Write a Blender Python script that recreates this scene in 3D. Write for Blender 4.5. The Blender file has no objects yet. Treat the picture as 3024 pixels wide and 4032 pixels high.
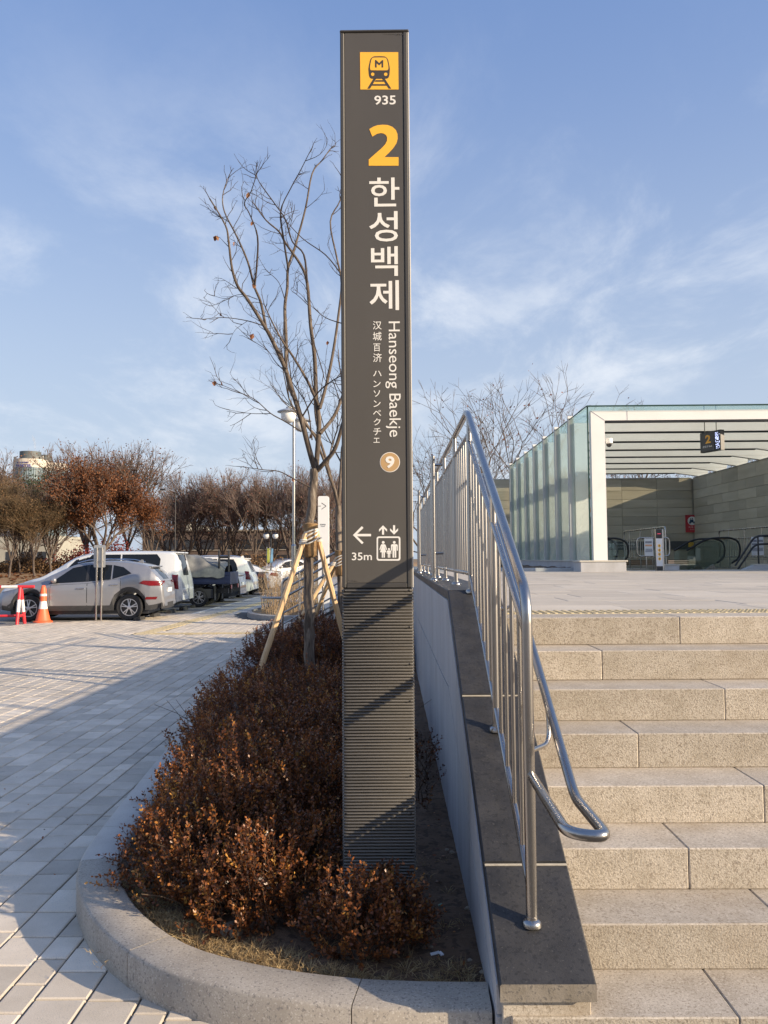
import bpy, bmesh, math, random
import numpy as np
from mathutils import Vector, Matrix, noise
R = math.radians
random.seed(7); rng = np.random.default_rng(7)
scene = bpy.context.scene
COL = scene.collection
# ------------------------------------------------------------------ camera
EYE = 1.62
PITCH, ROLL, YAW = math.atan(184/3200), R(.40), math.atan(28/3200)
cam_d = bpy.data.cameras.new('camera'); cam = bpy.data.objects.new('camera', cam_d); COL.objects.link(cam)
cam_d.sensor_fit = 'VERTICAL'; cam_d.sensor_height = 36; cam_d.lens = 3200/4032*36
cam_d.clip_start = .05; cam_d.clip_end = 4000
FW = Vector((-math.sin(YAW)*math.cos(PITCH), math.cos(YAW)*math.cos(PITCH), math.sin(PITCH)))
RT0 = Vector((math.cos(YAW), math.sin(YAW), 0)); UP0 = RT0.cross(FW)
RT = RT0*math.cos(ROLL)-UP0*math.sin(ROLL); UP = UP0*math.cos(ROLL)+RT0*math.sin(ROLL)
mw = Matrix((RT, UP, -FW)).transposed().to_4x4(); mw.translation = (0, 0, EYE)
cam.matrix_world = mw
scene.camera = cam
# ------------------------------------------------------------------ daylight
SUN_EL, SUN_AZ = 18.0, 23.5          # the sun stands low, to the right and behind the camera
sdir = Vector((math.cos(R(SUN_AZ))*math.cos(R(SUN_EL)), -math.sin(R(SUN_AZ))*math.cos(R(SUN_EL)), math.sin(R(SUN_EL))))
sl = bpy.data.lights.new('sun', 'SUN'); sl.energy = 3.0; sl.angle = R(.53); sl.color = (1, .82, .60)
so = bpy.data.objects.new('sun', sl); COL.objects.link(so); so.rotation_euler = sdir.to_track_quat('Z', 'Y').to_euler()
scene.view_settings.view_transform = 'Standard'; scene.view_settings.look = 'None'
scene.view_settings.gamma = 1; scene.view_settings.use_curve_mapping = False
scene.view_settings.exposure = 1.3
W = bpy.data.worlds.new('World'); scene.world = W; W.use_nodes = True
def world():
    nt = W.node_tree; nt.nodes.clear(); N = nt.nodes.new; L = nt.links.new
    out = N('ShaderNodeOutputWorld'); bg = N('ShaderNodeBackground'); L(bg.outputs[0], out.inputs[0])
    bg.inputs[1].default_value = .15
    sky = N('ShaderNodeTexSky'); sky.sky_type = 'NISHITA'; sky.sun_disc = False
    sky.sun_elevation = R(SUN_EL); sky.sun_rotation = R(90+SUN_AZ)
    sky.air_density = 1.0; sky.dust_density = 3.0; sky.ozone_density = 1.8
    tc = N('ShaderNodeTexCoord'); sep = N('ShaderNodeSeparateXYZ'); L(tc.outputs['Generated'], sep.inputs[0])
    zz = N('ShaderNodeMath'); zz.operation = 'MAXIMUM'; zz.inputs[1].default_value = .02; L(sep.outputs[2], zz.inputs[0])
    za = N('ShaderNodeMath'); za.operation = 'ADD'; za.inputs[1].default_value = .16; L(zz.outputs[0], za.inputs[0])
    dx = N('ShaderNodeMath'); dx.operation = 'DIVIDE'; L(sep.outputs[0], dx.inputs[0]); L(za.outputs[0], dx.inputs[1])
    dy = N('ShaderNodeMath'); dy.operation = 'DIVIDE'; L(sep.outputs[1], dy.inputs[0]); L(za.outputs[0], dy.inputs[1])
    cmb = N('ShaderNodeCombineXYZ'); L(dx.outputs[0], cmb.inputs[0]); L(dy.outputs[0], cmb.inputs[1])
    def noise_(scale, detail, rough, dist, sx, sy, rot, off):
        mp = N('ShaderNodeMapping'); mp.inputs['Scale'].default_value = (sx, sy, 1)
        mp.inputs['Rotation'].default_value = (0, 0, rot); mp.inputs['Location'].default_value = off
        L(cmb.outputs[0], mp.inputs[0])
        n = N('ShaderNodeTexNoise'); n.inputs['Scale'].default_value = scale; n.inputs['Detail'].default_value = detail
        n.inputs['Roughness'].default_value = rough; n.inputs['Distortion'].default_value = dist
        L(mp.outputs[0], n.inputs['Vector']); return n
    a = noise_(2.3, 9, .64, .30, 1.0, .62, -.75, (1.2, 4.7, 0))       # thin drawn-out streaks
    b = noise_(.50, 4, .5, .3, 1, .8, .2, (2.4, 7.1, 0))            # where they gather
    def ramp(n, lo, hi):
        r = N('ShaderNodeMapRange'); r.interpolation_type = 'SMOOTHSTEP'
        r.inputs[1].default_value = lo; r.inputs[2].default_value = hi; L(n.outputs[0], r.inputs[0]); return r
    ra, rb = ramp(a, .42, .74), ramp(b, .26, .58)
    m = N('ShaderNodeMath'); m.operation = 'MULTIPLY'; L(ra.outputs[0], m.inputs[0]); L(rb.outputs[0], m.inputs[1])
    # the veil lies low: it thins out towards the zenith
    el = N('ShaderNodeMapRange'); el.interpolation_type = 'SMOOTHSTEP'; L(sep.outputs[2], el.inputs[0])
    el.inputs[1].default_value = .62; el.inputs[2].default_value = .22; el.inputs[3].default_value = .05; el.inputs[4].default_value = 1
    m2 = N('ShaderNodeMath'); m2.operation = 'MULTIPLY'; L(m.outputs[0], m2.inputs[0]); L(el.outputs[0], m2.inputs[1])
    m3 = N('ShaderNodeMath'); m3.operation = 'MULTIPLY'; m3.inputs[1].default_value = .8; L(m2.outputs[0], m3.inputs[0])
    mix = N('ShaderNodeMix'); mix.data_type = 'RGBA'
    L(m3.outputs[0], mix.inputs[0]); L(sky.outputs[0], mix.inputs[6]); mix.inputs[7].default_value = (2.5, 2.62, 2.8, 1)
    # a thin even veil of high haze that pales the sky towards the horizon
    vl = N('ShaderNodeMapRange'); vl.interpolation_type = 'SMOOTHSTEP'; L(sep.outputs[2], vl.inputs[0])
    vl.inputs[1].default_value = .72; vl.inputs[2].default_value = -.02; vl.inputs[3].default_value = .72; vl.inputs[4].default_value = .93
    vc = N('ShaderNodeValToRGB'); vc.color_ramp.interpolation = 'EASE'; L(sep.outputs[2], vc.inputs[0])
    vc.color_ramp.elements[0].color = (1.52, 1.76, 2.12, 1); vc.color_ramp.elements[0].position = .0
    vc.color_ramp.elements[1].color = (.40, .69, 1.50, 1); vc.color_ramp.elements[1].position = .68
    mv = N('ShaderNodeMix'); mv.data_type = 'RGBA'; L(vl.outputs[0], mv.inputs[0]); L(sky.outputs[0], mv.inputs[6]); L(vc.outputs[0], mv.inputs[7])
    L(mv.outputs[2], mix.inputs[6])
    L(mix.outputs[2], bg.inputs[0])
world()
# ------------------------------------------------------------------ pixel -> place helpers (photo pixels, at a real distance)
def ray(px, py): return FW+RT*((px-1512)/3200)-UP*((py-2016)/3200)
def at(px, py, Y):
    d = ray(px, py); t = Y/d.y; return Vector((0, 0, EYE))+d*t
def on(px, py, z=0.):
    d = ray(px, py); t = (z-EYE)/d.z; return Vector((0, 0, EYE))+d*t
def prj(p):
    v = Vector(p)-Vector((0, 0, EYE)); zc = v.dot(FW)
    if zc < .05: return None
    return (1512+3200*v.dot(RT)/zc, 2016-3200*v.dot(UP)/zc)
# ------------------------------------------------------------------ materials
MATS = {}
def M(name, c, c2=None, scale=8, rough=.6, metal=0, bump=0, bscale=60, spk=None, rnd=0, tone=0, coat=0, detail=5, rvar=0, stretch=None, spec=.5, trans=None, dirt=None, bdist=.004, lo=.35, hi=.65):
    if name in MATS: return MATS[name]
    m = bpy.data.materials.new(name); m.use_nodes = True; nt = m.node_tree; N = nt.nodes.new; L = nt.links.new
    bs = nt.nodes['Principled BSDF']
    bs.inputs['Roughness'].default_value = rough; bs.inputs['Metallic'].default_value = metal
    bs.inputs['Specular IOR Level'].default_value = spec
    bs.inputs['Coat Weight'].default_value = coat; bs.inputs['Coat Roughness'].default_value = .05
    tc = N('ShaderNodeTexCoord'); src = tc.outputs['Object']
    if stretch:
        mp = N('ShaderNodeMapping'); mp.inputs['Scale'].default_value = stretch; L(src, mp.inputs[0]); src = mp.outputs[0]
    if rnd:   # shift the texture from piece to piece
        oi = N('ShaderNodeObjectInfo'); va = N('ShaderNodeVectorMath'); va.operation = 'MULTIPLY_ADD'
        L(oi.outputs['Random'], va.inputs[0]); va.inputs[1].default_value = (37, 53, 71); L(src, va.inputs[2]); src = va.outputs[0]
    def rgb(x): return (x[0], x[1], x[2], 1)
    col = None
    def mixc(fac, A, B, blend='MIX'):
        x = N('ShaderNodeMix'); x.data_type = 'RGBA'; x.blend_type = blend
        if isinstance(fac, float): x.inputs[0].default_value = fac
        else: L(fac, x.inputs[0])
        for i, q in ((6, A), (7, B)):
            if isinstance(q, tuple): x.inputs[i].default_value = rgb(q)
            else: L(q, x.inputs[i])
        return x.outputs[2]
    def nz(s, d=detail, rg=.6):
        n = N('ShaderNodeTexNoise'); n.inputs['Scale'].default_value = s; n.inputs['Detail'].default_value = d
        n.inputs['Roughness'].default_value = rg; L(src, n.inputs['Vector']); return n.outputs[0]
    def rmp(o, a, b, c0=0, c1=1):
        r = N('ShaderNodeMapRange'); r.inputs[1].default_value = a; r.inputs[2].default_value = b
        r.inputs[3].default_value = c0; r.inputs[4].default_value = c1; L(o, r.inputs[0]); return r.outputs[0]
    if c2 is not None: col = mixc(rmp(nz(scale), lo, hi), tuple(c), tuple(c2))
    else: col = tuple(c)
    if spk:
        for (sc, ss, th, amt) in spk:
            v = N('ShaderNodeTexNoise'); v.inputs['Scale'].default_value = ss; v.inputs['Detail'].default_value = 2; L(src, v.inputs['Vector'])
            col = mixc(rmp(v.outputs[0], th, th+.05, 0, amt), col, tuple(sc))
    if dirt:
        col = mixc(rmp(nz(dirt[1], 6, .65), dirt[2], dirt[2]+.25, 0, dirt[3]), col, tuple(dirt[0]))
    if rnd or tone:
        add = None
        if rnd:
            add = rmp(oi.outputs['Random'], 0, 1, 1-rnd, 1+rnd)
        if tone:
            at_ = N('ShaderNodeAttribute'); at_.attribute_name = 'tone'
            t = rmp(at_.outputs['Fac'], -1, 1, 1-tone, 1+tone)
            if add is None: add = t
            else:
                mm = N('ShaderNodeMath'); mm.operation = 'MULTIPLY'; L(add, mm.inputs[0]); L(t, mm.inputs[1]); add = mm.outputs[0]
        if isinstance(col, tuple):
            cc = N('ShaderNodeRGB'); cc.outputs[0].default_value = rgb(col); col = cc.outputs[0]
        vm = N('ShaderNodeVectorMath'); vm.operation = 'SCALE'; L(col, vm.inputs[0]); L(add, vm.inputs['Scale']); col = vm.outputs[0]
    if isinstance(col, tuple): bs.inputs['Base Color'].default_value = rgb(col)
    else: L(col, bs.inputs['Base Color'])
    if rvar: L(rmp(nz(scale*2.3), .3, .7, max(0, rough-rvar), rough+rvar), bs.inputs['Roughness'])
    if bump:
        b = N('ShaderNodeBump'); b.inputs['Strength'].default_value = bump; b.inputs['Distance'].default_value = bdist
        L(nz(bscale, 4), b.inputs['Height']); L(b.outputs[0], bs.inputs['Normal'])
    MATS[name] = m; return m
def ramp_mat(name, stops, rough=.55, trans=.25, attr='tone', spec=.4):
    m = bpy.data.materials.new(name); m.use_nodes = True; nt = m.node_tree; N = nt.nodes.new; L = nt.links.new
    bs = nt.nodes['Principled BSDF']; bs.inputs['Roughness'].default_value = rough; bs.inputs['Specular IOR Level'].default_value = spec
    a = N('ShaderNodeAttribute'); a.attribute_name = attr; r = N('ShaderNodeValToRGB'); L(a.outputs['Fac'], r.inputs[0])
    els = r.color_ramp.elements
    while len(els) < len(stops): els.new(.5)
    for e, (p, c) in zip(els, stops): e.position = p; e.color = (*c, 1)
    L(r.outputs[0], bs.inputs['Base Color'])
    if trans:
        t = N('ShaderNodeBsdfTranslucent'); L(r.outputs[0], t.inputs[0]); mx = N('ShaderNodeMixShader'); mx.inputs[0].default_value = trans
        L(bs.outputs[0], mx.inputs[1]); L(t.outputs[0], mx.inputs[2]); L(mx.outputs[0], nt.nodes['Material Output'].inputs[0])
    return m
def glass_mat(name, tint, refl=1.0, ior=1.5, rough=.0):
    m = bpy.data.materials.new(name); m.use_nodes = True; nt = m.node_tree; nt.nodes.clear(); N = nt.nodes.new; L = nt.links.new
    o = N('ShaderNodeOutputMaterial'); t = N('ShaderNodeBsdfTransparent'); t.inputs[0].default_value = (*tint, 1)
    g = N('ShaderNodeBsdfGlossy'); g.inputs['Roughness'].default_value = rough; g.inputs[0].default_value = (.9, 1, .97, 1)
    f = N('ShaderNodeFresnel'); f.inputs[0].default_value = ior
    k = N('ShaderNodeMath'); k.operation = 'MULTIPLY'; k.inputs[1].default_value = refl; k.use_clamp = True; L(f.outputs[0], k.inputs[0])
    x = N('ShaderNodeMixShader'); L(k.outputs[0], x.inputs[0]); L(t.outputs[0], x.inputs[1]); L(g.outputs[0], x.inputs[2]); L(x.outputs[0], o.inputs[0])
    return m
def emit_mat(name, c, s):
    m = bpy.data.materials.new(name); m.use_nodes = True; nt = m.node_tree
    bs = nt.nodes['Principled BSDF']; bs.inputs['Base Color'].default_value = (*c, 1); bs.inputs['Emission Color'].default_value = (*c, 1); bs.inputs['Emission Strength'].default_value = s
    return m
# ------------------------------------------------------------------ mesh building
class MB:
    def __init__(s): s.v = []; s.f = []; s.t = []
    def add(s, vs, fs, tone=0.):
        k = len(s.v); s.v += [tuple(p) for p in vs]; s.f += [tuple(i+k for i in f) for f in fs]; s.t += [tone]*len(vs)
    def box(s, x0, y0, z0, x1, y1, z1, tone=0.):
        s.add([(x0, y0, z0), (x1, y0, z0), (x1, y1, z0), (x0, y1, z0), (x0, y0, z1), (x1, y0, z1), (x1, y1, z1), (x0, y1, z1)],
              [(0, 3, 2, 1), (4, 5, 6, 7), (0, 1, 5, 4), (1, 2, 6, 5), (2, 3, 7, 6), (3, 0, 4, 7)], tone); return s
    def cbox(s, x0, y0, z0, x1, y1, z1, c=.006):
        # box with all twelve edges chamfered
        lo = (x0, y0, z0); hi = (x1, y1, z1); V = []; ix = {}
        for a in range(3):
            b, d = (a+1) % 3, (a+2) % 3
            for sa in (0, 1):
                for sb in (0, 1):
                    for sd in (0, 1):
                        p = [0, 0, 0]; p[a] = hi[a] if sa else lo[a]
                        p[b] = hi[b]-c if sb else lo[b]+c; p[d] = hi[d]-c if sd else lo[d]+c
                        key = [0, 0, 0]; key[a], key[b], key[d] = sa, sb, sd
                        ix[(a, *key)] = len(V); V.append(tuple(p))
        F = []
        for a in range(3):
            b, d = (a+1) % 3, (a+2) % 3
            for sa in (0, 1):
                q = []
                for (sb, sd) in ((0, 0), (1, 0), (1, 1), (0, 1)):
                    k = [0, 0, 0]; k[a], k[b], k[d] = sa, sb, sd; q.append(ix[(a, *k)])
                F.append(tuple(q) if sa else tuple(q[::-1]))
        for a in range(3):
            b, d = (a+1) % 3, (a+2) % 3
            for sb in (0, 1):
                for sd in (0, 1):
                    k0 = [0, 0, 0]; k0[b], k0[d] = sb, sd; k1 = list(k0); k1[a] = 1
                    q = (ix[(b, *k0)], ix[(b, *k1)], ix[(d, *k1)], ix[(d, *k0)])
                    F.append(q if sb == sd else q[::-1])
        for x in (0, 1):
            for y in (0, 1):
                for z in (0, 1):
                    q = (ix[(0, x, y, z)], ix[(1, x, y, z)], ix[(2, x, y, z)]); F.append(q if (x+y+z) % 2 else q[::-1])
        s.add(V, F); return s
    def bar(s, p, q, w, h=None, up=(0, 0, 1), tone=0.):
        p, q = Vector(p), Vector(q); h = h or w; d = (q-p).normalized(); u = Vector(up)
        if abs(d.dot(u)) > .98: u = Vector((0, 1, 0))
        r = d.cross(u).normalized()*(w/2); u = r.cross(d).normalized()*(h/2)
        s.add([p-r-u, p+r-u, p+r+u, p-r+u, q-r-u, q+r-u, q+r+u, q-r+u],
              [(0, 1, 2, 3), (7, 6, 5, 4), (0, 4, 5, 1), (1, 5, 6, 2), (2, 6, 7, 3), (3, 7, 4, 0)], tone); return s
    def tube(s, pts, r, n=8, cap=True, tone=0.):
        P = [Vector(p) for p in pts]; k = len(P); rr = r if isinstance(r, (list, tuple)) else [r]*k
        T = [(P[min(i+1, k-1)]-P[max(i-1, 0)]).normalized() for i in range(k)]
        a = Vector((0, 0, 1)) if abs(T[0].z) < .9 else Vector((1, 0, 0))
        u = T[0].cross(a).normalized(); V = []; F = []
        for i in range(k):
            u = (u-T[i]*u.dot(T[i])).normalized(); w = T[i].cross(u)
            for j in range(n):
                t = 2*math.pi*j/n; V.append(P[i]+(u*math.cos(t)+w*math.sin(t))*rr[i])
        for i in range(k-1):
            for j in range(n): F.append((i*n+j, i*n+(j+1) % n, (i+1)*n+(j+1) % n, (i+1)*n+j))
        if cap: F += [tuple(range(n))[::-1], tuple(range((k-1)*n, k*n))]
        s.add(V, F, tone); return s
    def lathe(s, prof, c=(0, 0, 0), n=16, axis='z', tone=0., caps=True):
        V = []; F = []; m = len(prof)
        for (r, z) in prof:
            for j in range(n):
                t = 2*math.pi*j/n; x, y = r*math.cos(t), r*math.sin(t)
                p = {'z': (x, y, z), 'y': (x, -z, y), 'x': (z, x, y)}[axis]
                V.append((p[0]+c[0], p[1]+c[1], p[2]+c[2]))
        for i in range(m-1):
            for j in range(n): F.append((i*n+j, i*n+(j+1) % n, (i+1)*n+(j+1) % n, (i+1)*n+j))
        if caps and prof[0][0] > 1e-5: F.append(tuple(range(n))[::-1])
        if caps and prof[-1][0] > 1e-5: F.append(tuple(range((m-1)*n, m*n)))
        s.add(V, F, tone); return s
    def prism(s, poly, o, ux, uy, un, d0, d1):
        # flat polygon in the plane (o, ux, uy) given thickness along un
        o, ux, uy, un = Vector(o), Vector(ux), Vector(uy), Vector(un); n = len(poly)
        A = [o+ux*x+uy*y+un*d0 for x, y in poly]; B = [o+ux*x+uy*y+un*d1 for x, y in poly]
        s.add(A+B, [tuple(range(n))[::-1], tuple(range(n, 2*n))]+[(i, (i+1) % n, n+(i+1) % n, n+i) for i in range(n)]); return s
    def mesh(s, name, mat=None, smooth=None, tones=False):
        me = bpy.data.meshes.new(name); me.from_pydata(s.v, [], s.f)
        if mat: me.materials.append(mat)
        if smooth:
            me.polygons.foreach_set('use_smooth', [True]*len(me.polygons)); me.set_sharp_from_angle(angle=R(smooth))
        if tones:
            a = me.attributes.new('tone', 'FLOAT', 'POINT'); a.data.foreach_set('value', s.t)
        me.update(); return me
    def build(s, name, mat=None, parent=None, smooth=None, tones=False, fix=False):
        me = s.mesh(name, mat, smooth, tones)
        if fix:
            b = bmesh.new(); b.from_mesh(me); bmesh.ops.recalc_face_normals(b, faces=b.faces); b.to_mesh(me); b.free()
            if smooth: me.set_sharp_from_angle(angle=R(smooth))
        return link(name, me, parent)
WM = {}
def link(name, me, parent=None):
    o = bpy.data.objects.new(name, me); COL.objects.link(o)
    if parent is not None:
        o.parent = parent
        if parent in WM: o.matrix_parent_inverse = WM[parent].inverted()
    return o
def tag(o, label, cat, group=None, kind=None):
    o['label'] = label; o['category'] = cat
    if group: o['group'] = group
    if kind: o['kind'] = kind
    return o
def struct(o, kind='structure', label=None):
    o['kind'] = kind
    if label: o['label'] = label
    return o
def thing(name, label, cat, loc=(0, 0, 0), group=None, kind=None):
    o = bpy.data.objects.new(name, None); COL.objects.link(o); o.location = loc; o.empty_display_size = .2
    if Vector(loc).length > 1e-6: WM[o] = Matrix.Translation(Vector(loc))
    return tag(o, label, cat, group, kind)
def dup(root, loc, rotz=0, scale=1., label=None, group=None):
    r = root.copy(); COL.objects.link(r); r.location = loc; r.rotation_euler = (0, 0, rotz); r.scale = (scale,)*3 if not isinstance(scale, tuple) else scale
    if label: r['label'] = label
    if group: r['group'] = group
    for ch in list(root.children):
        c = ch.copy(); COL.objects.link(c); c.parent = r
        for g in list(ch.children):
            d = g.copy(); COL.objects.link(d); d.parent = c
    return r
def rounded(pts, r, n=6):
    P = [Vector(p) for p in pts]; out = [P[0]]
    for i in range(1, len(P)-1):
        a, b = (P[i-1]-P[i]), (P[i+1]-P[i]); rr = min(r, a.length*.49, b.length*.49)
        A, B = P[i]+a.normalized()*rr, P[i]+b.normalized()*rr
        for k in range(n+1):
            t = k/n; out.append(A*(1-t)**2+P[i]*2*t*(1-t)+B*t*t)
    out.append(P[-1]); return out
def np_mesh(name, V, F, mat, parent=None, tone=None, smooth=False):
    V = np.ascontiguousarray(V, np.float32); F = np.ascontiguousarray(F, np.int32); k = F.shape[1]
    me = bpy.data.meshes.new(name); me.vertices.add(len(V)); me.vertices.foreach_set('co', V.ravel())
    me.loops.add(F.size); me.loops.foreach_set('vertex_index', F.ravel()); me.polygons.add(len(F))
    me.polygons.foreach_set('loop_start', np.arange(0, F.size, k, dtype=np.int32))
    if smooth: me.polygons.foreach_set('use_smooth', np.ones(len(F), bool))
    me.update(calc_edges=True)
    if tone is not None:
        a = me.attributes.new('tone', 'FLOAT', 'POINT'); a.data.foreach_set('value', np.ascontiguousarray(tone, np.float32))
    me.materials.append(mat)
    return link(name, me, parent)
def frusta(P0, P1, R0, R1, n=4):
    P0, P1 = np.asarray(P0, float), np.asarray(P1, float); R0, R1 = np.asarray(R0, float), np.asarray(R1, float)
    d = P1-P0; d /= np.linalg.norm(d, axis=1, keepdims=True)+1e-9
    a = np.where(np.abs(d[:, 2:3]) < .9, np.array([[0, 0, 1.]]), np.array([[1., 0, 0]]))
    u = np.cross(d, a); u /= np.linalg.norm(u, axis=1, keepdims=True)+1e-9; w = np.cross(d, u)
    th = np.arange(n)*2*np.pi/n; c = np.cos(th)[None, :, None]; s = np.sin(th)[None, :, None]
    ring = u[:, None]*c+w[:, None]*s
    V = np.concatenate([P0[:, None]+ring*R0[:, None, None], P1[:, None]+ring*R1[:, None, None]], 1)   # m,2n,3
    m = len(P0); j = np.arange(n); q = np.stack([j, (j+1) % n, n+(j+1) % n, n+j], 1)
    F = (np.arange(m)[:, None, None]*2*n+q[None]).reshape(-1, 4)
    return V.reshape(-1, 3), F
def quads(C, A, B, bend=0., N=None):
    # leaf-shaped quads: centre C, half axes A (length) and B (width)
    V = np.stack([C-A, C+B*1.0-A*.1, C+A, C-B-A*.1], 1)
    if bend:
        V[:, 1] += N*bend; V[:, 3] += N*bend
    return V.reshape(-1, 3), np.arange(len(C)*4).reshape(-1, 4)
def textmesh(body, bold=0., spacing=1.0):
    c = bpy.data.curves.new('lettering', 'FONT'); c.body = body; c.offset = bold; c.resolution_u = 3; c.space_character = spacing
    o = bpy.data.objects.new('lettering', c); COL.objects.link(o)
    dg = bpy.context.evaluated_depsgraph_get(); dg.update()
    me = bpy.data.meshes.new_from_object(o.evaluated_get(dg))
    bpy.data.objects.remove(o); bpy.data.curves.remove(c)
    return me
def letter(body, o, ux, uy, un, w, h, mat, parent, bold=0., rot=False, name='lettering', th=.0012, spacing=1.0, lift=.0):
    # text fitted into a w x h box whose lower left corner is o in plane (ux, uy); un points out of the surface
    me = textmesh(body, bold, spacing); n = len(me.vertices); co = np.zeros(n*3, np.float32); me.vertices.foreach_get('co', co); co = co.reshape(-1, 3)
    if rot: co = np.stack([co[:, 1], -co[:, 0], co[:, 2]], 1)
    mn, mx = co.min(0), co.max(0); s = (co[:, :2]-mn[:2])/(mx[:2]-mn[:2]+1e-9)
    o, ux, uy, un = (np.array(Vector(q)) for q in (o, ux, uy, un))
    P = o+s[:, :1]*w*ux+s[:, 1:2]*h*uy+lift*un
    me.vertices.foreach_set('co', np.ascontiguousarray(P, np.float32).ravel()); me.update()
    me.materials.clear(); me.materials.append(mat)
    # give the letters a real edge
    me.polygons.foreach_set('use_smooth', [False]*len(me.polygons))
    b = bmesh.new(); b.from_mesh(me)
    g = bmesh.ops.extrude_face_region(b, geom=b.faces[:]); vs = [e for e in g['geom'] if isinstance(e, bmesh.types.BMVert)]
    bmesh.ops.translate(b, vec=Vector(un*th), verts=vs); b.to_mesh(me); b.free()
    return link(name, me, parent)
# ================================================================== the setting: ground, paving, planter, stairs, plaza
m_asph = M('asphalt', (.20, .195, .185), (.27, .26, .245), 1.2, .9, bump=.5, bscale=220, spk=[((.12, .12, .12), 160, .6, .5)], dirt=((.12, .115, .11), .35, .55, .5))
m_road = M('walkway_concrete', (.36, .36, .35), (.42, .415, .40), .8, .85, bump=.3, bscale=150, dirt=((.24, .235, .23), .5, .55, .5))
m_gnd = M('dry_ground', (.16, .11, .06), (.24, .18, .10), .12, .95, bump=.6, bscale=3, spk=[((.20, .09, .04), 2.5, .55, .6)])
m_lawn = M('dry_lawn', (.34, .25, .13), (.26, .15, .07), .10, .95, bump=.6, bscale=4, spk=[((.22, .09, .04), 3.0, .52, .7)])
m_joint = M('joint_sand', (.085, .076, .064), (.13, .118, .10), 9, .95)
m_paver = M('paver_concrete', (.60, .525, .42), (.70, .62, .51), 5, .85, bump=.35, bscale=260, rnd=.13, tone=.16,
            spk=[((.36, .35, .33), 240, .60, .55), ((.66, .63, .58), 170, .66, .5), ((.22, .20, .18), 9, .70, .35)], dirt=((.34, .29, .22), 1.7, .53, .42))
m_gran2 = M('granite_sawn', (.46, .43, .385), (.53, .50, .45), 5, .6, bump=.15, bscale=320, rnd=.05, spk=[((.30, .28, .25), 150, .60, .45)], dirt=((.38, .33, .26), 1.8, .60, .3))
m_gran = M('granite_light', (.33, .29, .235), (.42, .375, .31), 6, .7, bump=.3, bscale=320, rnd=.07, bdist=.003,
           spk=[((.17, .155, .14), 95, .59, .75), ((.66, .61, .53), 120, .60, .4), ((.28, .25, .22), 180, .56, .55)], dirt=((.40, .32, .22), 1.6, .60, .30))
m_stair = M('granite_step', (.44, .385, .31), (.56, .50, .415), 7, .75, bump=.35, bscale=300, rnd=.09, bdist=.003,
            spk=[((.24, .20, .155), 95, .57, .6), ((.70, .64, .55), 90, .58, .5), ((.30, .25, .19), 190, .55, .5)], dirt=((.33, .25, .16), 1.7, .52, .45))
m_riser = M('granite_flamed_face', (.41, .36, .285), (.51, .455, .375), 9, .9, bump=.7, bscale=160, rnd=.09, bdist=.005,
            spk=[((.20, .165, .125), 95, .57, .6), ((.62, .55, .45), 90, .60, .4), ((.25, .20, .15), 170, .54, .55)], dirt=((.27, .20, .13), 1.7, .54, .45))
m_slab = M('plaza_slab', (.53, .465, .37), (.61, .545, .445), 1.5, .65, bump=.15, bscale=260, rnd=.07, tone=.08, spk=[((.30, .28, .26), 150, .60, .45)], dirt=((.36, .34, .31), .7, .55, .35))
m_cop = M('coping_basalt', (.026, .026, .027), (.048, .047, .047), 7, .55, bump=.25, bscale=140, rnd=.12, bdist=.003,
          spk=[((.016, .016, .016), 70, .57, .6), ((.10, .096, .09), 95, .66, .5)], dirt=((.16, .15, .13), 9, .72, .8), rvar=.08)
m_copend = M('coping_cut_edge', (.19, .165, .13), (.26, .23, .19), 12, .8, bump=.5, bscale=90, spk=[((.08, .075, .07), 90, .6, .6)])
m_wall = M('granite_wall_panel', (.44, .44, .445), (.52, .52, .525), 3, .6, rnd=.04, bump=.12, bscale=300, spk=[((.33, .33, .34), 150, .58, .5)], dirt=((.30, .28, .25), 1.6, .50, .5), stretch=(1, 2.2, .45))
m_mort = M('mortar', (.36, .32, .25), (.46, .42, .34), 30, .9)
m_tact = M('tactile_yellow', (.47, .385, .22), (.55, .46, .285), 6, .75, bump=.2, bscale=200, rnd=.08, tone=.1, dirt=((.34, .29, .20), 3, .55, .5))
m_soil = M('soil', (.105, .062, .034), (.18, .112, .066), 5, .95, bump=1., bscale=55, spk=[((.045, .028, .018), 30, .55, .7), ((.22, .16, .10), 120, .66, .6)], bdist=.012)
m_steel = M('stainless_steel', (.40, .38, .36), (.47, .45, .425), 3, .27, 1, rvar=.06, bump=.03, bscale=400, stretch=(1, 1, .06))
m_drygr = ramp_mat('dry_grass', [(0, (.16, .10, .05)), (.5, (.42, .30, .15)), (1, (.60, .47, .26))], .8, .3)

g = MB(); g.box(-2200, -300, -.5, 2200, 2600, -.06); struct(g.build('ground', m_gnd))
# asphalt of the car park, the walkway beyond the paving
g = MB(); g.prism([(-60, 4), (-13, 8), (-11.2, 16.2), (-9.7, 20.9), (-8.3, 22.2), (-6.9, 23.5), (-6.1, 25.2), (-5.75, 40), (-5.2, 75), (-60, 75)], (0, 0, 0), (1, 0, 0), (0, 1, 0), (0, 0, 1), -.055, -.012)
struct(g.build('parking_lot', m_asph))
g = MB(); g.prism([(-6.1, 25.2), (-2.5, 25.2), (-2.5, 28), (6, 30), (6, 75), (-5.2, 75), (-5.75, 40)], (0, 0, 0), (1, 0, 0), (0, 1, 0), (0, 0, 1), -.055, -.004)
struct(g.build('walkway', m_road))
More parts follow.
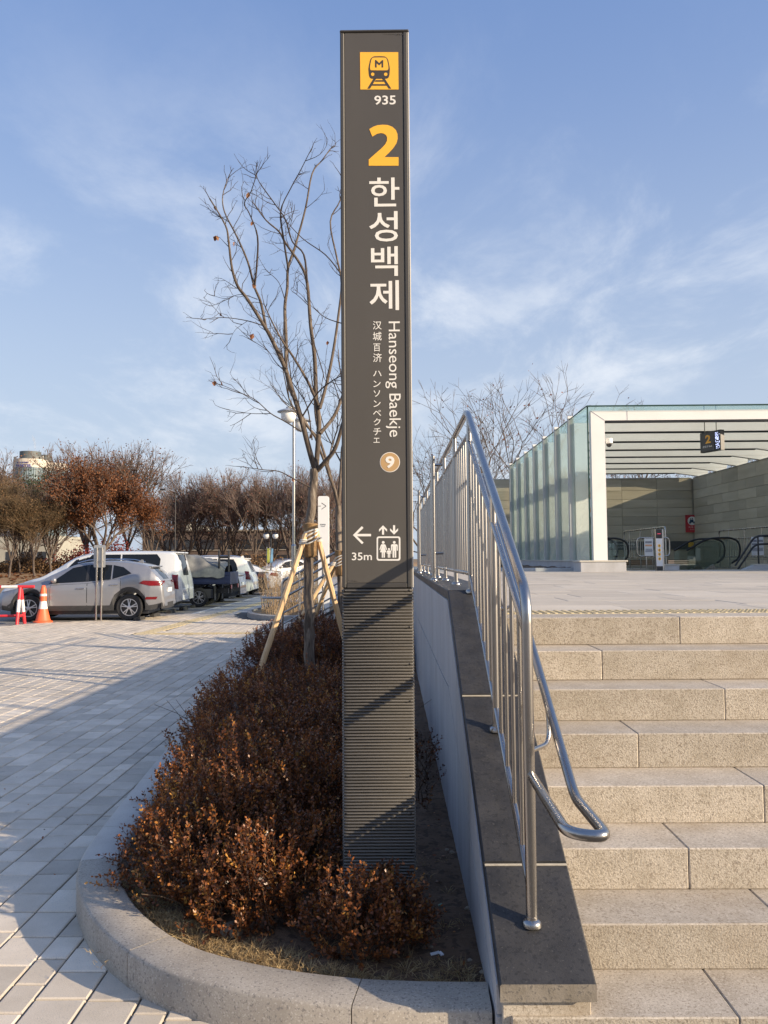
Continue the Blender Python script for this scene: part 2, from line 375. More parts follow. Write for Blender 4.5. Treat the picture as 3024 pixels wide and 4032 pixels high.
# raised lawn beyond the car park
V = []; F = []; nx, ny = 70, 40
for j in range(ny+1):
    for i in range(nx+1):
        x = -150+i*(160)/nx; y = 40+j*110/ny
        xl = max(0, min(1, (-13-x)/6)) if x > -30 else 1
        s = max(0, min(1, (y-44-max(0, x+16)*3.0)/26)); s = s*s*(3-2*s)
        z = -.09+1.0*s+noise.noise(Vector((x*.08, y*.08, 0)))*.18*s
        if x < -14: z = max(z, .02+.05*min(1, (-14-x)/6)*min(1, (y-40)/4))
        V.append((x, y, z))
for j in range(ny):
    for i in range(nx): a = j*(nx+1)+i; F.append((a, a+1, a+nx+2, a+nx+1))
mb = MB(); mb.add(V, F); struct(mb.build('lawn', m_lawn, smooth=60))

# ---- kerb line of the planter
def catmull(P, n=8):
    P = [Vector((*p, 0)) for p in P]; out = []
    for i in range(len(P)-1):
        p0, p1, p2, p3 = P[max(i-1, 0)], P[i], P[i+1], P[min(i+2, len(P)-1)]
        for k in range(n):
            t = k/n; out.append(.5*((2*p1)+(p2-p0)*t+(2*p0-5*p1+4*p2-p3)*t*t+(3*p1-p0-3*p2+p3)*t**3))
    out.append(P[-1]); return out
KO = [(-2.30, 14.6), (-2.12, 11.5), (-1.97, 8.9), (-1.80, 6.6), (-1.645, 4.75), (-1.545, 4.06), (-1.345, 3.60), (-1.09, 3.255), (-.84, 3.035), (-.52, 2.885), (-.2, 2.80), (.06, 2.772), (.322, 2.765)]
kout = catmull(KO, 10)
def offs(line, d):
    r = []
    for i, p in enumerate(line):
        t = (line[min(i+1, len(line)-1)]-line[max(i-1, 0)]).normalized(); r.append(p+Vector((-t.y, t.x, 0))*d)
    return r
KW = .192
kin = offs(kout, KW)
pav = tag(bpy.data.objects.new('pavement', None), 'pavement', 'pavement'); COL.objects.link(pav); del pav['category']; struct(pav, label='grey concrete block paving in front of the steps and planter')
jb = MB(); jb.prism([(-24, -3), (6.5, -3), (6.5, 2.66), (.33, 2.66), (.33, 15), (-2.1, 15), (-2.1, 21.2), (-2.5, 25.2), (-6.1, 25.2), (-6.9, 23.5), (-8.3, 22.2), (-9.7, 20.9), (-11.2, 16.2), (-13, 8), (-24, 5)], (0, 0, 0), (1, 0, 0), (0, 1, 0), (0, 0, 1), -.05, -.009)
jb.build('paving_bed', m_joint, pav)
# ---- pavers: rows run away from the stairs; block lengths vary from row to row
def edge_x(y):   # left border of the paving against the car park
    pts = [(-13, 8), (-11.2, 16.2), (-9.7, 20.9), (-8.3, 22.2), (-6.9, 23.5), (-6.1, 25.2)]
    if y < 8: return -13
    for (xa, ya), (xb, yb) in zip(pts, pts[1:]):
        if y <= yb: return xa+(xb-xa)*(y-ya)/(yb-ya)
    return -6
def kerb_x(y):
    # outer kerb edge at depth y (interpolated)
    for a, b in zip(kout, kout[1:]):
        if b.y <= y <= a.y: return a.x+(b.x-a.x)*(y-a.y)/(b.y-a.y+1e-9)
    return None
rows = []; x = .30; k = 0
pat = [.198, .198, .125, .198, .198, .198, .125]
while x > -13:
    w = pat[k % len(pat)]; rows.append((x-w, x)); x -= w; k += 1
cand = []
for (xa, xb) in rows:
    y = 1.9+random.random()*.25
    ln = .20 if (xb-xa) < .15 else random.choice([.2, .3, .25])
    while y < 25:
        l = ln*(1 if random.random() < .8 else random.choice([.8, 1.25])); y2 = y+l; ym = (y+y2)/2
        xm = (xa+xb)/2; kx = kerb_x(min(14.5, max(ym, 2.766))); ok = True
        if y2 > 2.77 and ym < 14.6 and xa > max(q for q in (kerb_x(max(y, 2.766)), kerb_x(min(y2, 14.5)), kx) if q is not None)+.005: ok = False
        if 14.6 <= ym < 18.4 and xm > -2.1: ok = False
        if ym >= 18.4 and xm > -2.3: ok = False
        if ((xm+2.5)/2.15)**2+((ym-24.5)/3.2)**2 < 1: ok = False
        if xm < edge_x(ym)+.1: ok = False
        sx_ = -5.50+.05*(ym-18)                               # yellow guiding strip
        if sx_-.19 < xm < sx_+.19 and ym > 17.85: ok = False
        if 17.88 < ym < 18.18 and xm > sx_-.19: ok = False
        if ok:
            p = prj((xm, ym, 0))
            vis = p is not None and -60 < p[0] < 3084 and p[1] < 4150
            cand.append((0 if vis else 1, math.hypot(xm, ym), xa, y, xb, y2))
        y = y2
cand.sort(); g_ = .0042; far = MB(); nb = 0
def paver(mb, xa, ya, xb, yb, z, tone, c=.006):
    xa, ya, xb, yb = xa+g_, ya+g_, xb-g_, yb-g_; k = len(mb.v)
    tx, ty = random.gauss(0, .006), random.gauss(0, .006)      # each block has settled a little differently
    mb.add([(xa, ya, z-.045), (xb, ya, z-.045), (xb, yb, z-.045), (xa, yb, z-.045), (xa, ya, z-c*.7), (xb, ya, z-c*.7), (xb, yb, z-c*.7), (xa, yb, z-c*.7),
            (xa+c, ya+c, z), (xb-c, ya+c, z), (xb-c, yb-c, z), (xa+c, yb-c, z)],
           [(8, 9, 10, 11)]+[(i, (i+1) % 4, 4+(i+1) % 4, 4+i) for i in range(4)]+[(4+i, 4+(i+1) % 4, 8+(i+1) % 4, 8+i) for i in range(4)], tone)
    cx_, cy_ = (xa+xb)/2, (ya+yb)/2
    mb.v[k+4:] = [(x, y, zz+(x-cx_)*tx+(y-cy_)*ty) for x, y, zz in mb.v[k+4:]]
for (v, d, xa, ya, xb, yb) in cand:
    z = random.uniform(-.0015, .0015); t = random.gauss(0, .45)
    dk = kerb_x(ya) if ya > 4.2 else None
    if dk is not None and xb > dk-.26 and ya < 9: t -= 1.1      # the darker blocks laid along the kerb
    t = max(-1.6, min(1, t))
    if random.random() < .02: t = min(1, t+.8)
    if nb < 298 and not v:
        mb = MB(); paver(mb, xa, ya, xb, yb, z, t); mb.build('paver', m_paver, pav, tones=True); nb += 1
    else: paver(far, xa, ya, xb, yb, z, t)
struct(far.build('far_paver', m_paver, pav, tones=True), 'stuff')
# yellow guiding strips in the paving
tg = thing('tactile_path', 'worn yellow guiding strip set in the paving towards the parked cars', 'tactile paving')
rib = MB(); rib.cbox(-.148, -.148, -.03, .148, .148, .001, .004)
for q in range(4): rib.cbox(-.12+q*.08-.017, -.14, 0, -.12+q*.08+.017, .14, .006, .004)
rme = rib.mesh('tactile_tile', m_tact)
rib2 = MB(); rib2.cbox(-.148, -.148, -.03, .148, .148, .001, .004)
for q in range(4): rib2.cbox(-.14, -.12+q*.08-.017, 0, .14, -.12+q*.08+.017, .006, .004)
rme2 = rib2.mesh('tactile_tile', m_tact)
for i in range(64):
    o = link('tactile_tile', rme, tg); y = 18.05+i*.3; o.location = (-5.50+.05*(y-18), y, .002); o.scale = (1.25, 1, 1)
for i in range(11):
    o = link('tactile_tile', rme2, tg); o.location = (-5.15+i*.3, 18.03, .002)
# white bay line
g = MB(); g.prism([(-6.08, 24.6), (-5.94, 24.6), (-5.62, 42), (-5.76, 42)], (0, 0, 0), (1, 0, 0), (0, 1, 0), (0, 0, 1), .0005, .0045)
m_paint = M('road_paint', (.62, .62, .60), (.48, .48, .46), 6, .8)
tag(g.build('bay_line', m_paint), 'long white painted line along the rears of the parked cars', 'road marking')

# ---- planter kerb of curved granite stones
kb = thing('planter_kerb', 'curved pale granite kerb round the front of the planter bed', 'kerb')
KZ = .135
def arc_len(line): 
    L = [0]
    for a, b in zip(line, line[1:]): L.append(L[-1]+(b-a).length)
    return L
AL = arc_len(kout)
def samp(line, s):
    for i in range(len(AL)-1):
        if AL[i+1] >= s: 
            t = (s-AL[i])/(AL[i+1]-AL[i]); return line[i].lerp(line[i+1], t)
    return line[-1]
def nearest_s(p):
    p = Vector((*p, 0)); return min((((kout[i]-p).length, AL[i]) for i in range(len(kout))))[1]
cuts = [0]; js = [nearest_s((-1.55, 4.12)), nearest_s((-1.02, 3.19)), nearest_s((-.14, 2.79))]
s = 0
while s+1.0 < js[0]-.5: s += 1.0; cuts.append(s)
cuts += js+[AL[-1]]
for a, b in zip(cuts, cuts[1:]):
    n = 9; mb = MB(); a2, b2 = a+.002, b-.002; V = []; c = .012
    for i in range(n):
        s = a2+(b2-a2)*i/(n-1); o, q = samp(kout, s), samp(kin, s); d = (q-o).normalized()
        V += [(o.x, o.y, -.04), (o.x, o.y, KZ-c), (o.x+d.x*c, o.y+d.y*c, KZ), (q.x-d.x*c, q.y-d.y*c, KZ), (q.x, q.y, KZ-c), (q.x, q.y, -.04)]
    F = []
    for i in range(n-1):
        for j in range(5): F.append((i*6+j, i*6+j+1, (i+1)*6+j+1, (i+1)*6+j)[::-1])
    F += [tuple(range(6)), tuple(range((n-1)*6, n*6))[::-1]]
    mb.add(V, F); mb.build('kerb_stone', m_gran2 if b <= js[0]+.001 else m_gran, kb, smooth=50, fix=True)
# ---- soil
def kin_x(y):
    best = None
    for a, b in zip(kin, kin[1:]):
        if min(a.y, b.y) <= y <= max(a.y, b.y) and abs(a.y-b.y) > 1e-6:
            x = a.x+(b.x-a.x)*(y-a.y)/(b.y-a.y); best = x if best is None else min(best, x)
    return best
V = []; F = []; ny = 150; nx = 40
ys = [2.985+(14.5-2.985)*(j/ny)**1.9 for j in range(ny+1)]
for y in ys:
    xl = kin_x(y); xl = (-.2 if xl is None else xl)-.02
    for i in range(nx+1):
        x = xl+(.345-xl)*i/nx
        h = .085+noise.noise(Vector((x*3, y*3, 1)))*.018+noise.noise(Vector((x*14, y*14, 4)))*.012+max(0, noise.noise(Vector((x*40, y*40, 9))))*.008
        V.append((x, y, h))
for j in range(ny):
    for i in range(nx): a = j*(nx+1)+i; F.append((a, a+1, a+nx+2, a+nx+1))
mb = MB(); mb.add(V, F); struct(mb.build('planter_soil', m_soil, smooth=70), label='bare brown soil of the planter bed')
def soil_z(x, y): return .085+noise.noise(Vector((x*3, y*3, 1)))*.018+noise.noise(Vector((x*14, y*14, 4)))*.012

# ---- stairs
RISE, TREAD, Y0, PZ = .159, .2975, 4.76, 1.272
XS = .63
def NY(n): return Y0-n*TREAD
def NZ(n): return PZ-n*RISE
st = thing('stairway', 'broad flight of speckled beige granite steps up to the plaza', 'stairs')
S_ = 3024/1659
jx = {0: 1468, 1: 1300, 2: 1565, 3: 1378, 4: 1650, 5: 1487, 6: 1700, 7: 1597}
jv = {0: 1345, 1: 1410, 2: 1490, 3: 1590, 4: 1706, 5: 1838, 6: 2000, 7: 2190}
for n in range(0, 8):
    j0 = at(jx[n]*S_, jv[n]*S_, NY(n)).x; L_ = 1.25
    xs = [XS-.26]+[j0+L_*k for k in range(-3, 9) if j0+L_*k > XS+.12 and j0+L_*k < 8]+[8]
    ya, yb = NY(n), NY(n)+TREAD+(.02 if n else 0)
    for a, b in zip(xs, xs[1:]):
        mb = MB(); dz = random.uniform(-.001, .001); dy = random.uniform(-.002, .002)
        mb.cbox(a+.0012, ya+dy, NZ(n)-RISE+.0005, b-.0012, yb-.003, NZ(n)+dz, .0045); o = mb.build('step_stone', m_stair, st); o.data.materials.append(m_riser)
        for p in o.data.polygons:
            if p.normal.y < -.9: p.material_index = 1
core = MB(); core.prism([(2.75, -.05), (2.75, .02), (4.74, 1.05), (4.74, -.05)], (XS-.2, 0, 0), (0, 1, 0), (0, 0, 1), (1, 0, 0), 0, 7.5)
core.build('stair_core', m_mort, st)
# ---- plaza
PIT = (5.75, 21.6, 12.38, 33.2)          # stair pit inside the station shelter
pl = tag(bpy.data.objects.new('plaza', None), '', ''); COL.objects.link(pl); del pl['category']; struct(pl, label='raised plaza paved with pale granite slabs')
def fl(x0, y0, x1, y1): b = MB(); b.box(x0, y0, -.05, x1, y1, PZ-.034); return b
for q in ((.36, 4.80, 30, PIT[1]), (.36, PIT[1], PIT[0], PIT[3]), (PIT[2], PIT[1], 30, PIT[3]), (.36, PIT[3], 30, 40)):
    fl(*q).build('plaza_base', m_mort, pl)
b = MB(); b.box(PIT[0], PIT[1], -3.2, PIT[2], PIT[3]+4, -3.0); b.build('pit_floor', m_mort, pl)
fsl = MB(); ns = 0; sl_list = []
yy = NY(0)+TREAD; yrow = yy+.30
ry = yrow; i = 0
while ry < 34:
    d = .6; off = random.random()*.9; xx = .64-off
    while xx < 16:
        a, bb = max(xx, .64), xx+.9
        if bb > .75 and not (bb > PIT[0]+.05 and a < PIT[2]-.05 and ry+d > PIT[1]+.05 and ry < PIT[3]-.05): sl_list.append((a, ry, bb, ry+d))
        xx += .9
    ry += d
for (a, y1, bb, y2) in sl_list:
    p = prj(((a+bb)/2, y1, PZ)); t = random.gauss(0, .4)
    if y1 < 13 and p and p[0] < 3200:
        mb = MB(); mb.cbox(a+.002, y1+.002, PZ-.033, bb-.002, y2-.002, PZ+random.uniform(-.001, .001), .004); mb.t = [t]*len(mb.v); mb.build('floor_slab', m_slab, pl, tones=True)
    else:
        fsl.cbox(a+.002, y1+.002, PZ-.033, bb-.002, y2-.002, PZ, .003); fsl.t[-24:] = [t]*24
struct(fsl.build('far_floor_slab', m_slab, pl, tones=True), 'stuff')
# tactile warning tiles at the head of the steps
tw = thing('tactile_strip', 'yellow strip of blister tiles along the head of the granite steps', 'tactile paving')
bt = MB(); bt.cbox(-.148, -.148, -.033, .148, .148, .001, .003)
for i in range(6):
    for j in range(6):
        cx_, cy_ = -.125+i*.05, -.125+j*.05; bt.lathe([(.0165, 0), (.014, .004), (.008, .006), (0, .0065)], (cx_, cy_, .0005), 7)
bme = bt.mesh('tactile_tile', m_tact, smooth=40)
for i in range(20):
    o = link('tactile_tile', bme, tw); o.location = (.64+.15+i*.30, NY(0)+TREAD+.15, PZ)

# ---- side wall of the stairs with its coping
SLP = .53; YB = 4.85; CZ = 1.43; YE = 14.4
def cop(y): return CZ+SLP*(min(y, YB)-YB)
wl = thing('stair_wall', 'pale granite panel wall beside the stairs with a dark sloping coping', 'wall')
CT = .055                      # coping thickness
YF = 2.687
b = MB(); b.prism([(YF+.03, -.04), (YF+.03, cop(YF)-CT-.004), (YB, CZ-CT-.004), (YE, CZ-CT-.004), (YE, -.04)], (.352, 0, 0), (0, 1, 0), (0, 0, 1), (1, 0, 0), 0, .26)
b.build('wall_core', m_joint, wl)
b = MB(); b.cbox(.345, YF+.005, -.03, .628, YF+.03, cop(YF)-CT-.006, .003); b.build('end_block', m_stair, wl)
# face panels: upright joints, and one joint that follows the slope
def dj(y): return cop(y)-CT-.10-.42*max(0, min(1, (y-2.7)/2.2))
ys = [YF+.03, 3.02, 3.62, 4.22, 4.85]+[4.85+.6*k for k in range(1, 16)]+[YE]
for y1, y2 in zip(ys, ys[1:]):
    e = .005
    t1, t2, d1, d2 = cop(y1)-CT-.004, cop(y2)-CT-.004, dj(y1), dj(y2)
    b = MB(); b.prism([(y1+e, d1+e), (y2-e, d2+e), (y2-e, t2), (y1+e, t1)], (.330, 0, 0), (0, 1, 0), (0, 0, 1), (1, 0, 0), 0, .021); b.build('wall_panel', m_wall, wl)
    if d1 > .0:
        b = MB(); b.prism([(y1+e, -.03), (y2-e, -.03), (y2-e, d2-e), (y1+e, d1-e)], (.330, 0, 0), (0, 1, 0), (0, 0, 1), (1, 0, 0), 0, .021); b.build('wall_panel', m_wall, wl)
# coping stones
def cop_stone(y1, y2, end=False):
    zf = lambda y: cop(y)
    b = MB(); c = .005; V = []; x0, x1 = .334, .640
    ysn = [y1+.004, y2-.004]
    if y1 < YB < y2: ysn = [y1+.004, YB, y2-.004]
    for y in ysn:
        z = zf(y); V += [(x0, y, z-CT), (x0, y, z-c), (x0+c, y, z), (x1-c, y, z), (x1, y, z-c), (x1, y, z-CT)]
    F = []
    for i in range(len(ysn)-1):
        for j in range(6): F.append((i*6+j, (i+1)*6+j, (i+1)*6+(j+1) % 6, i*6+(j+1) % 6))
    F += [tuple(range(6)), tuple(range((len(ysn)-1)*6, len(ysn)*6))[::-1]]
    b.add(V, F); return b.build('coping_stone', m_cop, wl, fix=True)
o = cop_stone(YF-.03, 3.085); o.data.materials.append(m_copend)
for p in o.data.polygons:
    if p.normal.y < -.7: p.material_index = 1
cop_stone(3.085, 3.97); cop_stone(3.97, YB)
y = YB
while y < YE-.1: cop_stone(y, min(y+.95, YE)); y += .95
for y in (3.085, 3.97):
    b = MB(); z = cop(y); b.bar((.336, y, z-.0285), (.638, y, z-.0285), .009, .055, up=(0, -SLP, 1)); b.build('mortar_joint', m_mort, wl)

# ---- stainless railing
RX = .47
rl = thing('stair_railing', 'stainless steel railing with upright bars on the dark coping', 'railing')
def top(y): return 2.515 if y >= 4.93 else 2.515+(y-4.93)*(2.515-1.49)/(4.93-2.855)
YN = 2.855
pts = rounded([(RX, YN, cop(YN)), (RX, YN, top(YN)), (RX, 4.93, 2.515), (RX, 14.2, 2.515), (RX, 14.2, 1.43)], .10, 6)
pts2 = [p for p in pts]
b = MB(); b.tube(pts2, .0195, 12); b.build('top_rail', m_steel, rl, smooth=50)
b = MB(); b.tube([(RX, YN, top(YN)-.145), (RX, 4.93, 2.515-.15), (RX, 14.2, 2.365)], .0145, 10); b.build('middle_rail', m_steel, rl, smooth=40)
def bot(y): return cop(y)+.098
b = MB(); b.tube([(RX, YN, bot(YN)), (RX, YB, bot(YB)), (RX, 14.2, bot(YB))], .0135, 10); b.build('bottom_rail', m_steel, rl, smooth=40)
bal = []
y = YN+.18
while y < 14.1: bal.append(y); y += (.18 if y < 3.7 else .15)
posts = [YN, 3.74, 4.83, 5.95, 7.1, 8.25, 9.4, 10.6, 11.8, 13.0, 14.2]
for y in bal:
    if min(abs(y-p) for p in posts) < .03: continue
    b = MB(); b.tube([(RX, y, bot(y)), (RX, y, top(y)-.147)], .0085, 8); b.build('baluster', m_steel, rl, smooth=50)
def flange(z, y, x=RX): return MB().lathe([(.034, z-.006), (.034, z+.004), (.030, z+.012), (.021, z+.017), (.0205, z+.026)], (x, y, 0), 16)
for y in posts:
    if y not in (YN, 14.2):
        b = MB(); b.tube([(RX, y, cop(y)-.005), (RX, y, top(y)-.01)], .0165, 10); pp = b.build('post', m_steel, rl, smooth=50)
    b = flange(cop(y)+SLP*.0*(y < YB), y); b.build('base_flange', m_steel, rl, smooth=50)
# outer stay posts that stand in front of the railing further back
for y in (7.2, 10.9):
    b = MB(); b.tube([(.375, y, CZ-.003), (.375, y, 2.53), (.375, y, 2.535)], [.018, .018, .010], 12); b.build('stay_post', m_steel, rl, smooth=40)
    for z in (2.45, 1.665): b = MB(); b.tube([(.375, y, z), (RX, y, z)], .011, 8); b.build('stay_arm', m_steel, rl, smooth=40)
    flange(CZ, y, .375).build('base_flange', m_steel, rl, smooth=50)
# lower handrail with its looped end
HX = .565
hz = lambda y: .869+SLP*(y-2.58)
pts = rounded([(RX+.005, YN-.005, .872), (RX+.008, 2.29, .862), (HX+.018, 2.25, .862), (HX, 2.58, .876), (HX, 4.95, hz(4.95)), (HX, 6.2, hz(4.95)), (RX, 6.2, hz(4.95))], .055, 6)
b = MB(); b.tube(pts, .0165, 12); b.build('handrail', m_steel, rl, smooth=60)
for y in (2.98, 3.80, 4.83):
    b = MB(); b.tube(rounded([(RX, max(y, YN) if y > 3 else YN, hz(y)-.13), (HX, y, hz(y)-.13), (HX, y+.02, hz(y)-.008)], .05, 5), .0085, 8); b.build('handrail_bracket', m_steel, rl, smooth=60)
# ================================================================== the station totem
TY = 3.52
m_tface = M('totem_face', (.086, .079, .070), (.098, .091, .081), 1.2, .38, rvar=.07, spec=.4, dirt=((.13, .12, .105), 2.2, .56, .25), stretch=(1.5, 1.5, .4))
m_tframe = M('totem_frame', (.060, .057, .053), (.070, .066, .061), 2, .42, spec=.45)
m_tside = M('totem_light_edge', (.42, .39, .34), (.48, .45, .40), 2, .4)
m_rib = M('totem_rib', (.112, .105, .092), (.14, .13, .115), 3, .36, rvar=.08, spec=.5, rnd=.05, dirt=((.20, .17, .13), 5, .56, .35))
m_dark = M('dark_gap', (.012, .012, .012), (.016, .016, .016), 5, .8)
m_yel = M('sign_yellow', (.93, .49, .045), (.93, .50, .05), 1, .4)
m_wht = M('sign_white', (.80, .78, .72), (.82, .80, .75), 1, .45)
m_tan = M('sign_tan', (.50, .32, .15), (.52, .34, .16), 1, .45)
m_screw = M('screw_dark', (.03, .03, .03), None, 1, .4, .6)
tl, tr = at(1346, 2000, TY).x, at(1625, 2000, TY).x
TZ1 = at(1345, 118, TY).z; TZ0 = at(1350, 2316, TY).z
TD = .24
tt = thing('station_totem', 'tall dark grey station totem with yellow train sign and white lettering', 'totem sign', ((tl+tr)/2, TY+TD/2, .06))
XL, XR = tl, tr-.002
b = MB(); b.cbox(XL+.006, TY+.012, TZ0, XR-.006, TY+TD-.012, TZ1-.004, .004); b.build('core', m_dark, tt)
fw = .0195
b = MB(); b.cbox(XL, TY-.002, TZ0, XL+fw, TY+TD, TZ1-.012, .005); b.build('frame', m_tframe, tt)
b = MB(); b.cbox(XR-.024, TY-.002, TZ0, XR-.004, TY+TD, TZ1-.012, .004); b.build('frame', m_tframe, tt)
b = MB(); b.cbox(XR-.004, TY+.000, TZ0+.0005, XR+.003, TY+TD, TZ1-.0125, .002); b.build('edge_strip', m_tside, tt)
b = MB(); b.cbox(XL-.001, TY-.003, TZ1-.012, XR+.004, TY+TD+.001, TZ1, .004); b.build('top_cap', m_tframe, tt)
b = MB(); b.cbox(XL+fw, TY-.001, TZ0, XR-.024, TY+.011, TZ0+.021, .003); b.build('frame', m_tframe, tt)
b = MB(); b.cbox(XL+fw+.001, TY+.001, TZ0+.022, XR-.025, TY+.011, TZ1-.0145, .0012); pf = b.build('face_panel', m_tface, tt)
FY = TY+.001
# ribs below
rp = .0131; rib = MB(); w2 = (XR-XL)/2
V = []; prof = [(0, -.0052), (-.006, -.0044), (-.0095, -.0018), (-.0105, .0008), (-.0085, .0036), (-.004, .0050), (0, .0054)]
for x in (-w2+.002, -w2+.006, w2-.006, w2-.002):
    k = .55 if abs(x) > w2-.004 else 1
    for (yy, zz) in prof: V.append((x, yy*k, zz*(.8 if k < 1 else 1)))
F = []; n = len(prof)
for i in range(3):
    for j in range(n-1): F.append((i*n+j, (i+1)*n+j, (i+1)*n+j+1, i*n+j+1))
F += [tuple(range(n))[::-1], tuple(range(3*n, 4*n))]
rib.add(V, F)
# side runs of the same profile
for s in (-1, 1):
    V2 = []; q = [(0, -.005), (.005, -.0035), (.0075, 0), (.005, .0035), (0, .005)]
    for y in (.004, TD-.004):
        for (dx, zz) in q: V2.append((s*(w2-.004+dx), y, zz))
    F2 = [(j, j+1, 5+j+1, 5+j) if s < 0 else (j, 5+j, 5+j+1, j+1) for j in range(4)]+[(0, 1, 2, 3, 4), (9, 8, 7, 6, 5)]
    rib.add(V2, F2)
rbm = rib.mesh('rib', m_rib, smooth=40)
b = MB(); b.box(XL+.004, TY+.004, .03, XR-.004, TY+TD-.004, TZ0-.002); b.build('base_core', m_dark, tt)
z = TZ0-.011; i = 0; scr = MB().lathe([(.0042, -.001), (.0042, .002), (.0025, .003), (0, .003)], (0, 0, 0), 8, 'y').mesh('screw', m_screw)
while z > .075:
    o = link('rib', rbm, tt); o.location = ((XL+XR)/2, TY+.0045, z)
    if i % 12 == 0:
        for sx in (XL+.012, XR-.016):
            o = link('screw', scr, tt); o.location = (sx, TY-.0058, z)
    z -= rp; i += 1
# peeling film at two corners of the face
m_film = M('peeling_film', (.03, .03, .032), (.16, .15, .14), 60, .25)
for (pu, pv, du, dv) in ((1368, 2290, 38, -12), (1588, 134, -80, 6)):
    b = MB(); sgn = 1 if du > 0 else -1
    for k in range(9):
        u = pu+du*k/9; A = at(u, pv, FY); B_ = at(u+sgn*3, pv+dv*(1-k/9)*random.uniform(.6, 1.2), FY); C_ = at(u+sgn*7, pv+dv*.1, FY)
        b.add([A+Vector((0, -.0005, 0)), B_+Vector((0, -.004*random.random()-.001, 0)), C_+Vector((0, -.0006, 0))], [(0, 1, 2)])
    b.build('peeling_film', m_film, tt)
UX, UZ, UN = Vector((1, 0, 0)), Vector((0, 0, 1)), Vector((0, -1, 0))
def tpoly(pl, mat, name, d0, d1, f=lambda p: p):
    b = MB(); P = [at(*f(p), FY) for p in pl]
    b.prism([(p.x, p.z) for p in P], (0, FY, 0), UX, UZ, UN, d0, d1); return b.build(name, mat, tt, fix=True)
def tlet(body, u0, v0, u1, v1, mat, bold=0., rot=False, d=.0, name='lettering'):
    a, c = at(u0, v1, FY), at(u1, v0, FY)
    return letter(body, (a.x, FY-d, a.z), UX, UZ, UN, c.x-a.x, c.z-a.z, mat, tt, bold, rot, name, th=.0010)
def circ(cx_, cy_, r, n=28): return [(cx_+r*math.cos(2*math.pi*i/n), cy_+r*math.sin(2*math.pi*i/n)) for i in range(n)]
Zt = lambda p: (1380+p[0]/4.425, 180+p[1]/4.425)
def arcs(P, r=20, n=5): return [(v.x, v.y) for v in rounded([(*p, 0) for p in P], r, n)]
m_ink = M('sign_dark_ink', (.060, .050, .040), None, 1, .4)
tpoly([(165, 115), (832, 115), (838, 765), (172, 765)], m_yel, 'train_sign', 0, .0012, Zt)
body = [(500, 186)]+arcs([(500, 186), (610, 190), (655, 240), (688, 400), (680, 520), (655, 577), (560, 580)], 40)[1:]+[(440, 580)]+arcs([(440, 580), (345, 577), (322, 520), (312, 400), (345, 240), (390, 190), (500, 186)], 40)[1:-1]
tpoly(body, m_ink, 'train_icon', .0012, .0018, Zt)
win = arcs([(500, 210), (615, 212), (638, 250), (662, 370), (655, 432), (500, 434), (346, 432), (340, 370), (362, 250), (386, 212), (500, 210)], 22)[:-1]
tpoly(win, m_yel, 'train_icon', .0018, .0023, Zt)
tpoly([(428, 385), (428, 256), (448, 256), (500, 308), (552, 256), (571, 256), (571, 385), (543, 385), (543, 310), (500, 350), (457, 310), (457, 385)], m_ink, 'train_icon', .0023, .0028, Zt)
for cx_ in (387, 614): tpoly(circ(cx_, 502, 29), m_yel, 'train_icon', .0018, .0023, Zt)
for P in ([(400, 578), (448, 578), (340, 752), (294, 752)], [(552, 578), (600, 578), (712, 752), (668, 752)], [(440, 603), (565, 603), (580, 630), (424, 630)], [(392, 672), (615, 672), (630, 700), (376, 700)]):
    tpoly(P, m_ink, 'train_icon', .0012, .0018, Zt)
tlet('935', 1474, 376, 1558, 413, m_wht, .014)
two = arcs([(318, 2092), (318, 1985)], 1)+[(430, 1885), (540, 1790), (605, 1720), (635, 1660), (638, 1600), (620, 1560), (580, 1533), (530, 1523), (460, 1538), (380, 1585), (328, 1455), (400, 1412), (470, 1388), (560, 1378), (650, 1384), (730, 1415), (790, 1470), (818, 1540), (822, 1620), (800, 1700), (745, 1785), (670, 1865), (590, 1943), (838, 1943), (838, 2092)]
tpoly(two, m_yel, 'exit_number', 0, .0012, Zt)
Zh = lambda x, y: (1300+x/1.8125, 80+y/1.8125)
for ch, x0, y0, x1, y1 in (('한', 280, 1122, 493, 1330), ('성', 279, 1362, 482, 1580), ('백', 292, 1612, 482, 1826), ('제', 281, 1855, 490, 2070)):
    a, c = Zh(x0, y0), Zh(x1, y1); tlet(ch, a[0], a[1], c[0], c[1], m_wht, .008)
Z2 = lambda x, y: (1300+x/1.976, 1200+y/1.976)
a, c = Z2(430, 130), Z2(541, 651); tlet('Hanseong', a[0], a[1], c[0], c[1], m_wht, .0, True)
a, c = Z2(433, 692), Z2(548, 1028); tlet('Baekje', a[0], a[1], c[0], c[1], m_wht, .0, True)
for ch, y0, y1, x0, x1 in (('汉', 127, 193, 332, 400), ('城', 211, 279, 332, 400), ('百', 302, 363, 336, 390), ('济', 377, 446, 334, 402), ('ハ', 514, 556, 334, 400), ('ン', 590, 641, 336, 392), ('ソ', 666, 716, 338, 388), ('ン', 744, 796, 337, 392), ('ベ', 818, 866, 334, 396), ('ク', 884, 938, 338, 392), ('チ', 958, 1016, 336, 396), ('エ', 1036, 1074, 337, 385)):
    a, c = Z2(x0, y0), Z2(x1, y1); tlet(ch, a[0], a[1], c[0], c[1], m_wht, .004)
cc = Z2(465, 1225)
tpoly(circ(cc[0], cc[1], 39.5, 48), m_wht, 'line_roundel', 0, .0008); tpoly(circ(cc[0], cc[1], 37, 48), m_tan, 'line_roundel', .0008, .0014)
a, c = Z2(430, 1178), Z2(500, 1272); tlet('9', a[0], a[1], c[0], c[1], m_wht, .03, False, .0014)
Z4 = lambda p: (1360+p[0]/5.925, 2030+p[1]/5.925)
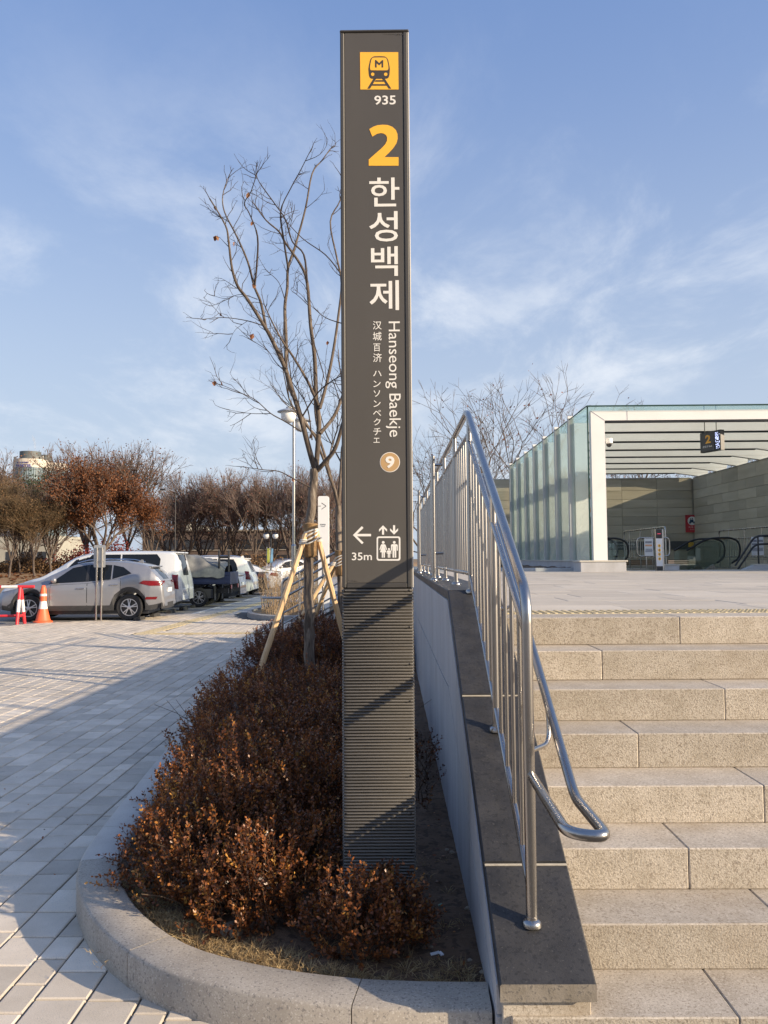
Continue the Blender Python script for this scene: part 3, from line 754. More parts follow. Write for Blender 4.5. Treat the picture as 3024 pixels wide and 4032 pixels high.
tpoly([(175, 455), (383, 248), (422, 288), (276, 428), (598, 428), (598, 484), (272, 484), (424, 630), (386, 668)], m_wht, 'arrow', 0, .001, Z4)
a, c = Z4((150, 860)), Z4((617, 1044)); tlet('35m', a[0], a[1], c[0], c[1], m_wht, .008)
tpoly([(877, 228), (972, 322), (972, 378), (902, 310), (902, 446), (853, 446), (853, 310), (784, 378), (784, 322)], m_wht, 'arrow', 0, .001, Z4)
tpoly([(1135, 444), (1228, 352), (1228, 296), (1160, 362), (1160, 226), (1110, 226), (1110, 362), (1042, 296), (1042, 352)], m_wht, 'arrow', 0, .001, Z4)
def rr(x0, y0, x1, y1, r): return arcs([((x0+x1)/2, y0), (x1, y0), (x1, y1), (x0, y1), (x0, y0), ((x0+x1)/2, y0)], r, 6)[:-1]
tpoly(rr(728, 487, 1284, 1053, 60), m_wht, 'lift_icon', 0, .0008, Z4); tpoly(rr(764, 523, 1246, 1015, 34), m_tface, 'lift_icon', .0008, .0011, Z4)
d0, d1 = .0011, .0018
for (cx_, cy_, r) in ((882, 627, 33), (1140, 626, 33), (1018, 783, 25)): tpoly(circ(cx_, cy_, r, 20), m_wht, 'lift_icon', d0, d1, Z4)
tpoly([(845, 670), (920, 670), (940, 690), (972, 796), (952, 806), (918, 716), (914, 720), (956, 856), (922, 858), (922, 978), (890, 984), (886, 860), (878, 860), (876, 984), (848, 978), (848, 858), (808, 856), (850, 720), (846, 716), (812, 806), (792, 796), (824, 690)], m_wht, 'lift_icon', d0, d1, Z4)
tpoly([(1085, 668), (1198, 668), (1220, 690), (1222, 818), (1198, 818), (1194, 716), (1186, 716), (1186, 978), (1150, 984), (1146, 820), (1136, 820), (1134, 984), (1100, 978), (1100, 716), (1092, 716), (1088, 818), (1064, 818), (1062, 690)], m_wht, 'lift_icon', d0, d1, Z4)
tpoly([(982, 813), (1054, 813), (1069, 828), (1070, 892), (1053, 892), (1050, 846), (1045, 846), (1047, 980), (1024, 984), (1022, 900), (1014, 900), (1012, 984), (989, 980), (989, 846), (985, 846), (982, 892), (965, 892), (966, 828)], m_wht, 'lift_icon', d0, d1, Z4)
# ================================================================== the station shelter on the plaza
m_white = M('portal_white', (.78, .76, .72), (.82, .80, .76), 1.5, .45, dirt=((.58, .56, .52), .8, .55, .4))
m_glass = glass_mat('shelter_glass', (.925, .965, .955), .30)
m_roofg = glass_mat('roof_glass', (.93, .97, .955), .4)
m_gedge = M('glass_edge', (.02, .055, .048), (.03, .075, .065), 3, .55, spec=.15)
m_fin = M('fin_grey', (.40, .40, .39), (.46, .46, .45), 2, .5)
m_tile = M('stone_tile', (.45, .385, .275), (.55, .48, .36), 1.4, .7, bump=.25, bscale=60, rnd=.16, detail=6, stretch=(.35, .35, 2.5))
m_tcap = M('stone_cap', (.50, .47, .40), (.58, .55, .47), 3, .7)
m_blk = M('black_metal', (.018, .018, .02), (.03, .03, .032), 4, .4)
m_rub = M('black_rubber', (.012, .012, .013), (.02, .02, .02), 8, .55)
m_red = M('sign_red', (.50, .035, .045), None, 1, .45)
m_band = M('sign_band', (.075, .078, .075), (.09, .092, .09), 1, .4)
m_paper = M('paper_white', (.72, .73, .75), (.76, .77, .78), 2, .7)
m_grayt = M('print_grey', (.16, .17, .22), None, 1, .7)
m_orng = M('print_orange', (.75, .30, .08), None, 1, .7)
m_tint = glass_mat('escalator_glass', (.78, .83, .82), .8)
sh = thing('station_shelter', 'glass station shelter with white portal frames and beige stone walls on the plaza', 'subway entrance')
FYS = [20.1+1.82*k for k in range(8)]
RT_ = 5.34
for k, fy in enumerate(FYS):
    b = MB(); b.prism([(4.96, 1.545), (5.30, 1.545), (5.30, 5.0), (12.8, 5.0), (12.8, 5.24), (4.96, 5.24)], (0, fy-.1, 0), (1, 0, 0), (0, 0, 1), (0, 1, 0), 0, .20)
    fr = b.build('portal_frame', m_white, sh, fix=True)
    if k:
        b = MB(); b.cbox(4.80, fy-.05, 1.545, 4.955, fy+.05, RT_+.03, .006); b.build('fin', m_fin, sh)
        b = MB(); b.cbox(4.795, fy-.055, RT_+.031, 4.96, fy+.055, RT_+.10, .006); b.build('fin_cap', m_white, sh)
    b = MB(); b.prism([(11.5, 4.998), (12.40, 4.864), (12.79, 4.864), (12.79, 4.998)], (0, fy-.095, 0), (1, 0, 0), (0, 0, 1), (0, 1, 0), 0, .19); b.build('beam_haunch', m_white, sh, fix=True)
# mitre and cover joints on the front frame
b = MB(); b.bar((4.965, 19.998, 5.235), (5.298, 19.998, 5.003), .008, .006, up=(0, 1, 0)); b.bar((5.86, 19.998, 5.005), (5.86, 19.998, 5.236), .007, .006, up=(0, 1, 0)); b.build('frame_joint', m_grayt, sh)
b = MB(); b.cbox(5.31, 20.03, 4.955, 11.48, 20.17, 4.997, .004); b.build('painted_beam_shade', m_blk, sh)  # black bar paints the shade on the beam's underside
for fy in FYS[1:]:
    b = MB(); b.cbox(5.31, fy-.06, 4.965, 11.48, fy+.06, 4.997, .004); b.build('painted_beam_shade', m_blk, sh)  # same painted underside shade for the beams behind
ys = [19.93]+FYS[1:]+[33.35]
for a, b2 in zip(ys, ys[1:]):
    b = MB(); b.box(4.865, a+.075, 1.547, 4.885, b2-.075, RT_-.004); b.build('glass_pane', m_glass, sh)
    b = MB(); b.box(4.86, a+.006, RT_, 14.0, b2-.006, RT_+.02); b.build('roof_pane', m_roofg, sh)
b = MB(); b.box(4.862, 19.955, 1.547, 4.888, 20.0, RT_-.003); b.box(4.855, 19.905, RT_-.012, 14.0, 19.934, RT_+.022); b.build('glass_edge', m_gedge, sh)
b = MB(); b.box(4.845, 19.935, RT_-.002, 4.859, 33.35, RT_+.024); b.build('glass_edge', m_gedge, sh)
b = MB(); b.box(4.886, 19.955, 5.245, 14.0, 19.975, RT_-.014); b.build('glass_pane', m_glass, sh)
# plinth
b = MB(); b.cbox(4.70, 20.34, PZ-.02, 5.45, 33.35, 1.51, .008); b.build('plinth', m_wall, sh)
b = MB(); b.cbox(4.53, 19.55, PZ-.02, 5.62, 20.33, 1.505, .008); b.build('plinth', m_wall, sh)
b = MB(); b.cbox(4.50, 19.53, 1.506, 5.66, 20.35, 1.544, .006); b.build('plinth_cap', m_tcap, sh)
b = MB(); b.cbox(4.68, 20.36, 1.511, 5.47, 33.3, 1.544, .006); b.build('plinth_cap', m_tcap, sh)
# stone walls in courses of long tiles
WT = 4.86
zr = [WT-.03, WT-.53]
while zr[-1] > .9: zr.append(zr[-1]-.354)
def tiles_x(y, xa, xb, step, front=-1):
    xs = []; x = xb
    while x > xa: xs.append(x); x -= step
    xs.append(xa)
    for r in range(len(zr)-1):
        for i in range(len(xs)-1):
            if r >= 9 and xs[i] > 6.0: continue
            b = MB(); b.cbox(xs[i+1]+.005, y-.04, zr[r+1]+.005, xs[i]-.005, y-.001+random.uniform(-.004, .004), zr[r]-.005, .004); b.build('wall_tile', m_tile, sh)
def tiles_y(x, ya, yb, step):
    ys = []; y = yb
    while y > ya: ys.append(y); y -= step
    ys.append(ya)
    for r in range(len(zr)-1):
        off = .6*(r % 2)
        yy = [yb]+[v-off for v in ys[1:-1] if ya < v-off]+[ya]
        for i in range(len(yy)-1):
            b = MB(); b.cbox(x-.04, yy[i+1]+.005, zr[r+1]+.005, x-.001+random.uniform(-.004, .004), yy[i]-.005, zr[r]-.005, .004); b.build('wall_tile', m_tile, sh)
tiles_x(33.40, 4.22, 12.34, 1.43); tiles_y(12.44, 17.2, 33.34, 1.43)
b = MB(); b.box(4.24, 33.402, -.05, 12.9, 33.8, WT-.035); b.box(12.442, 17.2, -.05, 12.9, 33.4, WT-.036)
b = MB(); b.box(4.24, 33.402, 1.58, 12.9, 33.8, WT-.035); b.box(4.24, 33.402, -.05, 6.0, 33.8, 1.578); b.box(12.442, 17.21, -3.1, 12.9, 33.4, WT-.036); b.build('wall_backing', m_mort, sh)
b = MB(); b.cbox(4.20, 33.345, WT-.028, 12.36, 33.82, WT, .006); b.build('wall_cap', m_tcap, sh)
b = MB(); b.cbox(12.385, 17.18, WT-.028, 12.92, 33.343, WT, .006); b.build('wall_cap', m_tcap, sh)
# dark mouth of the stairs below the back wall
b = MB(); b.box(5.7, 36.9, -3.1, 12.5, 37.1, 1.6); b.box(5.6, 33.402, -3.1, 5.75, 37, 1.57); b.build('stair_mouth', m_dark, sh)
b = MB()
for k in range(26): b.box(6.0, 33.9+k*.02, 1.56-k*.085, 12.36, 33.96+k*.02, 1.59-k*.085)
m_brown = M('slat_brown', (.07, .055, .04), (.10, .08, .06), 4, .6)
struct(b.build('slat_screen', m_brown, sh), 'stuff')
b = MB(); b.box(PIT[0]-.1, PIT[1]-.001, -3.1, PIT[0]-.002, PIT[3], PZ-.035); b.box(PIT[0], PIT[1]-.1, -3.1, PIT[2], PIT[1]-.002, PZ-.035); b.build('pit_wall', m_mort, sh)
# name band along the back wall
BYY = 33.33
Ze = lambda x, y: (2350+x/2.461, 2000+y/2.461)
A, B_ = at(*Ze(110, 408), BYY), at(*Ze(993, 320), BYY)
b = MB(); b.cbox(5.35, BYY, A.z, 12.32, BYY+.028, B_.z, .004); nbnd = b.build('name_band', m_band, sh)
def wl_let(body, x0, y0, x1, y1, mat=m_wht, bold=0., parent=sh):
    a, c = at(*Ze(x0, y1), BYY), at(*Ze(x1, y0), BYY)
    return letter(body, (a.x, BYY-.001, a.z), UX, UZ, UN, c.x-a.x, c.z-a.z, mat, parent, bold, th=.004)
wl_let('제', 118, 342, 162, 392, bold=.02); wl_let('Hanseong Baekje', 176, 338, 372, 368); wl_let('汉城百济 ハンソンベクチェ', 180, 370, 432, 390)
# yellow exit plate, red shelter sign
a, c = at(*Ze(887, 379), BYY), at(*Ze(936, 332), BYY)
ep = thing('exit_plate', 'small yellow plate with number 2 on the dark name band', 'exit sign', (a.x, BYY, a.z))
b = MB(); b.cbox(a.x, BYY-.03, a.z, c.x, BYY-.002, c.z, .003); b.build('plate', m_yel, ep)
letter('2', (a.x+.13, BYY-.031, a.z+.08), UX, UZ, UN, .24, c.z-a.z-.16, m_blk, ep, .02, th=.004)
a, c = at(*Ze(862, 237), BYY), at(*Ze(975, 68), BYY)
rs = thing('shelter_sign', 'red emergency shelter sign with round emblem on the beige stone wall', 'sign', (a.x, BYY, a.z))
b = MB(); b.cbox(a.x, BYY-.025, a.z, c.x, BYY+.02, c.z, .003); b.build('plate', m_red, rs)
w_, h_ = c.x-a.x, c.z-a.z; cx_, cz_ = a.x+w_*.52, a.z+h_*.66; ry = BYY-.026
b = MB(); b.prism(circ(cx_, cz_, w_*.36, 28), (0, ry, 0), UX, UZ, UN, 0, .004); b.build('emblem', m_wht, rs)
m_navy = M('emblem_navy', (.02, .06, .12), None, 1, .5)
b = MB()
for (dx, dz, s) in ((-.09, .0, 1), (.03, .02, 1.1)):
    b.prism(circ(cx_+dx*w_*1.2, cz_+(dz+.17)*w_, .045*s*w_, 12), (0, ry-.004, 0), UX, UZ, UN, 0, .004)
    b.prism([(cx_+dx*w_*1.2-.06*w_*s, cz_-.08*w_), (cx_+dx*w_*1.2+.06*w_*s, cz_-.08*w_), (cx_+dx*w_*1.2+.075*w_*s, cz_+.08*w_), (cx_+dx*w_*1.2, cz_+.13*w_), (cx_+dx*w_*1.2-.075*w_*s, cz_+.08*w_)], (0, ry-.004, 0), UX, UZ, UN, 0, .004)
b.prism([(cx_-.24*w_, cz_-.22*w_), (cx_-.10*w_, cz_-.22*w_), (cx_-.10*w_, cz_-.14*w_), (cx_+.10*w_, cz_-.14*w_), (cx_+.10*w_, cz_-.22*w_), (cx_+.24*w_, cz_-.22*w_), (cx_+.24*w_, cz_-.06*w_), (cx_-.24*w_, cz_-.06*w_)], (0, ry-.004, 0), UX, UZ, UN, 0, .004)
b.build('emblem_figures', m_navy, rs)
m_pink = M('print_pink', (.75, .45, .42), None, 1, .6)
letter('대 피 소', (a.x+w_*.22, ry, a.z+h_*.25), UX, UZ, UN, w_*.60, h_*.10, m_pink, rs, .02, th=.004)
letter('Shelter', (a.x+w_*.34, ry, a.z+h_*.14), UX, UZ, UN, w_*.36, h_*.06, m_pink, rs, 0, th=.004)
# hanging exit sign with its LED column
hs = thing('hanging_sign', 'dark hanging sign with orange number 2 and a lit display column', 'exit sign', (8.1, 20.7, 4.3))
P0 = at(2757, 1740, 21.0); P1 = at(2838, 1740, 20.35); P2 = at(2842, 1740, 20.62)
zt, zb = at(2800, 1697, 20.6).z, at(2800, 1776, 20.6).z
ex = Vector((P1.x-P0.x, P1.y-P0.y, 0)); ln = ex.length; ex.normalize(); en = Vector((ex.y, -ex.x, 0))
b = MB(); b.prism([(0, 0), (ln, 0), (ln, zt-zb), (0, zt-zb)], (P0.x, P0.y, zb), ex, UZ, en, -.12, 0); b.build('case', m_blk, hs, fix=True)
b = MB(); b.prism([(.02, .02), (ln*.70, .02), (ln*.70, zt-zb-.02), (.02, zt-zb-.02)], (P0.x, P0.y, zb), ex, UZ, en, .001, .012); b.build('panel', m_tframe, hs, fix=True)
hh = zt-zb
q = Vector((P0.x, P0.y, zb))+en*.012
m_led2 = M('led_print_orange', (.85, .42, .05), None, 1, .5)
letter('2', q+ex*ln*.28+UZ*hh*.42, ex, UZ, en, ln*.26, hh*.42, m_led2, hs, .03, th=.004)
letter('출입구 Exit', q+ex*ln*.14+UZ*hh*.22, ex, UZ, en, ln*.46, hh*.10, m_grayt if False else m_wht, hs, 0, th=.004)
m_led = emit_mat('led_white', (.55, .62, .95), .9)
b = MB(); rr_ = random.Random(5)
for c_ in range(6):
    for r_ in range(26):
        if rr_.random() < .36: b.box(*(0, 0, 0, 0, 0, 0)) if False else b.prism([(ln*.745+c_*ln*.036, .05+r_*(hh-.1)/26), (ln*.745+c_*ln*.036+ln*.026, .05+r_*(hh-.1)/26), (ln*.745+c_*ln*.036+ln*.026, .05+r_*(hh-.1)/26+hh*.024), (ln*.745+c_*ln*.036, .05+r_*(hh-.1)/26+hh*.024)], (P0.x, P0.y, zb), ex, UZ, en, .0005, .004)
b.build('display', m_led, hs)
cxy = (P0.x+P1.x)/2+.1, (P0.y+P1.y)/2+.2
for d_ in (-.15, .15):
    b = MB(); b.tube([(cxy[0]+d_, cxy[1]+.02, zt-.01), (cxy[0]+d_, cxy[1]+.02, RT_-.002)], .012, 8); b.build('hanger', m_blk, hs)
# cctv dome on the portal post
cc_ = at(2398, 1742, 20.25)
cv = thing('cctv_camera', 'small white dome camera on the inside of the portal post', 'camera', tuple(cc_))
b = MB(); b.lathe([(.0, .10), (.085, .10), (.092, .04), (.092, -.02), (.07, -.035)], tuple(cc_), 18); b.build('housing', m_white, cv, smooth=40)
b = MB(); b.lathe([(.068, -.036), (.062, -.08), (.035, -.112), (0, -.122)], tuple(cc_), 16); b.build('dome', m_blk, cv, smooth=60)
b = MB(); b.bar((cc_.x, 20.25, cc_.z+.06), (5.302, 20.25, cc_.z+.06), .05, .04); b.build('bracket', m_white, cv)
# hazard tape strips on the posts inside
m_haz = bpy.data.materials.new('hazard_tape'); m_haz.use_nodes = True
nt = m_haz.node_tree; tc = nt.nodes.new('ShaderNodeTexCoord'); mp = nt.nodes.new('ShaderNodeMapping'); mp.inputs['Rotation'].default_value = (0, R(45), 0)
wv = nt.nodes.new('ShaderNodeTexWave'); wv.inputs['Scale'].default_value = 2.2; rp_ = nt.nodes.new('ShaderNodeValToRGB'); rp_.color_ramp.interpolation = 'CONSTANT'
rp_.color_ramp.elements[0].color = (.02, .02, .02, 1); rp_.color_ramp.elements[1].position = .5; rp_.color_ramp.elements[1].color = (.62, .42, .03, 1)
nt.links.new(tc.outputs['Object'], mp.inputs[0]); nt.links.new(mp.outputs[0], wv.inputs[0]); nt.links.new(wv.outputs[0], rp_.inputs[0]); nt.links.new(rp_.outputs[0], nt.nodes['Principled BSDF'].inputs['Base Color'])
for i, (u0, u1, v0, v1, Y_) in enumerate(((2194, 2205, 1978, 2122, 26.0), (2150, 2158, 2000, 2134, 27.9), (2113, 2119, 2088, 2205, 29.7))):
    p, q = at(u0, v1, Y_), at(u1, v0, Y_); b = MB(); b.cbox(p.x, Y_-.05, p.z, q.x, Y_+.05, q.z, .004)
    hp = b.build('hazard_strip', m_haz, sh)
# notice board seen through the first pane
p, q = at(2306, 2064, 23.2), at(2328, 1944, 23.2)
nb_ = thing('notice_board', 'framed notice board with purple and orange map behind the first glass pane', 'notice board', (p.x, 23.2, p.z))
ex2 = Vector((.55, -.83, 0)); en2 = Vector((-.83, -.55, 0)); w2_ = .52; h2_ = q.z-p.z
b = MB(); b.prism([(0, 0), (w2_, 0), (w2_, h2_), (0, h2_)], (p.x, 23.2, p.z), ex2, UZ, en2, -.04, 0); b.build('frame', M('frame_plum', (.10, .05, .06), None, 1, .5), nb_, fix=True)
b = MB(); b.prism([(.03, .2), (w2_-.03, .2), (w2_-.03, h2_-.16), (.03, h2_-.16)], (p.x, 23.2, p.z), ex2, UZ, en2, .001, .004); b.build('map_sheet', m_paper, nb_, fix=True)
b = MB(); b.prism([(.03, h2_-.12), (w2_-.03, h2_-.12), (w2_-.03, h2_-.03), (.03, h2_-.03)], (p.x, 23.2, p.z), ex2, UZ, en2, .001, .004); b.prism([(.12, .3), (.26, .35), (.40, .62), (.30, .66), (.2, .45)], (p.x, 23.2, p.z), ex2, UZ, en2, .0045, .006); b.build('map_print', m_orng, nb_, fix=True)
b = MB(); b.tube([(p.x+.14, 22.98, PZ), (p.x+.14, 22.98, p.z+.1)], .02, 8); b.build('leg', m_steel, nb_)
# escalators: glass balustrades with black handrails, running down to the left
def escalator(label, y, xl, xr, slope_from=None):
    zt_ = PZ+.90; e = thing('escalator', label, 'escalator', (xr, y, PZ), 'escalators down into the station')
    for dy in (0, 1.15):
        if slope_from is None: prof = [(xl, zt_), (xr-.30, zt_), (xr-.06, zt_-.10), (xr, zt_-.34), (xr-.06, zt_-.62), (xr-.28, zt_-.76)]
        else:
            prof = [(xl, zt_-.577*(slope_from-xl)), (slope_from, zt_), (xr-.30, zt_+.02), (xr-.06, zt_-.08), (xr, zt_-.34), (xr-.06, zt_-.62), (xr-.28, zt_-.76)]
        pts = rounded([(a, y+dy, b_) for a, b_ in prof], .25, 5)
        b = MB(); b.tube(pts, .032, 8); b.build('handrail', m_rub, e, smooth=60)
        inner = [(a-.05 if i > 1 else a, b_-.06) for i, (a, b_) in enumerate(prof)]
        base = [(xr-.30, PZ+.0), (xl, PZ-.0)] if slope_from is None else [(xr-.30, PZ), (slope_from+.2, PZ), (xl, PZ-.577*(slope_from-xl)-.1)]
        b = MB(); b.prism(inner+base, (0, y+dy, 0), UX, UZ, UN, -.006, .006); b.build('glass_panel', m_tint, e, fix=True)
        b = MB(); b.bar((xl, y+dy, base[-1][1]+.02), (base[-2][0], y+dy, base[-2][1]+.02), .12, .2); b.build('skirt', m_steel, e)
    b = MB(); b.box(xr-.5, y+.07, PZ-.02, xr+.6, y+1.08, PZ+.003); b.build('landing_plate', m_steel, e)
    return e
X1 = at(*Ze(308, 400), 24.0).x
escalator('black handrail escalator end beside the white portal post', 24.0, 5.35, X1)
escalator('glass sided escalator sloping down left of the right-hand railing', 25.0, at(*Ze(880, 600), 25).x, at(*Ze(1392, 400), 25).x, at(*Ze(1070, 320), 25).x)
# railings round the stair head
def floor_rail(name, label, x, ya, yb, group):
    t = thing(name, label, 'railing', (x, ya, PZ), group); zt_ = PZ+1.19
    pts = rounded([(x, ya, PZ), (x, ya, zt_), (x, yb, zt_), (x, yb, PZ)], .12, 5)
    b = MB(); b.tube(pts, .026, 8); b.build('top_rail', m_steel, t, smooth=60)
    for z in (zt_-.28, PZ+.33): b = MB(); b.tube([(x, ya, z), (x, yb, z)], .02, 8); b.build('rail', m_steel, t, smooth=60)
    n = int((yb-ya)/.19)
    for i in range(1, n):
        y = ya+(yb-ya)*i/n; full = i % 6 == 0
        b = MB(); b.tube([(x, y, PZ if full else PZ+.33), (x, y, zt_ if full else zt_-.28)], .016 if full else .010, 6); b.build('baluster' if not full else 'post', m_steel, t, smooth=60)
    return t
floor_rail('floor_railing', 'stainless railing behind the white pylon at the stair head', 7.72, 22.95, 27.0, 'railings inside the shelter')
floor_rail('floor_railing', 'stainless railing with posters at the right edge of the view', 10.85, 21.6, 27.0, 'railings inside the shelter')
pr = thing('loop_barrier', 'low rounded steel barrier carrying a printed notice by the white pylon', 'barrier', (7.3, 22.7, PZ))
a, c = at(*Ze(392, 468), 22.7), at(*Ze(703, 288), 22.7)
b = MB(); pts = rounded([((a.x+c.x)/2, 22.7, a.z), (a.x, 22.7, a.z), (a.x, 22.7, c.z), (c.x, 22.7, c.z), (c.x, 22.7, a.z), ((a.x+c.x)/2, 22.7, a.z)], .12, 5); b.tube(pts, .022, 8); b.build('loop', m_steel, pr, smooth=60)
for xx in (a.x+.25, c.x-.25): b = MB(); b.tube([(xx, 22.7, PZ), (xx, 22.7, a.z)], .02, 8); b.build('leg', m_steel, pr, smooth=60)
def notice(label, x0, y0, x1, y1, Y_, tilt=0, seed=1):
    a, c = at(*Ze(x0, y1), Y_), at(*Ze(x1, y0), Y_); t = thing('notice', label, 'notice', (a.x, Y_, a.z)); r_ = random.Random(seed)
    b = MB(); b.box(a.x, Y_-.012, a.z, c.x, Y_-.004, c.z); b.build('sheet', m_paper, t); w, h = c.x-a.x, c.z-a.z
    def lines(z0, rows, hh, mat):
        b = MB()
        for r in range(rows):
            x = a.x+w*.10
            while x < a.x+w*.86:
                l = w*r_.uniform(.03, .09); b.box(x, Y_-.0135, a.z+h*(z0-r*hh*1.5), min(x+l, a.x+w*.9), Y_-.0122, a.z+h*(z0-r*hh*1.5+hh)); x += l+w*.02
        b.build('print', mat, t)
    lines(.72, 1, .12, m_grayt); lines(.55, 1, .10, m_orng if seed == 1 else m_grayt); lines(.36, 3, .045, m_grayt)
notice('white printed notice hung on the low rounded barrier', 463, 295, 543, 465, 22.66, seed=1)
notice('white poster fixed to the railing at the right edge', 1500, 280, 1556, 460, 22.5, seed=2)
notice('second poster beside it with a green picture', 1566, 280, 1612, 458, 22.5, seed=3)
# assistance pylon with yellow pictograms
Y_ = 20.6; a, c = at(*Ze(578, 613), Y_), at(*Ze(630, 206), Y_); a.z = PZ
py = thing('call_pylon', 'slim white pylon with black cap and four yellow pictograms', 'pylon', (a.x, Y_, PZ))
b = MB(); b.cbox(a.x, Y_, PZ, c.x+.045, Y_+.14, c.z, .006); b.build('body', m_steel, py)
h = c.z-PZ
b = MB(); b.cbox(a.x+.008, Y_-.006, PZ+h*.11, c.x-.002, Y_-.001, PZ+h*.775, .001); b.build('face', m_paper, py)
for z0, z1 in ((0, .108), (.777, 1.0)): b = MB(); b.cbox(a.x+.004, Y_-.007, PZ+h*z0+.002, c.x, Y_-.001, PZ+h*z1-.003, .001); b.build('black_end', m_blk, py)
w = c.x-a.x
for vv in (366, 409, 450, 493):
    z = at(*Ze(610, vv), Y_).z; b = MB(); b.box(a.x+w*.24, Y_-.0075, z-.055, a.x+w*.80, Y_-.0062, z+.062); b.build('pictogram', m_wht, py)
    b = MB(); b.prism(circ(a.x+w*.52, z, w*.23, 16), (0, Y_-.0076, 0), UX, UZ, UN, 0, .002); b.build('pictogram', m_yel, py)
    b = MB(); b.prism([(a.x+w*.44, z-.02), (a.x+w*.60, z-.015), (a.x+w*.56, z+.025), (a.x+w*.47, z+.02)], (0, Y_-.0097, 0), UX, UZ, UN, 0, .001); b.build('pictogram', m_ink, py)
b = MB(); b.box(a.x+w*.25, Y_-.0085, PZ+h*.885, a.x+w*.8, Y_-.0072, PZ+h*.895); b.build('red_light', emit_mat('led_red', (.6, .05, .1), .6), py)
# granite blocks flanking the stair head
a, c = at(*Ze(652, 612), 20.9), at(*Ze(800, 545), 20.9)
t = thing('granite_block', 'low pale granite block to the right of the white pylon', 'block', (a.x, 20.9, PZ))
b = MB(); b.cbox(a.x-.02, 20.9, PZ, c.x, 21.4, c.z-.035, .006); b.build('block', m_wall, t); b = MB(); b.cbox(a.x-.03, 20.885, c.z-.034, c.x+.012, 21.42, c.z, .005); b.build('cap', m_tcap, t)
a, c = at(*Ze(1430, 600), 21.3), at(*Ze(1659, 542), 21.3)
t = thing('granite_block', 'long granite block under the railing at the right edge', 'block', (a.x, 21.3, PZ))
b = MB(); b.prism([(a.x, PZ), (13-.7, PZ), (13-.7, c.z-.03), (a.x+.28, c.z-.03)], (0, 21.3, 0), UX, UZ, UN, -.24, 0); b.build('block', m_wall, t, fix=True)
b = MB(); b.cbox(a.x+.27, 21.285, c.z-.029, 12.3, 21.55, c.z, .005); b.build('cap', m_tcap, t)
# dark stair handrail on the right
sr = thing('stair_handrail', 'dark double handrail slanting down in front of the right escalator', 'handrail', (10.6, 22.2, PZ))
for dv in (0, 80):
    A = [at(*Ze(x, y+dv), 22.2) for x, y in ((1340, 560 - dv*.1), (1530, 275), (1640, 268))]+[Vector((12.36, 22.2, at(*Ze(1640, 268+dv), 22.2).z))]
    b = MB(); b.tube(rounded(A, .15, 5), .028, 8); b.build('rail', m_blk, sr, smooth=60)
A = at(*Ze(1560, 270), 22.2); b = MB(); b.tube([(A.x, 22.2, PZ-.02), tuple(A)], .022, 8); b.build('post', m_blk, sr)
# low planting strip beside the glass wall
lb = thing('low_bed', 'narrow low bed of dead leaves along the glass wall plinth', 'planting bed', (4.0, 21.5, PZ))
b = MB()
for q in ((2.9, 20.9, 4.66, 21.02), (2.9, 21.02, 3.02, 30), ): b.cbox(q[0], q[1], PZ-.02, q[2], q[3], PZ+.085, .008)
b.build('kerb', m_wall, lb)
V = []; F = []
for j in range(21):
    for i in range(9): V.append((3.0+i*.205, 21.0+j*.44, PZ+.05+.06*random.random()))
for j in range(20):
    for i in range(8): a_ = j*9+i; F.append((a_, a_+1, a_+10, a_+9))
b = MB(); b.add(V, F); b.build('soil', m_soil, lb)
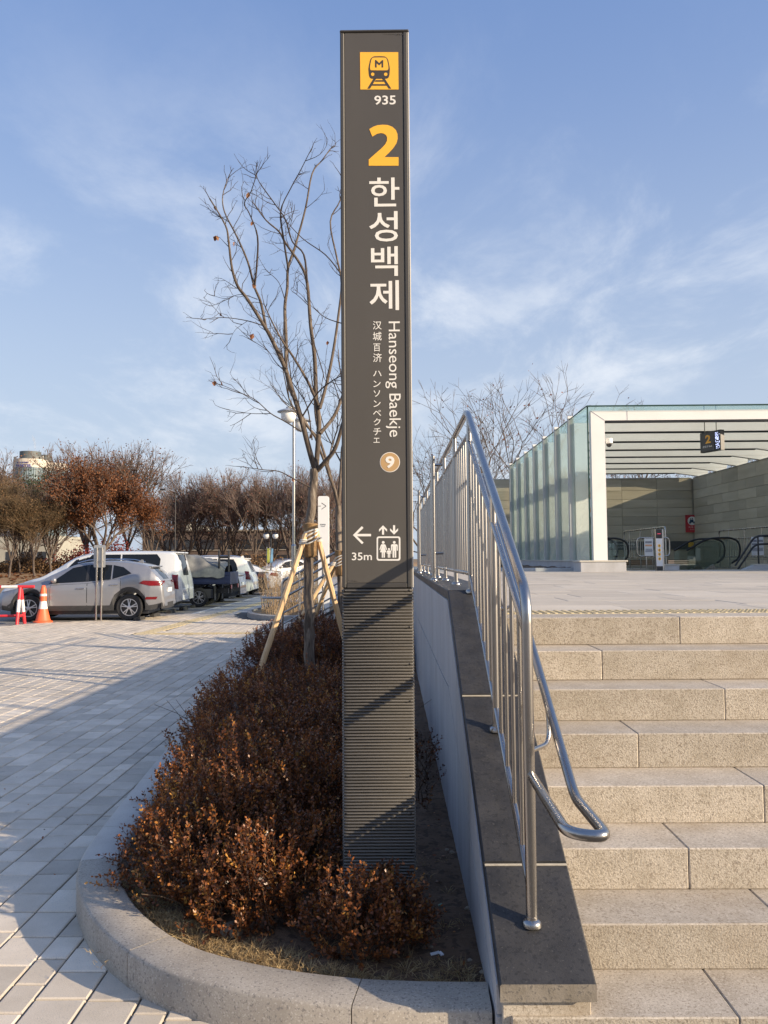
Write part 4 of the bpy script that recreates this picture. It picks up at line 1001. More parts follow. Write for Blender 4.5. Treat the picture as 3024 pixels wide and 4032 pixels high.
# ================================================================== planting: shrubs, dry grass, trees
m_leaf = ramp_mat('shrub_leaf', [(0, (.050, .021, .010)), (.35, (.145, .050, .019)), (.6, (.29, .10, .030)), (.8, (.42, .17, .04)), (1, (.56, .30, .07))], .38, .22, spec=.5)
m_twig = M('shrub_twig', (.07, .045, .028), (.11, .075, .045), 20, .8)
def unit(a): return a/(np.linalg.norm(a, axis=1, keepdims=True)+1e-9)
def shrub(name, label, domes, leaf, ntw, group=None, tlen=(.09, .17), red=0., floor=.08, stemn=40):
    """a mass of twigs set with small oval leaves over a few overlapping domes (cx, cy, rx, ry, h)"""
    t = thing(name, label, 'shrub', (domes[0][0], domes[0][1], floor), group)
    base = []; dirs = []; ln = []
    area = [d[2]*d[3]+.5*(d[2]+d[3])*d[4] for d in domes]; tot = sum(area)
    for d, ar in zip(domes, area):
        n = int(ntw*ar/tot); cx, cy, rx, ry, h = d
        th = rng.uniform(0, 2*np.pi, n); cz = rng.uniform(-.05, 1, n); cz = np.clip(cz, 0, 1); s = np.sqrt(1-cz**2)
        k = rng.uniform(.62, 1.0, n)**.6
        lump = 1+.16*np.sin(th*3+cx*9)*s+.12*np.sin(th*5+cy*7)*s+.14*np.sin(cz*9+th*2)
        p = np.stack([cx+rx*s*np.cos(th)*k*lump, cy+ry*s*np.sin(th)*k*lump, floor+.03+h*cz*k*lump], 1)
        out = unit(np.stack([s*np.cos(th)/rx, s*np.sin(th)/ry, cz/h*.8], 1))
        dr = unit(out*.75+np.array([0, 0, .75])+rng.normal(0, .33, (n, 3)))
        base.append(p); dirs.append(dr); ln.append(rng.uniform(*tlen, n))
    P = np.concatenate(base); D = np.concatenate(dirs); Ln = np.concatenate(ln)
    keep = np.ones(len(P), bool)
    # drop twigs buried well inside a neighbouring dome
    for (cx, cy, rx, ry, h) in domes:
        q = ((P[:, 0]-cx)/rx)**2+((P[:, 1]-cy)/ry)**2+((P[:, 2]-floor)/h)**2; keep &= ~((q < .30) & (rng.random(len(P)) < .75))
    P, D, Ln = P[keep], D[keep], Ln[keep]; n = len(P)
    B = P-D*Ln[:, None]*.45; E = P+D*Ln[:, None]*.55
    V, F = frusta(B, E, np.full(n, .0016), np.full(n, .0007), 3)
    np_mesh('twigs', V, F, m_twig, t)['kind'] = 'stuff'
    m = 16; f = np.linspace(.12, 1, m)[None, :].repeat(n, 0)+rng.normal(0, .02, (n, m))
    C = B[:, None]+(E-B)[:, None]*f[..., None]
    Dk = np.repeat(D[:, None], m, 1)
    a = rng.normal(0, 1, (n, 1, 3)); side = np.cross(Dk, np.repeat(a, m, 1)); side /= np.linalg.norm(side, axis=2, keepdims=True)+1e-9
    sg = np.where(np.arange(m) % 2 == 0, 1., -1.)[None, :, None]
    quarter = (np.arange(m)//2 % 2 == 0)[None, :, None]
    s2 = np.cross(Dk, side); side = np.where(quarter, side, s2)*sg
    A = side*.75+Dk*.75+rng.normal(0, .2, (n, m, 3)); A /= np.linalg.norm(A, axis=2, keepdims=True)
    size = leaf*rng.uniform(.7, 1.25, (n, m, 1))*(1-.35*np.abs(f[..., None]-.6))
    C = C+A*size*.5; A = A.reshape(-1, 3); C = C.reshape(-1, 3); S = size.reshape(-1, 1)
    Bv = np.cross(A, rng.normal(0, 1, A.shape)); Bv = unit(Bv); Nn = np.cross(A, Bv)
    L = len(C)
    pts = np.stack([C-A*S*.5, C-A*S*.12+Bv*S*.27, C+A*S*.28+Bv*S*.24, C+A*S*.52+Nn*S*.06, C+A*S*.28-Bv*S*.24, C-A*S*.12-Bv*S*.27], 1)
    pts[:, [1, 2, 4, 5]] += (Nn*S*.07)[:, None]
    Vv = pts.reshape(-1, 3); Ff = (np.arange(L)[:, None]*6+np.array([[0, 1, 2, 3, 4, 5]])).reshape(-1, 6)
    tw = rng.normal(.42, .17, (n, 1)).repeat(m, 1)+rng.normal(0, .10, (n, m)); tw += (f-.5)*.16
    bright = rng.random((n, 1)) < .10; tw = np.where(bright, tw+.28, tw)+red
    tone = np.clip(tw.reshape(-1), 0, 1).repeat(6)
    np_mesh('foliage', Vv, Ff, m_leaf, t, tone)['kind'] = 'stuff'
    # the woody stems
    P0 = []; P1 = []; R0 = []; R1 = []
    for i in range(stemn):
        d = random.choice(domes); x, y = d[0]+random.uniform(-.6, .6)*d[2], d[1]+random.uniform(-.6, .6)*d[3]
        p = np.array([x, y, floor-.02]); v = np.array([random.gauss(0, .3), random.gauss(0, .3), 1.]); r = .005
        for k in range(4):
            q = p+v*d[4]*.22; P0.append(p); P1.append(q); R0.append(r); r *= .75; R1.append(r); p = q; v = v+np.array([random.gauss(0, .35), random.gauss(0, .35), 0])
    V, F = frusta(P0, P1, R0, R1, 5); np_mesh('stems', V, F, m_twig, t)['kind'] = 'stuff'
    return t
GH = 'russet clipped shrubs filling the planter bed'
shrub('low_shrub', 'large russet shrub mass filling the front corner of the planter left of the totem', [(-.83, 4.0, .44, .45, .43), (-.46, 3.72, .30, .38, .34), (-.66, 4.55, .52, .55, .50), (-.98, 4.66, .34, .5, .42), (-.42, 4.35, .30, .5, .46), (-.60, 3.60, .28, .25, .22), (-.88, 3.74, .24, .22, .20)], .0185, 4300, GH)
shrub('low_shrub', 'small russet clump growing against the foot of the totem', [(-.13, 3.30, .17, .18, .25), (.02, 3.34, .11, .15, .21)], .0180, 420, GH, red=.0, stemn=10)
shrub('low_shrub', 'middle stretch of russet shrubs between the front mass and the staked tree', [(-1.16, 5.6, .34, .6, .42), (-.72, 5.5, .42, .6, .52), (-.35, 5.9, .40, .7, .50), (-1.32, 6.9, .42, .7, .46), (-.75, 6.9, .5, .7, .50), (-.35, 7.3, .4, .7, .46), (-1.46, 8.2, .44, .6, .40), (-.9, 8.4, .5, .6, .42)], .021, 4200, GH, (.10, .19))
shrub('low_shrub', 'rear stretch of darker red shrubs behind the staked tree', [(-1.62, 11.4, .48, .8, .46), (-1.0, 11.6, .5, .8, .56), (-.45, 11.5, .5, .8, .52), (-1.70, 12.9, .45, .8, .46), (-1.1, 13.1, .5, .8, .62), (-.5, 13.0, .5, .8, .56), (-.1, 12.2, .4, .8, .5)], .026, 4200, GH, (.12, .2), red=-.10)
shrub('low_shrub', 'thin sprigs growing between the totem and the wall', [(.20, 5.2, .09, .25, .36), (.22, 6.0, .09, .3, .30)], .020, 34, GH, (.10, .18), red=-.22, stemn=8)
# ---- dead grass tufts inside the kerb
def grass(spots, name, label):
    P0 = []; A = []; H = []
    for (x, y, r, n, h) in spots:
        th = rng.uniform(0, 2*np.pi, n); rr = r*np.sqrt(rng.random(n))
        p = np.stack([x+rr*np.cos(th), y+rr*np.sin(th), np.full(n, .085)], 1)
        P0.append(p); A.append(np.stack([np.cos(th)*.6+rng.normal(0, .5, n), np.sin(th)*.6+rng.normal(0, .5, n), rng.uniform(.2, 1, n)], 1)); H.append(h*rng.uniform(.5, 1.3, n))
    P = np.concatenate(P0); A = unit(np.concatenate(A)); H = np.concatenate(H)[:, None]; n = len(P)
    W = unit(np.cross(A, rng.normal(0, 1, (n, 3))))*.0012
    M1 = P+A*H*.55; tip = P+A*H*.9+np.stack([A[:, 0], A[:, 1], np.full(n, -.35)], 1)*H*.35
    V = np.stack([P-W, P+W, M1-W*.8, M1+W*.8, tip, tip], 1).reshape(-1, 3)
    k = np.arange(n)[:, None]*6; F = np.concatenate([k+np.array([[0, 1, 3, 2]]), k+np.array([[2, 3, 5, 4]])]).astype(int)
    o = np_mesh(name, V, F, m_drygr, None, np.clip(rng.normal(.5, .25, n), 0, 1).repeat(6)); tag(o, label, 'dry grass', kind='stuff'); return o
sp = []
for i in range(260):
    s = random.uniform(nearest_s((-1.5, 4.0)), AL[-1]-.02); q = samp(kin, s); o = samp(kout, s); d = (q-o).normalized(); e = abs(random.gauss(0, .07))
    dens = 1.0 if -1.0 < q.x < -.15 else .45
    if random.random() < dens+.1: sp.append((q.x+d.x*(.03+e), q.y+d.y*(.03+e), random.uniform(.02, .05), int(random.uniform(25, 90)*dens)+8, random.uniform(.03, .06)))
for i in range(110): sp.append((random.uniform(-1.2, .3), random.uniform(3.05, 4.3), .03, random.randint(6, 20), random.uniform(.02, .045)))
grass(sp, 'dry_grass', 'pale dead grass along the inner edge of the planter kerb')
# ---- pebbles, paper scrap and other small litter on the soil
m_peb = M('pebble', (.26, .21, .15), (.36, .30, .22), 40, .85, rnd=.3, bump=.5, bscale=120)
def rock(r, seed):
    bm_ = bmesh.new(); bmesh.ops.create_icosphere(bm_, subdivisions=2, radius=r)
    for v in bm_.verts: v.co *= 1+.35*noise.noise(v.co/r*1.3+Vector((seed*7.1, 0, 0))); v.co.z *= .6
    me = bpy.data.meshes.new('pebble'); bm_.to_mesh(me); bm_.free(); me.materials.append(m_peb); return me
rk = [rock(.5, i) for i in range(4)]
peb = [((915, 3670), .11, 'flat brown stone lying among the dead grass by the kerb'), ((1850, 3775), .022, 'small round pebble on the soil near the wall foot'), ((1780, 3360), .030, 'pale pebble beside the wall behind the totem foot'), ((1840, 3575), .026, 'long grey stone against the foot of the wall'), ((1760, 3345), .02, 'grey chip of stone at the right of the totem'), ((1700, 3720), .014, 'tiny stone chip behind the paper scrap'), ((720, 3540), .026, 'stone half sunk in the soil by the curved kerb'), ((860, 3760), .018, 'little stone in the grass at the kerb bend'), ((1898, 3825), .022, 'stone in the corner between kerb and wall')]
for i, (p, s, lab) in enumerate(peb):
    w = on(*p, .09); o = bpy.data.objects.new('pebble', rk[i % 4]); COL.objects.link(o); o.location = (w.x, w.y, soil_z(w.x, w.y)+s*.12); o.scale = (s, s, s); o.rotation_euler = (0, 0, i*1.3)
    tag(o, lab, 'stone', 'stones on the planter soil')
w = on(1718, 3752, .09); z = soil_z(w.x, w.y)+.006
b = MB(); b.bar((w.x-.022, w.y, z), (w.x+.012, w.y+.006, z+.006), .016, .004); b.bar((w.x+.012, w.y+.006, z+.007), (w.x+.024, w.y-.012, z+.002), .014, .004)
tag(b.build('paper_scrap', m_paper), 'crumpled white paper scrap lying on the bare soil', 'litter')
w = on(1733, 3554, .09); b = MB(); b.bar((w.x-.008, w.y, soil_z(w.x, w.y)+.006), (w.x+.008, w.y+.004, soil_z(w.x, w.y)+.012), .010, .003)
tag(b.build('plastic_chip', M('green_plastic', (.06, .22, .14), None, 1, .4)), 'tiny green plastic chip on the soil beside the totem', 'litter')
# small fallen leaves on the soil, the kerb and the first pavers
n = 260; C = np.zeros((n, 3))
for i in range(n):
    if i < 225:
        x, y = random.uniform(-1.25, .3), random.uniform(3.02, 5.5); kx = kin_x(y); C[i] = (x, y, soil_z(x, y)+.006) if (kx is None or x > kx+.03) else (random.uniform(-.3, .28), 3.2, .10)
    else: C[i] = (random.uniform(-3.0, -1.7), random.uniform(2.9, 6.5), .006)
A = unit(rng.normal(0, 1, (n, 3))*np.array([1, 1, .25])); Bv = unit(np.cross(A, np.array([0, 0, 1.])+rng.normal(0, .3, (n, 3)))); s_ = rng.uniform(.006, .013, (n, 1))
V, F = quads(C, A*s_, Bv*s_*.6); o = np_mesh('fallen_leaves', V, F, m_leaf, None, np.clip(rng.normal(.55, .2, n), 0, 1).repeat(4)); tag(o, 'tiny brown leaves fallen on the planter soil and the nearest pavers', 'fallen leaves', kind='stuff')
# ---- trees
m_bark = M('tree_bark', (.075, .056, .042), (.135, .105, .08), 14, .9, bump=.8, bscale=45, stretch=(1, 1, .25), bdist=.012, spk=[((.25, .21, .17), 26, .62, .6), ((.05, .038, .03), 18, .58, .6)])
m_trunk = M('trunk_bark', (.12, .092, .068), (.22, .18, .14), 11, .9, bump=1., bscale=30, stretch=(1, 1, .22), bdist=.02, spk=[((.30, .26, .21), 20, .60, .6), ((.045, .034, .026), 15, .56, .75)])
m_twigs = M('tree_twig', (.034, .025, .021), (.06, .044, .036), 6, .85)
m_burl = M('burlap', (.22, .13, .055), (.33, .21, .10), 30, .95, bump=1., bscale=160)
m_stake = M('stake_wood', (.55, .36, .18), (.68, .48, .27), 3, .6, stretch=(8, 8, .6), rnd=.06, bump=.15, bscale=30, spk=[((.28, .16, .07), 9, .68, .6)])
m_tie = M('tie_rope', (.66, .62, .54), (.76, .73, .66), 40, .85, bump=.5, bscale=120)
m_aleaf = ramp_mat('autumn_leaf', [(0, (.09, .035, .018)), (.5, (.21, .075, .03)), (1, (.40, .20, .09))], .6, .3)
def limb(P0, P1, R0, R1, pts, ra, rb):
    n = len(pts)-1
    for i in range(n):
        P0.append(pts[i]); P1.append(pts[i+1]); R0.append(ra+(rb-ra)*i/n); R1.append(ra+(rb-ra)*(i+1)/n)
def rnd_dir(d, ang):
    d = Vector(d).normalized(); a = d.orthogonal().normalized(); a.rotate(Matrix.Rotation(random.uniform(0, 2*math.pi), 3, d))
    return (d*math.cos(ang)+a*math.sin(ang)).normalized()
def sprig(S, p, d, L, r, depth, tips):
    """fine twigs: short zigzag shoots that fork"""
    p = Vector(p); d = Vector(d).normalized(); seg = max(2, int(L/.06)) if depth else 3; seg = min(seg, 6)
    for i in range(seg):
        d = (d+Vector((random.gauss(0, .18), random.gauss(0, .18), random.gauss(.06, .12)))).normalized()
        q = p+d*(L/seg); S[0].append(tuple(p)); S[1].append(tuple(q)); S[2].append(r*(1-.6*i/seg)); S[3].append(r*(1-.6*(i+1)/seg)); p = q
        if depth > 0 and random.random() < .5: sprig(S, p, rnd_dir(d, R(random.uniform(28, 55))), L*random.uniform(.35, .6), r*.6, depth-1, tips)
    tips.append((tuple(p), tuple(d)))
def trace(pts, Y0_, dY):
    """main limb through photo points, at a depth of its own"""
    n = len(pts)-1; out = []
    for i, (x, y) in enumerate(pts): out.append(at(760+x*.6513, 560+y*.6513, Y0_+dY*(i/n)))
    return [Vector(v) for v in catmull3(out, 4)]
def catmull3(P, n=4):
    out = []
    for i in range(len(P)-1):
        p0, p1, p2, p3 = P[max(i-1, 0)], P[i], P[i+1], P[min(i+2, len(P)-1)]
        for k in range(n):
            t = k/n; out.append(.5*((2*p1)+(p2-p0)*t+(2*p0-5*p1+4*p2-p3)*t*t+(3*p1-p0-3*p2+p3)*t**3))
    out.append(P[-1]); return out
TYY = 10.1
tb = on(1221, 2680, .09); TB = Vector((at(1221, 2500, TYY).x, TYY, .06))
tr1 = thing('street_tree', 'bare young tree with upswept limbs held by timber stakes behind the totem', 'tree', tuple(TB), 'bare staked trees in the planter')
fork = at(760+735*.6513, 560+1975*.6513, TYY+.05)
b = MB(); tp = catmull3([TB, TB+Vector((-.005, 0, .5)), at(1217, 2330, TYY), at(1215, 2150, TYY), at(1228, 1990, TYY), fork], 5)
tp2 = [p+Vector((random.gauss(0, .006), random.gauss(0, .006), 0)) for p in tp]
rs_ = [.085]+[.068-.018*i/(len(tp2)-2) for i in range(len(tp2)-1)]
rs_ = [r*random.uniform(.95, 1.06) for r in rs_]
b.tube(tp2, rs_, 14); o = b.build('trunk', m_trunk, tr1, smooth=80)
S1 = ([], [], [], []); S2 = ([], [], [], []); tips = []
LM = [([(735, 1975), (700, 1850), (650, 1660), (580, 1440), (550, 1350), (470, 1180), (430, 1110), (330, 950), (270, 870), (235, 760), (215, 600), (195, 500), (100, 340)], .05, .008, -.5),
      ([(440, 1120), (410, 970), (370, 870), (330, 720), (260, 560), (190, 420), (180, 320), (210, 220)], .026, .005, .4),
      ([(372, 870), (385, 750), (390, 570), (340, 430), (310, 370), (350, 300), (385, 190)], .018, .005, -.6),
      ([(560, 1370), (562, 1200), (555, 1000), (570, 880), (575, 760), (620, 620), (680, 400), (720, 190), (780, 110), (830, 40)], .034, .006, .6),
      ([(575, 760), (550, 600), (530, 420), (590, 280), (650, 170), (700, 70)], .018, .005, -.5),
      ([(745, 1960), (762, 1700), (745, 1550), (735, 1300), (710, 1100), (690, 850), (650, 740), (560, 610), (520, 540), (440, 470), (360, 360)], .046, .006, .3),
      ([(690, 850), (670, 680), (600, 600), (560, 470), (500, 380), (400, 240), (380, 180)], .018, .005, -.4),
      ([(660, 1660), (750, 1520), (830, 1450), (890, 1415)], .018, .006, -.4),
      ([(750, 1985), (800, 1930), (860, 1850), (905, 1700), (960, 1500), (1010, 1250), (1060, 1000)], .044, .010, -.5),
      ([(768, 1760), (850, 1660), (905, 1530), (950, 1350), (990, 1100), (1010, 850)], .034, .008, .5),
      ([(766, 1610), (810, 1450), (850, 1250), (880, 1040), (898, 850), (870, 700), (830, 480), (890, 350), (900, 220)], .030, .006, .5),
      ([(758, 1590), (690, 1440), (600, 1290), (545, 1210), (480, 1090), (430, 980)], .026, .006, -.5),
      ([(655, 1750), (560, 1690), (470, 1640), (380, 1560), (300, 1520), (180, 1470)], .013, .003, -.7),
      ([(470, 1640), (350, 1640), (225, 1620)], .007, .002, .2),
      ([(705, 2085), (600, 2030), (520, 1990), (420, 1980), (320, 1965)], .013, .003, -.5),
      ([(432, 1112), (330, 1080), (190, 1060), (60, 1070)], .010, .003, -.4),
      ([(330, 1080), (260, 1130), (230, 1180)], .005, .002, .1),
      ([(390, 950), (290, 920), (200, 945), (130, 930)], .007, .002, .2),
      ([(560, 970), (520, 850), (460, 790)], .008, .003, .2), ([(700, 990), (660, 950), (620, 915)], .008, .003, .2),
      ([(900, 1095), (800, 1060), (710, 985)], .010, .003, .2), ([(890, 790), (800, 680), (660, 580), (540, 450)], .012, .004, .3),
      ([(720, 1800), (690, 1600), (620, 1480), (560, 1400)], .012, .005, .3), ([(720, 1180), (780, 1370), (790, 1420)], .008, .006, .1),
      ([(560, 1390), (500, 1330), (450, 1260), (360, 1200)], .009, .003, .2), ([(1000, 1300), (1100, 1120), (1190, 1000), (1260, 950)], .014, .003, .2)]
for pts, ra, rb, dY in LM:
    ra *= .74; rb *= 1.0
    Pt = trace(pts, TYY+.05 if ra > .018 else TYY+.1*dY, dY)
    if ra > .016:
        b = MB(); b.tube(Pt, [ra+(rb-ra)*i/(len(Pt)-1) for i in range(len(Pt))], 9); b.build('limb', m_bark, tr1, smooth=80)
    else: limb(*S2, [tuple(p) for p in Pt], ra, rb)
    n = len(Pt)
    for i in range(max(1, int(n*.30)), n):
        d = (Pt[i]-Pt[i-1]).normalized()
        if random.random() < (.22+.30*i/n): sprig(S2, Pt[i], rnd_dir(d, R(random.uniform(25, 60))), random.uniform(.16, .40), .0052, 2, tips)
    sprig(S2, Pt[-1], (Pt[-1]-Pt[-2]), random.uniform(.12, .22), .0052, 2, tips)
V, F = frusta(*S2, 4); o = np_mesh('branches', V, F, m_twigs, tr1, smooth=True); o['kind'] = 'stuff'
# the last dry leaves that still hang on
def dryleaf(p, s, parent):
    b = MB(); p = Vector(p); a = rnd_dir((0, 0, -1), .4)*s; c = a.cross(Vector((random.gauss(0, 1), random.gauss(0, 1), .1))).normalized()*s*.42; k = a.cross(c).normalized()*s*.2
    b.add([p, p+a*.4+c+k, p+a*.9+c*.5, p+a*1.1, p+a*.9-c*.6, p+a*.4-c+k, p+a*.5-k*.4], [(0, 1, 6), (1, 2, 6), (2, 3, 6), (3, 4, 6), (4, 5, 6), (5, 0, 6)], random.random())
    return b.build('leaf', m_aleaf, parent, tones=True)
for (x, y) in ((148, 465), (225, 665), (265, 688), (44, 612), (168, 1042), (204, 1525), (232, 1530), (370, 1178), (370, 862), (358, 415), (690, 1915), (672, 1918), (870, 1528), (113, 682), (808, 1243), (360, 478)):
    w = at(760+x*.6513, 560+y*.6513-8, TYY); w = min(S2[1], key=lambda q: (q[0]-w.x)**2+(q[2]-w.z)**2+.05*(q[1]-w.y)**2)   # hang it from the closest twig
    dryleaf(w, random.uniform(.045, .075), tr1)
# timber tripod with burlap and rope
def tripod(label, base, apex_z, feet, rtrunk):
    t = thing('tree_stakes', label, 'tree stakes', (base[0], base[1], .06), 'timber stakes holding the planter trees'); bx, by = base
    for i, (fx, fy) in enumerate(feet):
        d = Vector((fx-bx, fy-by, 0)).normalized(); A = Vector((bx, by, apex_z))+d*(rtrunk+.045)+Vector((0, 0, .03*i)); Fp = Vector((fx, fy, .02)); v = (A-Fp).normalized()
        b = MB(); b.tube([Fp, Fp.lerp(A, .33), Fp.lerp(A, .66), A+v*.10], [.036, .035, .034, .032], 8); b.build('stake', m_stake, t, smooth=30)
        b = MB()
        for k in range(3): c = A+v*(-.05+k*.022); b.tube([c+Vector((math.cos(q)*.044, math.sin(q)*.044, 0)) for q in np.linspace(0, 6.28, 10)], .008, 5)
        b.build('rope_tie', m_tie, t, smooth=60)
    b = MB(); b.lathe([(rtrunk+.008, apex_z-.22), (rtrunk+.026, apex_z-.2), (rtrunk+.022, apex_z-.1), (rtrunk+.03, apex_z+.0), (rtrunk+.024, apex_z+.1), (rtrunk+.04, apex_z+.19), (rtrunk+.01, apex_z+.205)], (bx, by, 0), 16); o = b.build('burlap_wrap', m_burl, t, smooth=60)
    for v in o.data.vertices: 
        k = 1+.10*noise.noise(v.co*14); v.co.x = bx+(v.co.x-bx)*k; v.co.y = by+(v.co.y-by)*k; v.co.z += .02*noise.noise(v.co*9)
    b = MB()
    for k in range(4):
        a0 = k*.9; pts = [(bx+math.cos(a0+q)*(rtrunk+.036), by+math.sin(a0+q)*(rtrunk+.036), apex_z+.03-.10*math.sin(q*.5+k)) for q in np.linspace(0, 6.28, 14)]; b.tube(pts, .010, 5)
    b.build('rope_binding', m_tie, t, smooth=60)
    return t
ap = at(1222, 2125, TYY)
fl_ = on(1000, 2695, .06)
tripod('timber tripod stakes roped round the nearer planter tree', (ap.x, TYY), ap.z, [(at(992, 2700, 9.55).x, 9.45), (at(1402, 2440, TYY+.3).x, TYY+.35), (ap.x-.15, TYY+1.0)], .058)
# second staked tree further back, mostly behind the totem
T2 = 13.4; tx2 = at(1340, 2300, T2).x
tr2 = thing('street_tree', 'second bare staked tree further back and half hidden by the totem', 'tree', (tx2, T2, .06), 'bare staked trees in the planter')
b = MB(); p2 = catmull3([Vector((tx2, T2, .04)), Vector((tx2+.01, T2, 1.0)), Vector((tx2-.02, T2, 1.9)), Vector((tx2-.03, T2, 2.5))], 4); b.tube(p2, [.075]+[.058-.012*i/len(p2) for i in range(len(p2)-1)], 12); b.build('trunk', m_trunk, tr2, smooth=80)
S1 = ([], [], [], []); S2 = ([], [], [], []); tips2 = []
def wild(S, p, d, L, r, depth, up=.12):
    p = Vector(p); d = Vector(d).normalized(); n = 5
    for i in range(n):
        d = (d+Vector((random.gauss(0, .09), random.gauss(0, .09), up*random.random()))).normalized(); q = p+d*L/n
        T_ = S1 if r > .012 else S2
        T_[0].append(tuple(p)); T_[1].append(tuple(q)); T_[2].append(r*(1-.35*i/n)); T_[3].append(r*(1-.35*(i+1)/n)); p = q
        if i > 1 and depth > 0 and random.random() < .45: wild(S, p, rnd_dir(d, R(random.uniform(22, 48))), L*.55, r*.5, depth-1, up)
        if r < .014 and random.random() < .5: sprig(S2, p, rnd_dir(d, R(random.uniform(25, 60))), random.uniform(.2, .45), .0045, 1, tips2)
    if depth > 0:
        for k in range(2): wild(S, p, rnd_dir(d, R(random.uniform(14, 30))), L*.74, r*.62, depth-1, up)
    else: sprig(S2, p, d, .4, .0045, 2, tips2)
for (dx, dy, dz, L, r) in ((-.42, .1, 1, 1.15, .030), (-.22, -.3, 1, 1.2, .030), (.02, .2, 1, 1.3, .032), (.14, -.1, 1, 1.2, .028), (-.1, .4, 1, 1.1, .026))[:4]:
    wild(None, p2[-1], (dx, dy, dz), L, r, 2, .16)
V, F = frusta(*S1, 8); np_mesh('limbs', V, F, m_bark, tr2, smooth=True)['kind'] = 'stuff'
V, F = frusta(*S2, 3); np_mesh('branches', V, F, m_twigs, tr2)['kind'] = 'stuff'
ap2z = at(1340, 2215, T2).z
tripod('timber tripod stakes roped round the tree behind the totem', (tx2, T2), ap2z, [(tx2-1.02, T2-.35), (tx2-.72, T2+.8), (tx2+.8, T2)], .055)
# ================================================================== vehicles and street furniture on the left
m_silver = M('paint_silver', (.27, .275, .295), (.29, .295, .315), 2, .32, .45, coat=.7)
m_vwhite = M('paint_white', (.60, .62, .63), (.63, .65, .66), 2, .32, 0, coat=.9)
m_cream = M('paint_cream', (.74, .72, .66), (.77, .75, .69), 2, .32, 0, coat=.9)
m_black_p = M('paint_black', (.012, .013, .017), (.016, .017, .02), 2, .22, .2, coat=1)
m_navy_p = M('paint_navy', (.010, .018, .06), (.016, .026, .075), 3, .45)
m_clad = M('cladding', (.030, .031, .034), (.042, .043, .046), 8, .65)
m_cglass = M('car_glass', (.008, .010, .013), (.010, .012, .015), 2, .05, spec=.35)
m_tyre = M('tyre', (.014, .014, .015), (.024, .024, .025), 12, .8)
m_alloy = M('alloy', (.60, .60, .62), (.68, .68, .70), 6, .3, .85)
m_tail = M('tail_red', (.13, .003, .006), (.18, .005, .009), 4, .2, coat=.25)
m_plate = M('plate_white', (.70, .71, .72), (.62, .63, .66), 20, .5)
m_chrome = M('chrome', (.75, .76, .78), None, 1, .1, 1)
m_lamp = M('lamp_clear', (.70, .72, .75), (.5, .52, .55), 8, .1, coat=1)
def interp(tab, x):
    if x <= tab[0][0]: return tab[0][1]
    for (a, va), (b, vb) in zip(tab, tab[1:]):
        if x <= b: return va+(vb-va)*(x-a)/(b-a+1e-9)
    return tab[-1][1]
def smoothtab(tab, n=4):
    P = [Vector((a, b, 0)) for a, b in tab]; q = catmull3(P, n); out = []
    for p in q:
        if not out or p.x > out[-1][0]+1e-4: out.append((p.x, p.y))
    return out
def wheel(parent, x, y, r, side, w=.21, spokes=5):
    b = MB(); b.lathe([(r*.64, -w/2), (r*.90, -w/2), (r*.985, -w/2+.02), (r, -w/2+.05), (r, w/2-.05), (r*.985, w/2-.02), (r*.9, w/2), (r*.66, w/2-.012)], (x, y, r), 28, 'y', caps=False); ty = b.build('wheel', m_tyre, parent, smooth=40)
    f = side*(w/2-.028); b = MB()
    b.lathe([(r*.60, -.0), (r*.655, .004*1), (r*.665, .02)], (x, y+f, r), 28, 'y') if False else None
    # rim ring + hub + spokes
    for rr0, rr1 in ((r*.60, r*.66),):
        n = 28; V = []
        for i in range(n):
            t = 2*math.pi*i/n
            for q in (rr0, rr1): V += [(x+q*math.cos(t), y+f, r+q*math.sin(t)), (x+q*math.cos(t), y+f-side*.06, r+q*math.sin(t))]
        F = []
        for i in range(n):
            a, c = i*4, ((i+1) % n)*4; F += [(a, a+2, c+2, c), (a, c, c+1, a+1), (a+2, a+3, c+3, c+2)]
        b.add(V, F)
    for k in range(spokes):
        t = 2*math.pi*k/spokes+.3
        for dt in (-.17, .17):
            ca, sa = math.cos(t), math.sin(t); cb, sb = math.cos(t+dt), math.sin(t+dt)
            b.bar((x+ca*r*.10, y+f+side*.006, r+sa*r*.10), (x+cb*r*.61, y+f-side*.004, r+sb*r*.61), r*.07, .022, up=(0, 1, 0))
    b.lathe([(r*.15, -.02), (r*.15, .012), (r*.10, .018), (0, .018)] if side < 0 else [(r*.15, .02), (r*.15, -.012), (r*.10, -.018), (0, -.018)], (x, y+f, r), 12, 'y')
    b.build('rim', m_alloy, ty)
    b = MB(); b.lathe([(r*.63, -.012), (r*.63, .004), (0, .004)], (x, y+f-side*.045, r), 20, 'y'); b.build('brake_disc', m_blk, ty)
